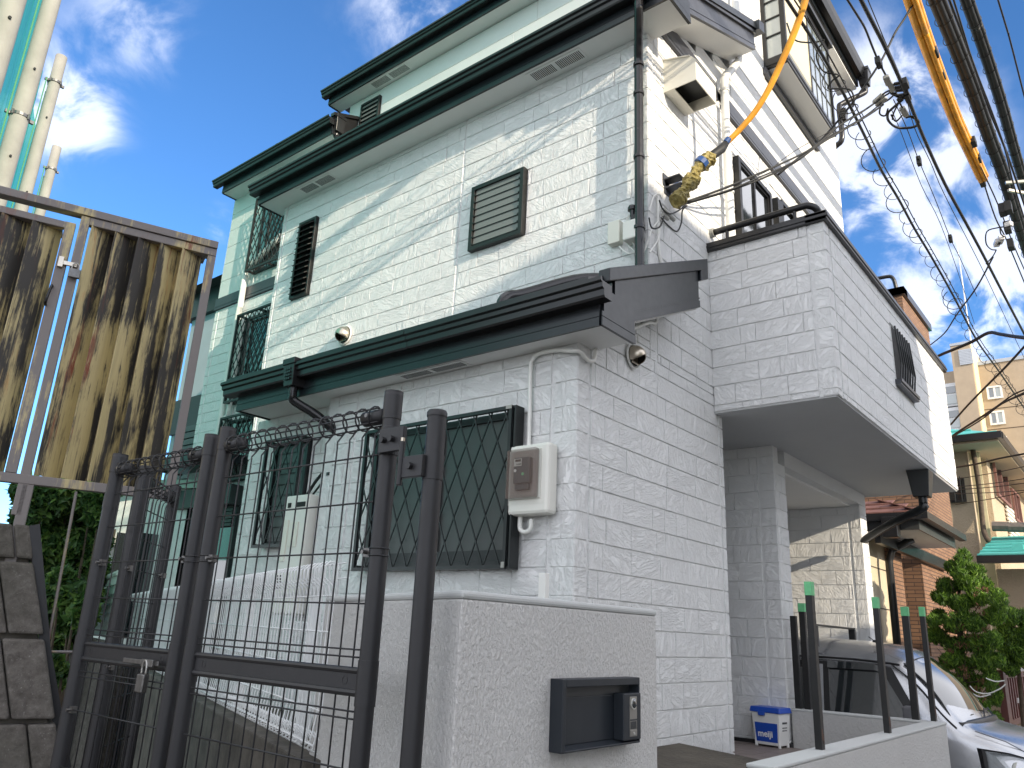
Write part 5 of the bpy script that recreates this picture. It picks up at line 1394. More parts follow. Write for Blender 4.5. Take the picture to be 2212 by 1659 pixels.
# post, rods and brace of the gate
b = MB(); pu = rgz(45, 1130)[0]; rbox(b, pu - .03, pu + .02, -.02, .02, 1.6, ZB - .045); b.build('support_post', 'rust_frame', rgate, bevel=.003)
b = MB(); q0 = rgz(165, 1062); q1 = rgz(100, 1408); b.tube([rg(q0[0], 0, q0[1]), rg(q1[0], .0, q1[1])], .0075, 8); b.tube([rg(q1[0], 0, q1[1]), rg(q1[0] + .19, 0, rgz(172, 1408)[1]), rg(q1[0] + .5, 0, rgz(172, 1408)[1] - .005)], .007, 8); b.build('tie_rod', 'rust_frame', rgate)
# flat brace along the block wall
b = MB(); c0 = rgz(75, 1135); c1 = rgz(98, 1400); c2 = rgz(132, 1659)
b.bar(rg(c0[0], .03, c0[1]), rg(c1[0], .03, c1[1]), .045, .012, up=RN); b.bar(rg(c1[0], .03, c1[1]), rg(c2[0] + .02, .03, c2[1]), .045, .012, up=RN); b.build('brace_plate', 'gate_paint', rgate)
# battered concrete block wall
bw = thing('block_wall', tuple(rg(-.8, 0, GZ)), 'weathered dark concrete block wall leaning back at the lower left corner', 'wall')
prof = [rgz(64, 1140), rgz(75, 1245), rgz(100, 1405), rgz(124, 1590), rgz(132, 1659)]
def edge_u(z):
    for (ua, za), (ub, zb) in zip(prof[:-1], prof[1:]):
        if za >= z >= zb: return ua + (ub - ua) * (za - z) / (za - zb)
    return prof[-1][0] + (prof[-1][1] - z) * .30 if z < prof[-1][1] else prof[0][0]
zj = [rgz(70, 1137)[1], rgz(85, 1213)[1], rgz(85, 1216)[1] - .012, rgz(105, 1375)[1], rgz(120, 1552)[1], .45, .1, GZ]
ztop = zj[0]
rows = [(zj[1] + .006, ztop), (zj[3] + .01, zj[1] - .012), (zj[4] + .01, zj[3] - .012), (.46, zj[4] - .012), (GZ, .445)]
rn = random.Random(5)
for ri, (za, zb) in enumerate(rows):
    widths = [.12 + .03 * (ri % 3), .42, .42, .42, .42]
    if ri == 0: widths = [.075, .42, .42, .42]
    eu_t = edge_u(zb); eu_b = edge_u(za); off = 0
    for i, wd in enumerate(widths):
        ut, ub = eu_t - off, eu_b - off
        o_t = 0; b = MB(); jj = rn.uniform(-.008, .008)
        lean = .10
        def q(u, n, z): return rg(u, n + .04 - (z - GZ) * lean + .2, z)
        b.hexa([q(ub - wd + .006, jj, za), q(ub, jj, za), q(ub, -.35, za), q(ub - wd + .006, -.35, za), q(ut - wd + .006, jj, zb), q(ut, jj, zb), q(ut, -.35, zb), q(ut - wd + .006, -.35, zb)])
        b.build('block', 'block', bw, bevel=.012)
        off += wd
b = MB(); 
for (za, zb) in rows[:1]: pass
b.hexa([rg(edge_u(GZ) - 1.9, .05 + .12, GZ), rg(edge_u(GZ) - .02, .17, GZ), rg(edge_u(GZ) - .02, -.2, GZ), rg(edge_u(GZ) - 1.9, -.2, GZ), rg(edge_u(ztop) - 1.5, .0, ztop - .02), rg(edge_u(ztop) - .02, .0, ztop - .02), rg(edge_u(ztop) - .02, -.2, ztop - .02), rg(edge_u(ztop) - 1.5, -.2, ztop - .02)])
b.build('mortar', 'curb', bw)
# paving slabs of the passage seen through the gate

# ---------------------------------------------------------------- golf net and its poles
def azp(x, y, d):
    r = ray(x, y); h = math.hypot(r.x, r.y); return Vector((r.x / h * d, r.y / h * d, 0)), CAMZ + r.z / h * d
PL = []
for (x, y, d, top, r0, lb) in ((12, 50, 11.6, 16, .17, 'thick concrete pole nearest the left picture edge'), (72, 145, 15.6, 16, .165, 'tall concrete pole running out of the top of the picture'), (133, 123, 20.5, None, .155, 'concrete net pole with its top in view, the taller of two'), (123, 318, 25.4, None, .15, 'shorter-looking concrete net pole, farthest right')):
    p, z = azp(x, y, d); top = top or z
    t = thing('net_pole', (p.x, p.y, GZ), lb, 'pole', 'concrete poles holding the green net')
    b = MB(); b.tube([(p.x, p.y, GZ), (p.x, p.y, top)], [r0 * 1.12, r0 * .86], 20); o = b.build('shaft', 'conc_pole', t, smooth=True)
    em = o.modifiers.new('es', 'EDGE_SPLIT'); em.split_angle = rad(40)
    for k in range(4):
        z = top - .8 - k * 3.3 if d > 18 else 9.9 + d * .02 - k * 3.3
        if z < 1: continue
        b = MB(); b.cyl((p.x, p.y, z - .03), (p.x, p.y, z + .03), r0 * 1.06, 20)
        b.box(p.x - r0 * 1.5, p.y - .03, z - .03, p.x - r0 * .95, p.y + .03, z + .03); b.box(p.x + r0 * .9, p.y - .03, z - .03, p.x + r0 * 1.45, p.y + .03, z + .03)
        for q in range(4): a = q * 1.57 + .6; b.cyl((p.x + math.cos(a) * r0 * 1.1, p.y + math.sin(a) * r0 * 1.1, z - .05), (p.x + math.cos(a) * r0 * 1.1, p.y + math.sin(a) * r0 * 1.1, z + .05), .02, 6)
        b.build('pole_band', 'zinc', t)
    for k in range(5):
        a = math.atan2(-p.y, -p.x) + .15; z = top - 1.9 - k * 2.1 if d > 18 else 11.2 - k * 1.9
        b = MB(); c = Vector((p.x + math.cos(a) * r0 * .98, p.y + math.sin(a) * r0 * .98, z)); b.cyl(c, c + Vector((math.cos(a), math.sin(a), 0)) * .03, .022, 8); b.build('step_socket', 'void', t)
    PL.append((p, top))
# net: behind the poles, following their line
net = thing('golf_net', (PL[2][0].x, PL[2][0].y, 0), 'tall translucent green net hung behind the concrete poles', 'net')
def net_panel(a, c, za, zc, off):
    d = (c - a).normalized(); nn_ = Vector((-d.y, d.x, 0)) * off
    b = MB(); N = 10; K = 6; V = []; F = []
    for i in range(N + 1):
        for k in range(K + 1):
            t = i / N; s = k / K; zt = za + (zc - za) * t
            sag = .22 * math.sin(t * math.pi) * (1 - s * .3) * math.sin(2 + i * .9 + k)
            p = a + (c - a) * t + nn_ * (1 + .6 * math.sin(t * math.pi)) + d.orthogonal() * 0
            V.append((p.x + sag * .3, p.y, 2.6 + (zt - 2.6) * s))
    for i in range(N):
        for k in range(K): F.append((i * (K + 1) + k, (i + 1) * (K + 1) + k, (i + 1) * (K + 1) + k + 1, i * (K + 1) + k + 1))
    b.add(V, F); return b.build('net_panel', 'net', net, smooth=True)
far5 = PL[3][0] + (PL[3][0] - PL[2][0]) * 1.0; far6 = far5 + (PL[3][0] - PL[2][0])
pts = [PL[0][0] + (PL[0][0] - PL[1][0]) * 1.6, PL[0][0] + (PL[0][0] - PL[1][0]) * .8, PL[0][0], PL[1][0], PL[2][0], PL[3][0]]
zs_ = [16, 16, 16, 16, PL[2][1] - .6, PL[3][1] - .6]
for i in range(5): net_panel(pts[i], pts[i + 1], zs_[i], zs_[i + 1], .30)
for i in (2, 3, 4, 5):
    p = pts[i]; d = (PL[2][0] - PL[1][0]).normalized(); nn_ = Vector((-d.y, d.x, 0))
    for (o_, m_, r_w) in ((.22, 'rope_green', .020), (.30, 'white_steel', .008), (-.20, 'rope_green', .014)):
        b = MB(); c = p + nn_ * .16 + d * o_ * 1.6; b.tube([(c.x, c.y, 0), (c.x, c.y, zs_[i] - .3)], r_w, 6); b.build('net_rope', m_, net)

# ---------------------------------------------------------------- foliage builder
def clumps(b, centre, rx, ry, rz, n, size, rn, spiky=False, card=1.0):
    for _ in range(n):
        while True:
            p = Vector((rn.uniform(-1, 1), rn.uniform(-1, 1), rn.uniform(-1, 1)))
            if p.length < 1: break
        k = p.length; 
        if k < .55 and rn.random() < .6: p = p.normalized() * rn.uniform(.6, 1)
        c = centre + Vector((p.x * rx, p.y * ry, p.z * rz))
        s = size * rn.uniform(.6, 1.3)
        a = Vector((rn.gauss(0, 1), rn.gauss(0, 1), rn.gauss(0, 1) + (1.3 if spiky else 0))).normalized()
        if spiky: a = (a + Vector((p.x, p.y, .3)) * .6).normalized()
        sd = a.cross(Vector((rn.gauss(0, 1), rn.gauss(0, 1), rn.gauss(0, 1)))).normalized()
        w = s * (.32 if spiky else .55) * card
        i = len(b.v)
        up = a.cross(sd) * (s * .12)
        b.v += [c - a * s * .5, c + sd * w * .5 + up, c + a * s * .6, c - sd * w * .5 + up]
        b.f += [(i, i + 1, i + 2), (i, i + 2, i + 3)]
# conifer to the right, standing by the brown gate
TX = 11.0
def tp(x, y, X=TX): return at(x, y, 0, X)
rn = random.Random(21)
conifer = thing('conifer', (11.0, 1.95, GZ), 'bushy bright-topped conifer in front of the brick house', 'tree', 'conifers by the street at the right')
b = MB(); foot = tp(2085, 1640); b.tube([(11.0, tp(2085, 1640).y, GZ), (11.0, tp(2080, 1500).y, 1.2), (11.02, tp(2075, 1350).y, 1.9), (11.0, tp(2070, 1220).y, 2.55)], [.05, .04, .03, .01], 8); b.build('trunk', 'bark', conifer, smooth=True)
br = MB()
for i in range(46):
    y0 = rn.uniform(1250, 1580); c = tp(2078, y0); a = rn.uniform(0, 6.28); L = rn.uniform(.18, .36)
    br.tube([c, c + Vector((math.cos(a) * L * .6, math.sin(a) * L * .6, .03)), c + Vector((math.cos(a) * L, math.sin(a) * L, .16))], [.008, .005, .002], 5)
br.build('branches', 'bark', conifer, kind='stuff')
fb = MB()
SH = [(2082, 1207, 18, 24), (2068, 1230, 22, 22), (2100, 1228, 26, 24), (2045, 1262, 26, 20), (2085, 1262, 34, 24), (2122, 1258, 28, 24), (2030, 1295, 26, 22), (2070, 1300, 36, 26), (2112, 1298, 34, 26), (2148, 1290, 24, 26), (2022, 1335, 22, 20), (2055, 1345, 34, 26), (2100, 1345, 36, 28), (2145, 1335, 32, 28), (2030, 1375, 26, 20), (2065, 1392, 32, 26), (2110, 1390, 36, 28), (2150, 1385, 32, 28), (2048, 1425, 28, 22), (2085, 1438, 30, 26), (2128, 1430, 32, 26), (2070, 1475, 24, 22), (2105, 1480, 28, 24), (2140, 1465, 20, 22), (2090, 1520, 24, 22), (2125, 1525, 20, 22), (2100, 1560, 22, 20), (2140, 1560, 16, 20), (2150, 1430, 20, 20)]
sc_ = (tp(2110, 1300) - tp(2010, 1300)).length / 100
for (x, y, rx, ry) in SH:
    for k in range(3):
        c = tp(x + rn.uniform(-10, 10), y + rn.uniform(-8, 8), TX + rn.uniform(-.32, .28)); q = sc_ * rn.uniform(.6, .85)
        clumps(fb, c, .16, rx * q, ry * q * 1.0, 330, .060, rn, True, .9)
fb.build('crown', 'conifer', conifer)
db = MB()
for i in range(26):
    c = tp(rn.uniform(2040, 2150), rn.uniform(1270, 1540), TX - .30); clumps(db, c, .04, .045, .035, 16, .04, rn, True)
db.build('dry_sprigs', 'dead', conifer, kind='stuff')
con2 = thing('conifer', (12.0, 1.45, GZ), 'second conifer running out of the right edge behind the brown gate', 'tree', 'conifers by the street at the right')
b = MB(); b.tube([(12.2, tp(2195, 1500, 12.2).y, GZ), (12.2, tp(2190, 1340, 12.2).y, 1.9)], [.04, .015], 8); b.build('trunk', 'bark', con2)
fb = MB(); s2 = sc_ * 1.1
for (x, y, rx, ry) in [(2180, 1330, 26, 24), (2210, 1335, 26, 26), (2175, 1368, 26, 24), (2205, 1375, 28, 26), (2235, 1360, 26, 40), (2185, 1405, 28, 24), (2215, 1415, 26, 26), (2240, 1440, 30, 40), (2165, 1425, 14, 20), (2180, 1440, 20, 20), (2150, 1500, 14, 30), (2150, 1560, 14, 24)]:
    for k in range(3):
        c = tp(x + rn.uniform(-8, 8), y + rn.uniform(-6, 6), 12.2 + rn.uniform(-.3, .3)); clumps(fb, c, .16, rx * s2 * .8, ry * s2 * .8, 330, .062, rn, True, .9)
fb.build('crown', 'conifer', con2)
# white cable ties tangled in the conifer
b = MB(); 
for pp in (((2095, 1482), (2110, 1495), (2135, 1498), (2160, 1488), (2172, 1478)), ((2092, 1492), (2115, 1505), (2140, 1500)), ((2130, 1465), (2150, 1472), (2170, 1470))):
    b.tube(smooth_path([tp(x, y, TX - .38) for x, y in pp], 4), .007, 5)
b.build('white_cable', 'pipe_white', None, label='loose white cable tied round the conifer stem', cat='cable')

# bush at the lower left beyond the rusty gate
rn = random.Random(4)
def leafy(name, label, blobs, dist, n, size, group=None, mat_='leaf', base=GZ):
    t = thing(name, tuple(Vector((*(atd(blobs[0][0], blobs[0][1], dist).xy), base))), label, 'bush', group)
    fb = MB(); st = MB()
    for (x, y, r_px) in blobs:
        dd = dist + rn.uniform(-.5, .5)
        c = atd(x, y, dd); R_ = r_px / FPX * dd * .95
        clumps(fb, c, R_, R_, R_, n, size, rn)
        st.tube([(c.x, c.y, base), (c.x + .05, c.y, (c.z + base) / 2), (c.x, c.y, c.z)], [.03, .02, .006], 5)
    fb.build('foliage', mat_, t); st.build('stems', 'bark', t, kind='stuff')
    return t
BL = [(95, 1080, 40), (150, 1070, 40), (200, 1075, 36), (70, 1120, 38), (120, 1130, 44), (175, 1125, 42), (215, 1110, 26), (90, 1180, 42), (145, 1190, 46), (200, 1170, 34), (100, 1240, 44), (155, 1250, 46), (200, 1230, 30), (110, 1300, 42), (150, 1310, 36), (185, 1290, 30), (60, 1060, 30), (230, 1060, 24), (90, 1350, 40), (130, 1370, 36)]
leafy('bush', 'dense green bush behind the rusty gate, sunlit on top', BL, 9.5, 900, .10)
leafy('fern', 'dark leafy fern low at the foot of the bush', [(165, 1290, 30), (180, 1330, 26), (150, 1340, 24), (135, 1250, 20)], 8.3, 220, .13)
leafy('bush', 'small light green weeds growing beside the passage', [(118, 1430, 16), (135, 1450, 14), (110, 1460, 12), (128, 1480, 10)], 5.4, 110, .05)

# ---------------------------------------------------------------- things in the passage
shed = thing('metal_screen', tuple(bl(9.8, -.5, GZ)), 'pale mint corrugated sheet fence at the end of the passage', 'fence')
def shpt(x, y, d): return atd(x, y, d)
dsh = 10.8
P = [shpt(150, 1292, dsh + .6), shpt(176, 1272, dsh + .5), shpt(252, 1240, dsh - 2.0), shpt(252, 1398, dsh - 2.0), shpt(205, 1368, dsh - .6), shpt(135, 1350, dsh + .6)]
n_r = 7
tl_, tr_, br_, bl_ = shpt(157, 1282, dsh + .3), shpt(256, 1242, dsh - 1.9), shpt(256, 1384, dsh - 1.9), shpt(136, 1352, dsh + .3)
for i in range(n_r):
    a = i / n_r; c = (i + 1) / n_r
    b = MB(); L0 = tl_.lerp(bl_, a); L1 = tl_.lerp(bl_, c); R0 = tr_.lerp(br_, a); R1_ = tr_.lerp(br_, c)
    nn_ = (R0 - L0).cross(L1 - L0).normalized() * -.05
    if nn_.dot(L0 - ORG) > 0: nn_ = -nn_
    b.prism([L0, R0, R1_ + nn_ * .5, L1 + nn_ * .5], -nn_ * .3); b.build('panel', 'mint', shed)
b = MB(); b.tube([tl_ + Vector((0, 0, .02)), tr_ + Vector((0, 0, .02))], .03, 8); b.build('top_tube', 'mint', shed)
lw = MB(); q0 = atd(112, 1362, 10.5); q1 = atd(262, 1400, 8.2); lw.prism([(q0.x, q0.y, GZ), (q1.x, q1.y, GZ), (q1.x, q1.y, q1.z + .02), (q0.x, q0.y, q0.z)], (.12, .05, 0)); lw.build('retaining_wall', 'block', None, label='low dark retaining wall under the mint sheet fence', cat='wall')
hm = MB(); hm.box(2.0, 22, GZ, 14, 22.5, 2.2); hm.build('garden_wall', 'curb', None, label='distant dark garden wall behind the bush', cat='wall')
# small pale outbuilding at the end of the yard
an = thing('outbuilding', tuple(Vector((*atd(330, 1200, 12.5).xy, GZ))), 'pale outbuilding with a dark canopy and pipe beyond the rear wing, behind the mesh gate', 'outbuilding')
qa = atd(262, 1062, 13.2); qb = atd(415, 1040, 12.2)
b = MB(); b.prism([(qa.x, qa.y, GZ), (qb.x, qb.y, GZ), (qb.x + .5, qb.y + 1.5, GZ), (qa.x + .5, qa.y + 1.5, GZ)], (0, 0, qa.z - GZ)); b.build('wall', 'stucco_white', an)
b = MB(); b.prism([(qa.x - .25, qa.y - .2, qa.z), (qb.x, qb.y - .2, qa.z), (qb.x + .5, qb.y + 1.6, qa.z), (qa.x + .3, qa.y + 1.6, qa.z)], (0, 0, .12)); b.build('roof', 'mint', an)
e0 = atd(200, 1180, 12.8); e1 = atd(250, 1150, 12.6)
b = MB(); b.prism([(e0.x, e0.y, e0.z), (e1.x, e1.y, e0.z), (e1.x, e1.y, e1.z + .05), (e0.x + .12, e0.y, e1.z - .02)], (.1, .5, 0)); b.build('canopy', 'bark', an)
e0 = atd(212, 1065, 12.9); b = MB(); b.tube([(e0.x, e0.y, GZ), (e0.x, e0.y, e0.z)], .05, 8); b.build('downpipe', 'mint', an, smooth=True)
for t in (.35, .62):
    w_ = qa.lerp(qb, t); b = MB(); b.box(w_.x - .30, w_.y - .06, 1.2, w_.x + .30, w_.y - .04, 2.6); b.build('window', 'glass', an)
# slab paving along the passage
pv = thing('stepping_slabs', tuple(bl(3, -1.2, GZ)), 'worn concrete paving slabs along the passage floor', 'paving')
slm = bpy.data.meshes.new('slab'); t_ = MB(); t_.box(0, 0, 0, .58, .29, .05); slm.from_pydata([tuple(v) for v in t_.v], [], t_.f); slm.materials.append(M['block'])
for i in range(26):
    for j in range(4): inst('slab', slm, pv, bl(2.2 + i * .3, -.75 - j * .60, GZ + .006), rot=(0, 0, brz - rad(90)))

# water heater in the recess
ht = thing('water_heater', (3.6, 4.95, 1.0), 'white wall-hung water heater with stained slots, seen through the mesh gate', 'water heater')
b = MB(); b.box(3.50, 4.74, 1.55, 3.69, 5.02, 2.40); b.build('case', 'meter_case', ht, bevel=.012)
b = MB(); b.box(3.494, 4.78, 2.31, 3.502, 4.89, 2.345); b.box(3.494, 4.95, 2.31, 3.502, 4.985, 2.345); b.build('exhaust_slot', 'void', ht)
b = MB(); b.box(3.493, 4.83, 2.02, 3.5, 4.93, 2.20); b.box(3.493, 4.95, 1.92, 3.5, 5.0, 2.22); b.build('label_sheet', 'hood', ht)
for i in range(4):
    for j in range(5): b = MB(); y = 4.955 + i * .014; z = 1.72 + j * .022; b.box(3.494, y, z, 3.501, y + .008, z + .012); b.build('air_hole', 'void', ht)
b = MB(); b.tube(smooth_path([Vector(q) for q in ((3.62, 4.72, 2.62), (3.60, 4.82, 2.52), (3.59, 4.90, 2.41))], 4), .012, 6); b.tube(smooth_path([Vector(q) for q in ((3.62, 4.70, 2.56), (3.60, 4.78, 2.47), (3.59, 4.84, 2.40))], 4), .008, 6); b.build('cable', 'rope', ht)

# ---------------------------------------------------------------- neighbouring houses, left
nh = thing('neighbour_house', (9.6, 18.2, GZ), 'pale grey house with dark trim between the rusty gate and the rear wing', 'house')
NX = 9.0
def np_(x, y): return at(x, y, 0, NX)
ya = np_(480, 700).y - 3.0; yb_ = np_(385, 960).y
b = MB(); b.box(NX, ya, GZ, NX + 6, yb_ + .4, np_(437, 655).z); b.build('wall', 'bluegrey', nh)
zt_ = np_(455, 622).z; b = MB(); b.box(NX - .12, ya - .1, zt_ - .75, NX + .1, yb_ + .6, zt_ + .02); b.build('fascia', 'frame', nh)
z1 = np_(415, 868).z; b = MB(); b.box(NX - .06, ya, z1 - .75, NX - .002, yb_ + .42, z1 + .1); b.build('belt_board', 'frame', nh)
for i in range(9):
    z = np_(400, 925).z - i * .16; b = MB(); b.box(NX - .10, yb_ - 1.7, z - .14, NX - .04, yb_ + .0, z - .01); b.build('shutter_slat', 'slat_dark', nh)
b = MB(); b.prism([(NX - .4, ya - .2, zt_ - .1), (NX + 3, ya - .2, zt_ + 1.0), (NX + 6.2, ya - .2, zt_ - .1)], (0, yb_ - ya + .8, 0)); b.build('roof', 'slat_dark', nh)

# ---------------------------------------------------------------- brick house, right
YB = 2.7
bh = thing('brick_house', (13.7, YB, GZ), 'brown brick-tiled house with a roof terrace, right of the balcony', 'house')
c = at(1948, 634, 1, YB); rt = at(2008, 716, 1, YB); BXL = c.x; BXR = at(2062, 1180, 1, YB).x + .1; zT = (c.z + rt.z) / 2
b = MB(); b.box(BXL, YB, 3.3, BXR, 9, zT); b.build('wall', 'brick', bh, label='upper brick wall')
b = MB(); b.box(BXL - .04, YB - .05, zT - .02, BXR + .05, YB + .25, zT + .12); b.box(BXL - .04, YB - .05, zT - .022, BXL + .2, 9, zT + .118); b.build('coping', 'gutter', bh)
b = MB(); y = 2.32; X0_ = BXL + .08
b.tube(smooth_path([Vector((X0_, 5.0, zT + .42)), Vector((X0_, 3.6, zT + .42)), Vector((X0_, 3.0, zT + .42)), Vector((X0_ + .03, 2.84, zT + .38)), Vector((X0_ + .05, 2.80, zT + .12))], 4), .035, 8); b.cyl((X0_, 3.3, zT + .1), (X0_, 3.3, zT + .42), .02, 8); b.cyl((X0_, 4.5, zT + .1), (X0_, 4.5, zT + .42), .02, 8); b.build('handrail', 'gutter', bh)
b = MB(); c_ = Vector((BXL - .02, 3.4, zT - .45)); b.tube([c_ + Vector((0, math.cos(a) * .22, math.sin(a) * .09)) for a in [i * math.pi / 8 for i in range(17)]], .022, 6, caps=False); b.build('oval_ornament', 'pipe_white', bh)
wz0 = at(1990, 770, 1, YB); w0 = at(1962, 700, 1, YB)
b = MB(); b.box(w0.x - .05, YB - .012, zT - 1.5, w0.x + .75, YB - .001, zT - .5); wo = b.build('window', 'void', bh)
for i in range(6): b = MB(); b.box(w0.x + i * .12, YB - .05, zT - 1.49, w0.x + .02 + i * .12, YB - .03, zT - .51); b.build('bar', 'black', wo)
b = MB(); b.box(at(2000, 1300, 1, YB).x, YB + .002, GZ, BXR, 9, 3.3); b.build('wall', 'brick', bh, label='lower brick wall right of the entrance')
b = MB(); b.box(at(1957, 1300, 1, 3.3).x, 3.3, GZ, BXR - .2, 3.5, 3.3); b.build('wall', 'brick', bh, label='recessed brick wall of the entrance')
b = MB(); b.box(at(1938, 1300, 1, 2.8).x, 2.8, GZ, at(1957, 1300, 1, 2.8).x, 3.5, 3.2); b.build('pillar', 'brick', bh)
xl_ = at(1880, 1300, 1, 2.9).x; xr_ = at(1941, 1300, 1, 2.9).x
b = MB(); b.box(xl_ - .2, 2.9, GZ, xr_, 3.2, 3.25); b.build('wall', 'cream_siding', bh, label='cream block wall next to the white house')
for k in range(6):
    b = MB(); z = .45 + k * .52; b.box(xl_ - .2, 2.894, z, xr_, 2.8995, z + .014); b.build('joint', 'curb', bh)
pe = at(1925, 1260, 1, 2.75)
b = MB(); b.tube([(pe.x, 2.75, GZ), (pe.x, 2.75, 2.62), (pe.x + .02, 2.70, 2.78), (pe.x + .10, 2.45, 2.92)], .05, 12); b.build('downpipe', 'gutter', bh, smooth=True)
# entrance roof: corner eave, hipped back to the wall
ER = 2.12
x0r = at(1986, 1098, 1, ER).x; x2r = at(2068, 1164, 1, ER).x; zr = at(1986, 1098, 1, ER).z - .05
b = MB(); V = [(x0r, ER, zr), (x2r, ER, zr), (x2r, 3.6, zr), (x0r, 3.6, zr), (x0r + .6, 2.72, zr + .26), (x2r - .6, 2.72, zr + .26), (x2r - .6, 3.6, zr + .26), (x0r + .6, 3.6, zr + .26)]
b.add(V, [(0, 1, 5, 4), (1, 2, 6, 5), (0, 4, 7, 3), (4, 5, 6, 7), (0, 3, 2, 1)]); ro = b.build('entrance_roof', 'redroof', bh)
for j in range(3):
    s0, s1 = j / 3, (j + 1) / 3
    n_s = 12
    for i in range(n_s):   # slates facing the street
        xa = x0r + .6 * s0 + (x2r - x0r - 1.2 * s0) * i / n_s; xb = x0r + .6 * s0 + (x2r - x0r - 1.2 * s0) * (i + 1) / n_s - .008
        ya, yb2 = ER + .6 * s0 - .01, ER + .6 * s1; za, zb = zr + .26 * s0 + .012, zr + .26 * s1 + .006
        b = MB(); b.hexa([(xa, ya, za), (xb, ya, za), (xb, yb2, zb), (xa, yb2, zb), (xa, ya, za + .018), (xb, ya, za + .018), (xb, yb2, zb + .006), (xa, yb2, zb + .006)]); b.build('slate', 'redroof', ro)
    for i in range(5):     # slates facing the white house
        ya = ER + .6 * s0 + .3 * i; yb2 = ya + .292; xa, xb = x0r + .6 * s0 - .01, x0r + .6 * s1; za, zb = zr + .26 * s0 + .012, zr + .26 * s1 + .006
        b = MB(); b.hexa([(xa, ya, za), (xb, ya, zb), (xb, yb2, zb), (xa, yb2, za), (xa, ya, za + .018), (xb, ya, zb + .006), (xb, yb2, zb + .006), (xa, yb2, za + .018)]); b.build('slate', 'redroof', ro)
b = MB(); b.box(x0r - .10, ER - .10, zr - .09, x2r + .08, ER - .01, zr + .0); b.box(x0r - .10, ER - .01, zr - .0902, x0r - .01, 3.6, zr - .0002); b.build('gutter', 'gutter', bh)
b = MB(); b.box(x0r + .03, ER + .03, zr - .20, x2r - .02, ER + .05, zr - .005); b.box(x0r + .03, ER + .05, zr - .2002, x0r + .05, 3.6, zr - .005); b.build('fascia', 'slat_dark', bh)
b = MB(); b.box(x0r + .05, ER + .05, zr - .19, x2r - .04, 3.6, zr - .17); b.build('soffit', 'soffit', bh)
b = MB(); pq = at(1922, 1118, 0, x0r - .06); b.box(x0r - .13, pq.y - .09, zr - .30, x0r + .02, pq.y + .09, zr - .05); b.build('rain_box', 'gutter', bh, bevel=.01)
b = MB(); b.box(x0r + .1, 2.62, zr - .34, at(2035, 1200, 1, YB).x, YB - .01, zr - .19); b.build('beam', 'frame', bh)

# ---------------------------------------------------------------- beige house, far right
PX_ = 19.0
bg_ = thing('beige_house', (PX_, 2.0, GZ), 'beige stucco two-storey house with a teal metal roof at the right edge', 'house')
def pp_(x, y, X=PX_): return at(x, y, 0, X)
ey0 = pp_(2150, 1000); yc = pp_(2135, 1080).y; zeave = pp_(2100, 965, PX_ - .6).z
yleft = pp_(1990, 1100).y + 1.5
yr2 = pp_(2105, 1100).y
b = MB(); b.box(PX_, yr2, GZ, PX_ + 7, yleft, zeave + .1); b.build('wall', 'stucco_beige', bg_, label='shaded side wall')
xa2 = PX_ + .9; b = MB(); ycr = at(2152, 1150, 0, xa2).y; b.box(xa2, ycr, GZ, xa2 + 8, yr2 + .3, zeave + .1); b.build('wall', 'stucco_beige', bg_, label='sunlit projecting wall')
# eaves: sheet with overhang
ov = .75; zE = zeave + .10
xe0 = PX_ - ov; yo = at(2155, 945, 0, xe0).y
b = MB(); b.box(xe0, yo, zE - .06, PX_ + 9, yleft, zE); b.build('soffit', 'stucco_beige', bg_)
b = MB(); b.box(xe0 - .10, yo - .08, zE - .02, xe0, yleft, zE + .12); b.box(xe0, yo - .10, zE - .021, PX_ + 9, yo, zE + .121); b.build('gutter', 'gutter', bg_)
pitch = .42
b = MB(); V = [(xe0, yo, zE + .12), (xe0, yleft, zE + .12), (PX_ + 4, yleft, zE + .12 + 4.75 * pitch), (PX_ + 4, yo + 4.75, zE + .12 + 4.75 * pitch), (PX_ + 9, yo, zE + .12), (PX_ + 9, yleft, zE + .12)]
b.add(V, [(0, 3, 2, 1), (0, 4, 3), (4, 5, 2, 3)]); rf = b.build('roof', 'teal', bg_, label='teal metal upper roof')
for i in range(9):
    b = MB(); s = i / 9 * 4.75; b.bar((xe0 + s, yo + s, zE + .14 + s * pitch), (xe0 + s, yleft, zE + .14 + s * pitch), .03, .03); b.build('roof_seam', 'teal', rf)
for y in (yo + 1.2, yo + 2.4): b = MB(); b.box(xe0 + .5, y, zE + .35, xe0 + .62, y + .16, zE + .47); b.build('snow_guard', 'teal', rf)
# street-side eave tiles
for i in range(16):
    b = MB(); x = xe0 + .2 + i * .5; b.box(x, yo - .06, zE + .12, x + .46, yo + .34, zE + .20); b.build('eave_tile', 'kawara', rf)
# barred window in the side wall
w0_ = pp_(2056, 1035); w1_ = pp_(2090, 1085)
b = MB(); b.box(PX_ - .05, w1_.y, w1_.z, PX_ - .002, w0_.y + .2, w0_.z); wo = b.build('window', 'glass', bg_)
b = MB(); ring(b, 0, PX_, w1_.y, w0_.y + .2, w1_.z, w0_.z, .05, .05, .09); b.build('frame', 'frame', wo)
for i in range(9):
    y = w1_.y + .06 + i * .13; b = MB(); b.box(PX_ - .14, y, w1_.z, PX_ - .12, y + .018, w0_.z + .02); b.build('bar', 'slat_dark', wo)
b = MB(); p0_ = pp_(2104, 990, PX_ - .1); p1_ = pp_(2124, 1190, PX_ - .1); b.tube(smooth_path([Vector((PX_ - .1, p0_.y, zE - .05)), Vector((PX_ - .1, p0_.y - .02, zE - .8)), Vector((PX_ - .1, p0_.y, 4.2)), Vector((PX_ - .25, p0_.y - .02, 3.9)), Vector((PX_ - .45, p0_.y - .1, 3.7))], 3), .05, 8); b.build('downpipe', 'bark', bg_, smooth=True)
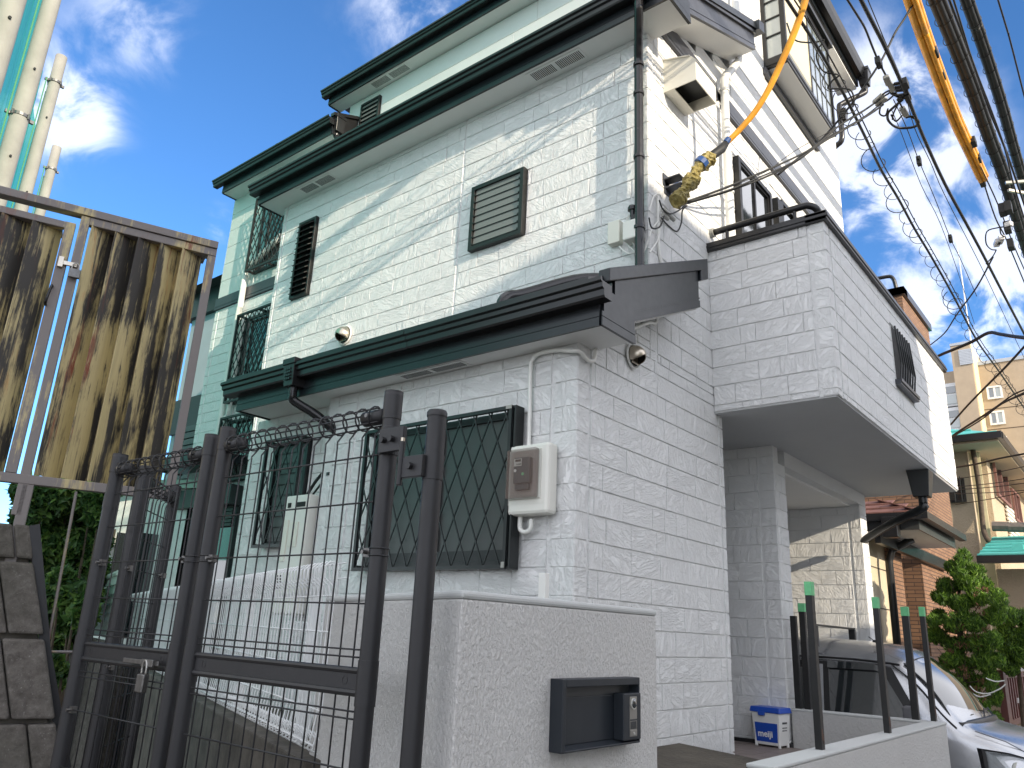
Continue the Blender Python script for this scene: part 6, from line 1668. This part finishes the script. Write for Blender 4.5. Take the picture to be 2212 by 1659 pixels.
b = MB(); b.box(PX_ - .02, p0_.y - .10, GZ, PX_ + .01, p0_.y + .1, zE - .1); b.build('pale_strip', 'apt_light', bg_)
# street face window and balcony
yf = ycr
for (xa, xb, za, zb) in ((xa2 + .5, xa2 + 2.4, 4.9, 6.1), (xa2 + 3.0, xa2 + 4.2, 4.7, 5.5)):
    b = MB(); b.box(xa, yf - .05, za, xb, yf - .002, zb); wo = b.build('window', 'glass', bg_)
    b = MB(); ring(b, 1, yf, xa, xb, za, zb, .06, .05, .10); b.box((xa + xb) / 2 - .03, yf - .09, za, (xa + xb) / 2 + .03, yf - .05, zb); b.build('frame', 'redroof', wo)
for i in range(12): b = MB(); z = 3.75 + i * .1; b.box(xa2 + 1.8, yf - .06, z, xa2 + 3.4, yf - .03, z + .07); b.build('shutter_slat', 'hood', bg_)
# lower tiled roofs
l0 = pp_(2060, 1190, PX_ - 1.6)
b = MB(); zl_ = pp_(2160, 1205, PX_ - 1.8).z; ylt = pp_(2112, 1205, PX_ - 1.8).y; 
b.hexa([(PX_ - 1.8, -3, zl_), (PX_ + .4, -3, zl_ + .6), (PX_ + .4, ylt, zl_ + .6), (PX_ - 1.8, ylt, zl_), (PX_ - 1.8, -3, zl_ + .05), (PX_ + .4, -3, zl_ + .66), (PX_ + .4, ylt, zl_ + .66), (PX_ - 1.8, ylt, zl_ + .05)]); lr = b.build('lower_roof', 'teal', bg_)
for i in range(6): b = MB(); s = i / 6 * 2.2; b.bar((PX_ - 1.8 + s, -3, zl_ + .07 + s * .275), (PX_ - 1.8 + s, ylt, zl_ + .07 + s * .275), .03, .03); b.build('roof_seam', 'teal', lr)
for y in (ylt - .7, ylt - 1.6): b = MB(); b.box(PX_ - 1.3, y, zl_ + .2, PX_ - 1.2, y + .18, zl_ + .30); b.build('snow_guard', 'teal', lr)
b = MB(); b.box(PX_ - 1.95, -3, zl_ - .10, PX_ - 1.8, ylt, zl_ + .03); b.build('gutter', 'frame', bg_)
b = MB(); b.box(PX_ - 1.2, -3, GZ, PX_ - 1.1, ylt - .2, zl_ - .15); b.build('wall', 'stucco_beige', bg_, label='ground floor wall under the lower teal roof')
for k in range(7):
    b = MB(); y = ylt - .25 - k * .28; z = zl_ + .80 - k * .03; b.tube([(PX_ - .2, y + .15, z), (PX_ - .2, y - .15, z - .02)], .10, 8); b.build('ridge_tile', 'kawara', bg_)
b = MB(); y = ylt - 1.3; b.tube([(PX_ - .35, y + math.cos(a) * .16, zl_ + .95 + math.sin(a) * .2) for a in [i * math.pi / 8 for i in range(9)]], .05, 8); b.build('ridge_end_tile', 'kawara', bg_)
b = MB(); b.box(PX_ - 1.22, -3, 1.35, PX_ - 1.19, ylt - .2, 1.75); b.box(PX_ - 1.23, -3, .4, PX_ - 1.20, ylt - .2, 1.3); b.build('shutter_panel', 'bluegrey', bg_)

# ---------------------------------------------------------------- apartment block
AXX = 62.0
ap = thing('apartment_building', (AXX, 8, GZ), 'tan apartment block with a stair tower, far behind at the right', 'building')
def ax_(x, y, X=AXX): return at(x, y, 0, X)
zr_ = (ax_(2045, 800).z + ax_(2212, 775).z) / 2
yT = ax_(2112, 900).y
b = MB(); b.box(AXX, -30, GZ, AXX + 14, yT, zr_); b.build('wall', 'apt', ap, label='main wall with windows')
b = MB(); b.box(AXX - .1, -30, zr_, AXX + 14, yT, zr_ + .25); b.build('parapet', 'bluegrey', ap)
yL = ax_(2066, 850, AXX - 2.2).y; yR = ax_(2124, 850, AXX - 2.2).y; ztw = ax_(2085, 743, AXX - 2.2).z
yRr = ax_(2109, 850, AXX - 2.2).y
b = MB(); b.box(AXX - 2.2, yRr, GZ, AXX + 4, yL, ztw); tw = b.build('tower', 'apt', ap)
b = MB(); b.box(AXX - 2.25, yRr - .02, ztw, AXX + 4, yL + .02, ztw + .18); b.build('tower_cap', 'bluegrey', ap)
b = MB(); b.box(AXX - 2.0, yRr - .05, GZ, AXX + .5, yRr - .004, ztw); b.build('pale_strip', 'apt_light', ap)
g0 = ax_(2070, 757, AXX - 2.2); g1_ = ax_(2103, 785, AXX - 2.2)
for i in range(10): b = MB(); z = g1_.z + (g0.z - g1_.z) * i / 10; b.box(AXX - 2.28, g1_.y, z, AXX - 2.205, g0.y, z + .1); b.build('vent_slat', 'bluegrey', ap)
zlw = ax_(2045, 800, AXX - 1).z
b = MB(); b.box(AXX - .6, yL + .02, GZ, AXX + 10, yL + 12, zlw); b.build('wall', 'apt', ap, label='lower wing left of the tower')
yWr = ax_(2060, 850, AXX - 1.6).y; yWl = ax_(2044, 850, AXX - 1.6).y
for (ya1, yb1) in ((828, 878), (881, 930)):
    z1_ = ax_(2050, ya1, AXX - 1.6).z; z0_ = ax_(2050, yb1, AXX - 1.6).z
    b = MB(); b.box(AXX - 1.6, yWr - .3, z0_, AXX - .6, yWl + 3.5, z1_); wo = b.build('enclosed_balcony', 'white_steel', ap)
    for k in range(4):
        y = yWr - .15 + k * 1.1; b = MB(); b.box(AXX - 1.66, y, z0_ + .15, AXX - 1.602, y + .95, (z0_ + z1_) / 2 - .05); b.build('pane', 'glass_pale', wo)
        b = MB(); b.box(AXX - 1.66, y, (z0_ + z1_) / 2 + .1, AXX - 1.602, y + .95, z1_ - .25); b.build('pane', 'glass_mid', wo)
b = MB(); p = ax_(2060, 945, AXX - 1.6); b.box(p.x - .3, p.y - .4, p.z - .5, p.x + .3, p.y + 1.0, p.z + .5); b.cyl((p.x - .32, p.y + .3, p.z), (p.x - .30, p.y + .3, p.z), .35, 16); b.build('air_conditioner', 'white_steel', ap, bevel=.05)
for (x0, y0, x1, y1) in ((2132, 834, 2166, 862), (2138, 888, 2171, 918), (2144, 944, 2177, 972)):
    a0 = ax_(x0, (y0 + y1) / 2); a1 = ax_(x1, (y0 + y1) / 2); zt1 = ax_((x0 + x1) / 2, y0).z; zb1 = ax_((x0 + x1) / 2, y1).z
    ap_w = MB(); ring(ap_w, 0, AXX, a1.y, a0.y, zb1, zt1, .12, .0, .12); ap_w.box(AXX - .1, (a0.y + a1.y) / 2 - .06, zb1, AXX - .01, (a0.y + a1.y) / 2 + .06, zt1); wo = ap_w.build('window', 'white_steel', ap)
    b = MB(); b.box(AXX - .04, a1.y + .1, zb1 + .1, AXX - .002, (a0.y + a1.y) / 2 - .05, zt1 - .1); b.build('pane', 'glass_pale', wo)
    b = MB(); b.box(AXX - .04, (a0.y + a1.y) / 2 + .05, zb1 + .1, AXX - .002, a0.y - .1, zt1 - .1); b.build('pane', 'glass_mid' if y0 < 940 else 'glass_pale', wo)
for z in (ax_(2180, 880).z, ax_(2180, 925).z, ax_(2180, 990).z): b = MB(); b.box(AXX - .02, -30, z, AXX - .001, yT, z + .05); b.build('wall_joint', 'bark', ap)
b = MB(); q0 = ax_(2095, 722, AXX + 2); q1 = ax_(2080, 553, AXX + 2); q2 = ax_(2073, 500, AXX + 2); b.tube([Vector((q0.x, q0.y, ztw - 1)), Vector((q0.x, q0.y, q1.z)), Vector((q0.x, q0.y, q2.z))], [.06, .04, .02], 6); b.build('antenna_mast', 'white_steel', ap)

# brown sliding gate at the far right
bgte = thing('slatted_gate', (12.8, 2.2, GZ), 'brown slatted driveway gate beside the conifers', 'gate')
g0_ = at(2160, 1448, 1, 1.75); zt2 = g0_.z; zb2 = at(2172, 1578, 1, 1.75).z
xg0 = g0_.x
b = MB(); b.box(xg0, 1.72, zb2 - .1, xg0 + .28, 1.80, zt2); b.build('end_post', 'brown_gate', bgte, bevel=.004)
b = MB(); b.box(xg0 + .29, 1.74, zt2 - .10, xg0 + 4, 1.78, zt2 - .03); b.box(xg0 + .29, 1.74, zb2 + .02, xg0 + 4, 1.78, zb2 + .09); b.box(xg0 + 1.3, 1.738, zb2 + .09, xg0 + 1.42, 1.778, zt2 - .02); b.build('frame', 'brown_gate', bgte)
for i in range(17): b = MB(); x = xg0 + .36 + i * .21; b.box(x, 1.745, zb2 + .09, x + .07, 1.772, zt2 - .1); b.build('slat', 'brown_gate', bgte)
b = MB(); b.box(xg0 + .95, 1.715, (zt2 + zb2) / 2 - .07, xg0 + 1.0, 1.73, (zt2 + zb2) / 2 - .01); b.build('latch', 'white_steel', bgte)
b = MB(); b.box(xg0 - .2, 1.60, GZ, xg0 + 9, 1.70, zb2 - .06); b.build('curb_wall', 'found', None, label='low concrete footing under the brown slatted gate', cat='wall')
b = MB(); b.box(9.6, -4, GZ + .004, 60, 1.55, GZ + .02); b.build('pavement', 'found', kind='structure')

# ---------------------------------------------------------------- houses across the street (behind the camera; they shade the ground floors)
oh = thing('opposite_house', (2, -8, GZ), 'tall house across the street that shades the lower walls', 'house')
b = MB(); b.box(-1.9, -9.4, GZ, 5.72, -7.0, 7.35); b.build('wall', 'cream_siding', oh)
b = MB(); b.box(-2.1, -9.6, 7.35, 5.74, -6.98, 7.68); b.build('roof', 'frame', oh)
for k in range(2):
    for z in (1.0, 4.2): b = MB(); b.box(-1 + k * 3.4, -6.99, z, .6 + k * 3.4, -6.94, z + 1.4); b.build('window', 'glass', oh)
oh2 = thing('opposite_house', (9, -9, GZ), 'low house across the street in front of the van', 'house')
b = MB(); b.box(5.9, -13, GZ, 13.2, -7.2, 4.75); b.build('wall', 'stucco_beige', oh2)
b = MB(); b.prism([(5.7, -13.2, 4.75), (5.7, -6.95, 4.75), (5.7, -7.6, 4.85), (5.7, -10, 5.05)], (7.7, 0, 0)); b.build('roof', 'kawara', oh2)

# ---------------------------------------------------------------- overhead lines
def zp(x, y, z): return at(x, y, 2, z)
def cable(label, P, r, m='rope', cat='cable', name='overhead_cable', group=None, n=7, sub=4):
    b = MB(); b.tube(smooth_path(P, sub), r, n); return b.build(name, m, None, smooth=True, label=label, cat=cat, group=group, origin=P[0])
def street(px, z0, z1=None):
    z1 = z1 if z1 is not None else z0
    n = len(px) - 1
    P = [zp(x, y, z0 + (z1 - z0) * i / n) for i, (x, y) in enumerate(px)]
    d = (P[0] - P[1]).normalized(); L = max(2.0, (P[0].x + 3.0) / max(.2, -d.x)); return [P[0] + d * L, P[0] + d * L * .5] + P
CB = {}
CB['a'] = street([(1860, 0), (1911, 100), (1955, 197), (1995, 297), (2041, 397), (2083, 475), (2125, 553), (2170, 640), (2225, 745)], 6.2)
cable('thick black cable crossing the connector cluster', CB['a'], .016)
CB['b'] = street([(1831, 0), (1850, 30), (1868, 60), (1884, 100), (1898, 133), (1912, 160), (1925, 185)], 6.3)
cable('thin twisted cable ending at the grey connectors, left of the thick black one', CB['b'], .009)
CB['c'] = street([(1700, 0), (1738, 58), (1775, 117), (1806, 172), (1835, 227), (1871, 300), (1905, 370), (1941, 430), (1975, 493), (2011, 553), (2060, 640), (2110, 735), (2160, 805), (2225, 900)], 6.0)
cable('black cable wrapped in loose wire loops, nearest the bay window', CB['c'], .013)
P2 = [p + Vector((0, -.03, .035)) for p in CB['c']]; cable('thinner companion of the loop-wrapped cable', P2, .006)
loops = MB(); sp = smooth_path(CB['c'][2:], 10)
acc = []; 
for i in range(len(sp) - 1): acc += [sp[i].lerp(sp[i + 1], k / 4) for k in range(4)]
V_ = []; dist_ = 0
for i, p in enumerate(acc[:-1]):
    if i == 0: V_.append(p); continue
    dist_ += (acc[i] - acc[i - 1]).length
# loose spiral: separate hoops every ~20-30 cm
hp_me = bpy.data.meshes.new('wire_hoop'); t_ = MB()
t_.tube([Vector((-.09 + a * .032, math.sin(a) * .085 + .03, math.cos(a) * .085)) for a in [i * 2 * math.pi / 18 for i in range(17)]], .0042, 5); hp_me.from_pydata([tuple(v) for v in t_.v], [], t_.f); hp_me.materials.append(M['rope'])
for p in hp_me.polygons: p.use_smooth = True
root = thing('spiral_wire', tuple(acc[0]), 'loose wire hoops wound round the black cable', 'wire')
rn = random.Random(9); s = 0; nxt = 1.1
for i in range(1, len(acc)):
    seg = acc[i] - acc[i - 1]; s += seg.length
    if s > nxt:
        q = seg.to_track_quat('X', 'Z'); o = inst('wire_hoop', hp_me, root, acc[i], rot=(q @ Matrix.Rotation(rn.uniform(-.6, .6), 3, 'X').to_quaternion()).to_euler())
        k = rn.uniform(.75, 1.25); o.scale = (rn.uniform(.8, 1.6), k, k); nxt = s + rn.uniform(.16, .34) * (1 + s * .05)
def bundle(label, px, z, R, nw, wr=.012, m='rope', ties=True, group=None, tie_m='rope'):
    P = smooth_path(street(px, z), 5)
    root = thing('cable_bundle' if m == 'rope' else 'line_cover', tuple(P[0]), label, 'cable')
    for k in range(nw):
        a = 2 * math.pi * k / nw + .3; rr = R * .62 if k < nw else 0
        off = Vector((0, math.cos(a) * rr, math.sin(a) * rr))
        b = MB(); b.tube([p + off for p in P], wr if m != 'rope' else R * .45, 7); b.build('strand', m, root, smooth=True)
    if ties:
        s = 0; nxt = .4
        for i in range(1, len(P)):
            a_ = P[i - 1]; c_ = P[i]; L = (c_ - a_).length; k = 0
            while nxt < s + L:
                p = a_.lerp(c_, (nxt - s) / L); d = (c_ - a_).normalized(); e1 = d.orthogonal().normalized(); e2 = d.cross(e1)
                b = MB(); pts_ = [p + d * (-.05 + .1 * t / 14) + (e1 * math.cos(t * .45) + e2 * math.sin(t * .45)) * (R * (1.06 + .28 * max(0, (t - 9) / 5))) for t in range(15)]
                b.tube(pts_, .004, 5); b.build('wire_tie', tie_m, root); nxt += .33
            s += L
    return root
bundle('thickest bundle of black cables tied with curled wires', [(2020, -10), (2065, 100), (2100, 190), (2135, 290), (2165, 370), (2190, 450), (2225, 560)], 7.4, .074, 6)
bundle('second thick bundle of black cables, nearer the right edge', [(2085, -10), (2110, 60), (2140, 150), (2165, 230), (2190, 320), (2222, 430)], 8.0, .063, 6)
yc_ = bundle('row of yellow protective covers on the street lines', [(1966, -10), (1995, 75), (2030, 170), (2065, 260), (2100, 335), (2123, 385)], 7.0, .068, 5, wr=.028, m='yellow', ties=False)
for (x, y) in ((2018, 110), (2033, 158), (2046, 208), (2102, 305), (2112, 340), (2122, 392)):
    p = zp(x, y, 7.0); b = MB(); b.box(p.x - .07, p.y - .03, p.z - .05, p.x + .07, p.y + .03, p.z + .03); b.build('clamp', 'rope', yc_, bevel=.01)
cable('slim black cable between the two thick bundles', street([(2045, -15), (2085, 90), (2112, 165), (2140, 245), (2163, 300), (2185, 360), (2222, 470)], 6.4), .011)
cable('slim black cable close beside the second bundle', street([(2060, 0), (2100, 130), (2140, 235), (2170, 320), (2190, 400), (2222, 500)], 6.3), .008)
cable('lone thin wire nearest the right edge', street([(2156, 0), (2180, 80), (2212, 205), (2225, 250)], 6.9), .008)
cable('thin wire running from the yellow covers to the lower right', street([(2122, 385), (2150, 470), (2175, 520), (2225, 640)], 7.0)[2:], .009)
cable('second thin wire below the yellow covers', street([(2118, 360), (2155, 440), (2190, 530), (2225, 610)], 6.95)[2:], .008)
cable('thin wire right of the thick black cable', street([(1875, 0), (1912, 90), (1948, 175), (1975, 275), (2010, 350), (2040, 420), (2108, 553), (2150, 640), (2225, 800)], 6.6), .0045)
cable('thin clamped wire falling from the connector cluster', street([(1930, 215), (1960, 280), (1985, 347), (2020, 430), (2053, 515), (2075, 560), (2110, 640)], 6.4)[2:], .0045)
for (x, y) in ((1985, 347), (2053, 515)):
    p = zp(x, y, 6.4); b = MB(); b.box(p.x - .035, p.y - .02, p.z - .05, p.x + .035, p.y + .02, p.z + .04); b.box(p.x - .06, p.y - .01, p.z - .01, p.x + .06, p.y + .01, p.z + .01); b.build('wire_clamp', 'rope', None, label='small clamp on the thin wire, ' + ('upper of two' if y < 400 else 'lower of two'), cat='clamp')
cable('steep thin wire in the middle of the sky', street([(1925, 235), (1948, 290), (1990, 400), (2030, 480), (2070, 590), (2105, 700)], 6.7)[2:], .004)
# wires crossing to houses
cl0 = (1915, 205)
dC = (zp(1915, 205, 6.2) - ORG).length; dH = (at(1480, 437, 1, FY) - ORG).length - .1
def hang(label, px, d0, d1, r, m='rope'): return cable(label, path(px, d0, d1), r, m)
hang('upper service wire swooping from the connectors to the house corner', [(1900, 215), (1860, 243), (1812, 272), (1757, 318), (1700, 348), (1620, 383), (1560, 408), (1482, 436)], dC, dH, .0085)
hang('middle service wire to the house corner', [(1905, 222), (1870, 250), (1830, 274), (1790, 296), (1750, 327), (1700, 357), (1640, 383), (1570, 412), (1480, 438)], dC, dH, .0065)
hang('lower service wire to the house corner', [(1908, 226), (1880, 246), (1830, 276), (1770, 312), (1715, 352), (1650, 384), (1570, 414), (1478, 441)], dC, dH, .0085)
hang('thin messenger wire to the house corner', [(1880, 230), (1840, 252), (1790, 285), (1730, 318), (1690, 345), (1660, 368), (1600, 395), (1520, 425), (1455, 447)], dC, dH, .003)
hang('long cable climbing from the bay window to the top of the sky', [(1680, 378), (1720, 345), (1758, 318), (1800, 273), (1848, 213), (1898, 140), (1918, 103), (1935, 68), (1955, 38), (1980, -5)], dH + 1.2, dC + .4, .010)
hang('looped drop wire in front of the bay window', [(1700, 50), (1715, 85), (1750, 92), (1780, 87)], 8.0, 7.6, .007)
hang('curled spare wire below the roof gutter', [(1780, 90), (1766, 108), (1765, 130), (1780, 155), (1812, 162), (1800, 172), (1788, 190), (1800, 192), (1835, 193), (1845, 215), (1842, 232)], 7.4, 7.4, .007)
hang('heavy cable sweeping past the brick house', [(2018, 773), (2040, 763), (2060, 755), (2100, 738), (2135, 719), (2160, 722), (2190, 727), (2225, 731)], 14, 10, .022)
hang('thin cable rising to the right across the apartment block', [(2054, 917), (2090, 876), (2130, 835), (2175, 790), (2225, 735)], 16, 12, .016)
hang('first of three thin drop wires over the beige house', [(2058, 940), (2085, 922), (2110, 906), (2150, 880), (2190, 852), (2225, 838)], 16, 12, .011)
hang('second of three thin drop wires over the beige house', [(2058, 943), (2090, 925), (2125, 903), (2165, 872), (2225, 846)], 16, 12.3, .011)
hang('third of three thin drop wires over the beige house', [(2060, 941), (2095, 918), (2130, 896), (2170, 868), (2225, 842)], 16, 12.6, .008)
hang('dark cable crossing in front of the beige eaves', [(2064, 1010), (2110, 1002), (2160, 990), (2225, 978)], 15, 13, .014)
for i, (a, c) in enumerate((((2064, 1035), (2225, 1005)), ((2064, 1052), (2225, 1032)), ((2064, 1058), (2225, 1042)), ((2064, 1066), (2225, 1058)), ((2064, 1090), (2225, 1060)))):
    hang(('first', 'second', 'third', 'fourth', 'lowest')[i] + ' thin wire strung across the beige wall', [a, ((a[0] + c[0]) / 2, (a[1] + c[1]) / 2 + 2), c], 15, 13, .006)
hang('thin grey cable running to the brick house roof', [(2010, 745), (2040, 720), (2060, 690), (2072, 672), (2110, 620), (2145, 555)], 14, 9.5, .009)
# connector cluster
clr = thing('connector_cluster', tuple(zp(1910, 190, 6.2)), 'cluster of grey cable connectors hanging from the thick black cable', 'connector')
rn = random.Random(31)
def cbox(px0, px1, w, m='grey_plastic', name='connector'):
    a = zp(*px0, 6.2); c = zp(*px1, 6.2); b = MB(); b.bar(a, c, w, w * .8); b.build(name, m, clr, bevel=w * .2)
cbox((1888, 222), (1908, 204), .045); cbox((1893, 228), (1915, 212), .04); cbox((1913, 165), (1920, 182), .05); cbox((1921, 180), (1930, 196), .045); cbox((1948, 233), (1958, 250), .05)
for (a, c) in (((1930, 182), (1958, 177)), ((1932, 190), (1962, 184)), ((1934, 196), (1962, 193)), ((1935, 207), (1965, 203)), ((1938, 215), (1968, 207)), ((1950, 178), (1966, 215)), ((1925, 200), (1950, 212))):
    cbox(a, c, .028, 'rope', 'clamp_arm')
for i, pp in enumerate((((1930, 185), (1922, 200), (1905, 210)), ((1936, 200), (1920, 215), (1905, 225), (1900, 245), (1912, 250), (1918, 235)), ((1950, 215), (1930, 232), (1918, 245), (1920, 262), (1940, 276), (1975, 274), (1984, 262), (1968, 252), (1956, 254)), ((1938, 215), (1945, 225), (1950, 235)), ((1940, 225), (1930, 245), (1928, 258)), ((1895, 215), (1912, 200), (1932, 192)), ((1925, 248), (1935, 262), (1948, 250)))):
    b = MB(); b.tube(smooth_path([zp(x, y, 6.2) for x, y in pp], 4), .008 if i != 2 else .012, 6); b.build('jumper', 'rope', clr, smooth=True)
for q in ((1898, 135), (1956, 180), (1960, 210)): p = zp(*q, 6.2); b = MB(); b.box(p.x - .05, p.y - .02, p.z - .03, p.x + .05, p.y + .02, p.z + .03); b.build('clamp', 'rope', clr)
cl2 = thing('connector_cluster', tuple(zp(2165, 480, 6.5)), 'smaller cluster of pale connectors low at the right edge', 'connector')
for pp in (((2205, 478), (2188, 484), (2170, 490)), ((2170, 490), (2155, 492), (2132, 500), (2130, 525), (2140, 538), (2152, 540)), ((2160, 490), (2162, 505), (2170, 512)), ((2152, 540), (2145, 553), (2130, 570))):
    b = MB(); b.tube(smooth_path([zp(x, y, 6.5) for x, y in pp], 4), .008, 6); b.build('jumper', 'rope', cl2)
for (a, c, m_) in (((2158, 525), (2164, 512), 'white_steel'), ((2152, 530), (2157, 518), 'white_steel'), ((2172, 488), (2186, 482), 'white_steel')):
    b = MB(); b.bar(zp(*a, 6.5), zp(*c, 6.5), .07, .06); b.build('connector', m_, cl2, bevel=.01)
for (x, y) in ((2165, 452), (2176, 490), (2183, 527), (2178, 447)):
    p = zp(x, y, 6.5); b = MB(); b.box(p.x - .07, p.y - .035, p.z - .07, p.x + .07, p.y + .035, p.z + .05); b.build('clamp', 'rope', cl2)
for (a, c) in (((2172, 395), (2212, 392)), ((2178, 411), (2212, 417))):
    b = MB(); b.bar(zp(*a, 6.9), zp(*c, 6.9), .03, .03); b.build('arm', 'steel', cl2)

# yellow covered service cable to the house
ys = thing('line_cover', tuple(at(1465, 425, 1, 2.2)), 'single yellow cable cover curving down to the taped joint at the house corner', 'cable')
px_y = [(1745, -20), (1732, 25), (1712, 80), (1688, 135), (1662, 190), (1632, 240), (1598, 280), (1566, 312)]
dA = (at(1470, 430, 1, 2.25) - ORG).length
PY = path(px_y, 6.9, dA + .6)
b = MB(); n_ = len(smooth_path(PY, 5)); b.tube(smooth_path(PY, 5), [.027 - .006 * i / n_ for i in range(n_)], 12); b.build('cover_tube', 'yellow', ys, smooth=True)
b = MB(); n_ = len(smooth_path(PY, 5)); b.tube([p + Vector((0, -.012, .022)) for p in smooth_path(PY, 5)], .010, 8); b.build('cover_lip', 'yellow', ys, smooth=True)
P3 = path([(1568, 310), (1558, 322), (1540, 335), (1525, 350)], dA + .6, dA + .4); b = MB(); b.tube(P3, [.026, .036, .036, .032], 10); b.build('black_sleeve', 'rope', ys, smooth=True)
b = MB(); b.tube(path([(1575, 300), (1568, 308)], dA + .62, dA + .6), .026, 12); b.build('blue_tape', 'blue_tape', ys)
wrp = path([(1535, 342), (1520, 352), (1505, 366), (1498, 385), (1490, 398), (1478, 412), (1468, 426), (1462, 433)], dA + .45, dA)
wr2 = smooth_path(wrp, 6); rn = random.Random(8)
b = MB(); n_ = len(wr2); b.tube(wr2, [.046 + .010 * math.sin(i * .37) + rn.uniform(-.009, .009) for i in range(n_)], 14)
for i, v in enumerate(b.v): b.v[i] = v + Vector((rn.uniform(-.011, .011), rn.uniform(-.011, .011), rn.uniform(-.011, .011)))
b.build('plastic_wrap', 'wrap', ys)
for (a, c) in (((1520, 348), (1512, 356)), ((1470, 405), (1464, 412))):
    b = MB(); b.tube(path([a, c], dA + .38, dA + .36), .056, 12); b.build('blue_tape', 'blue_tape', ys)
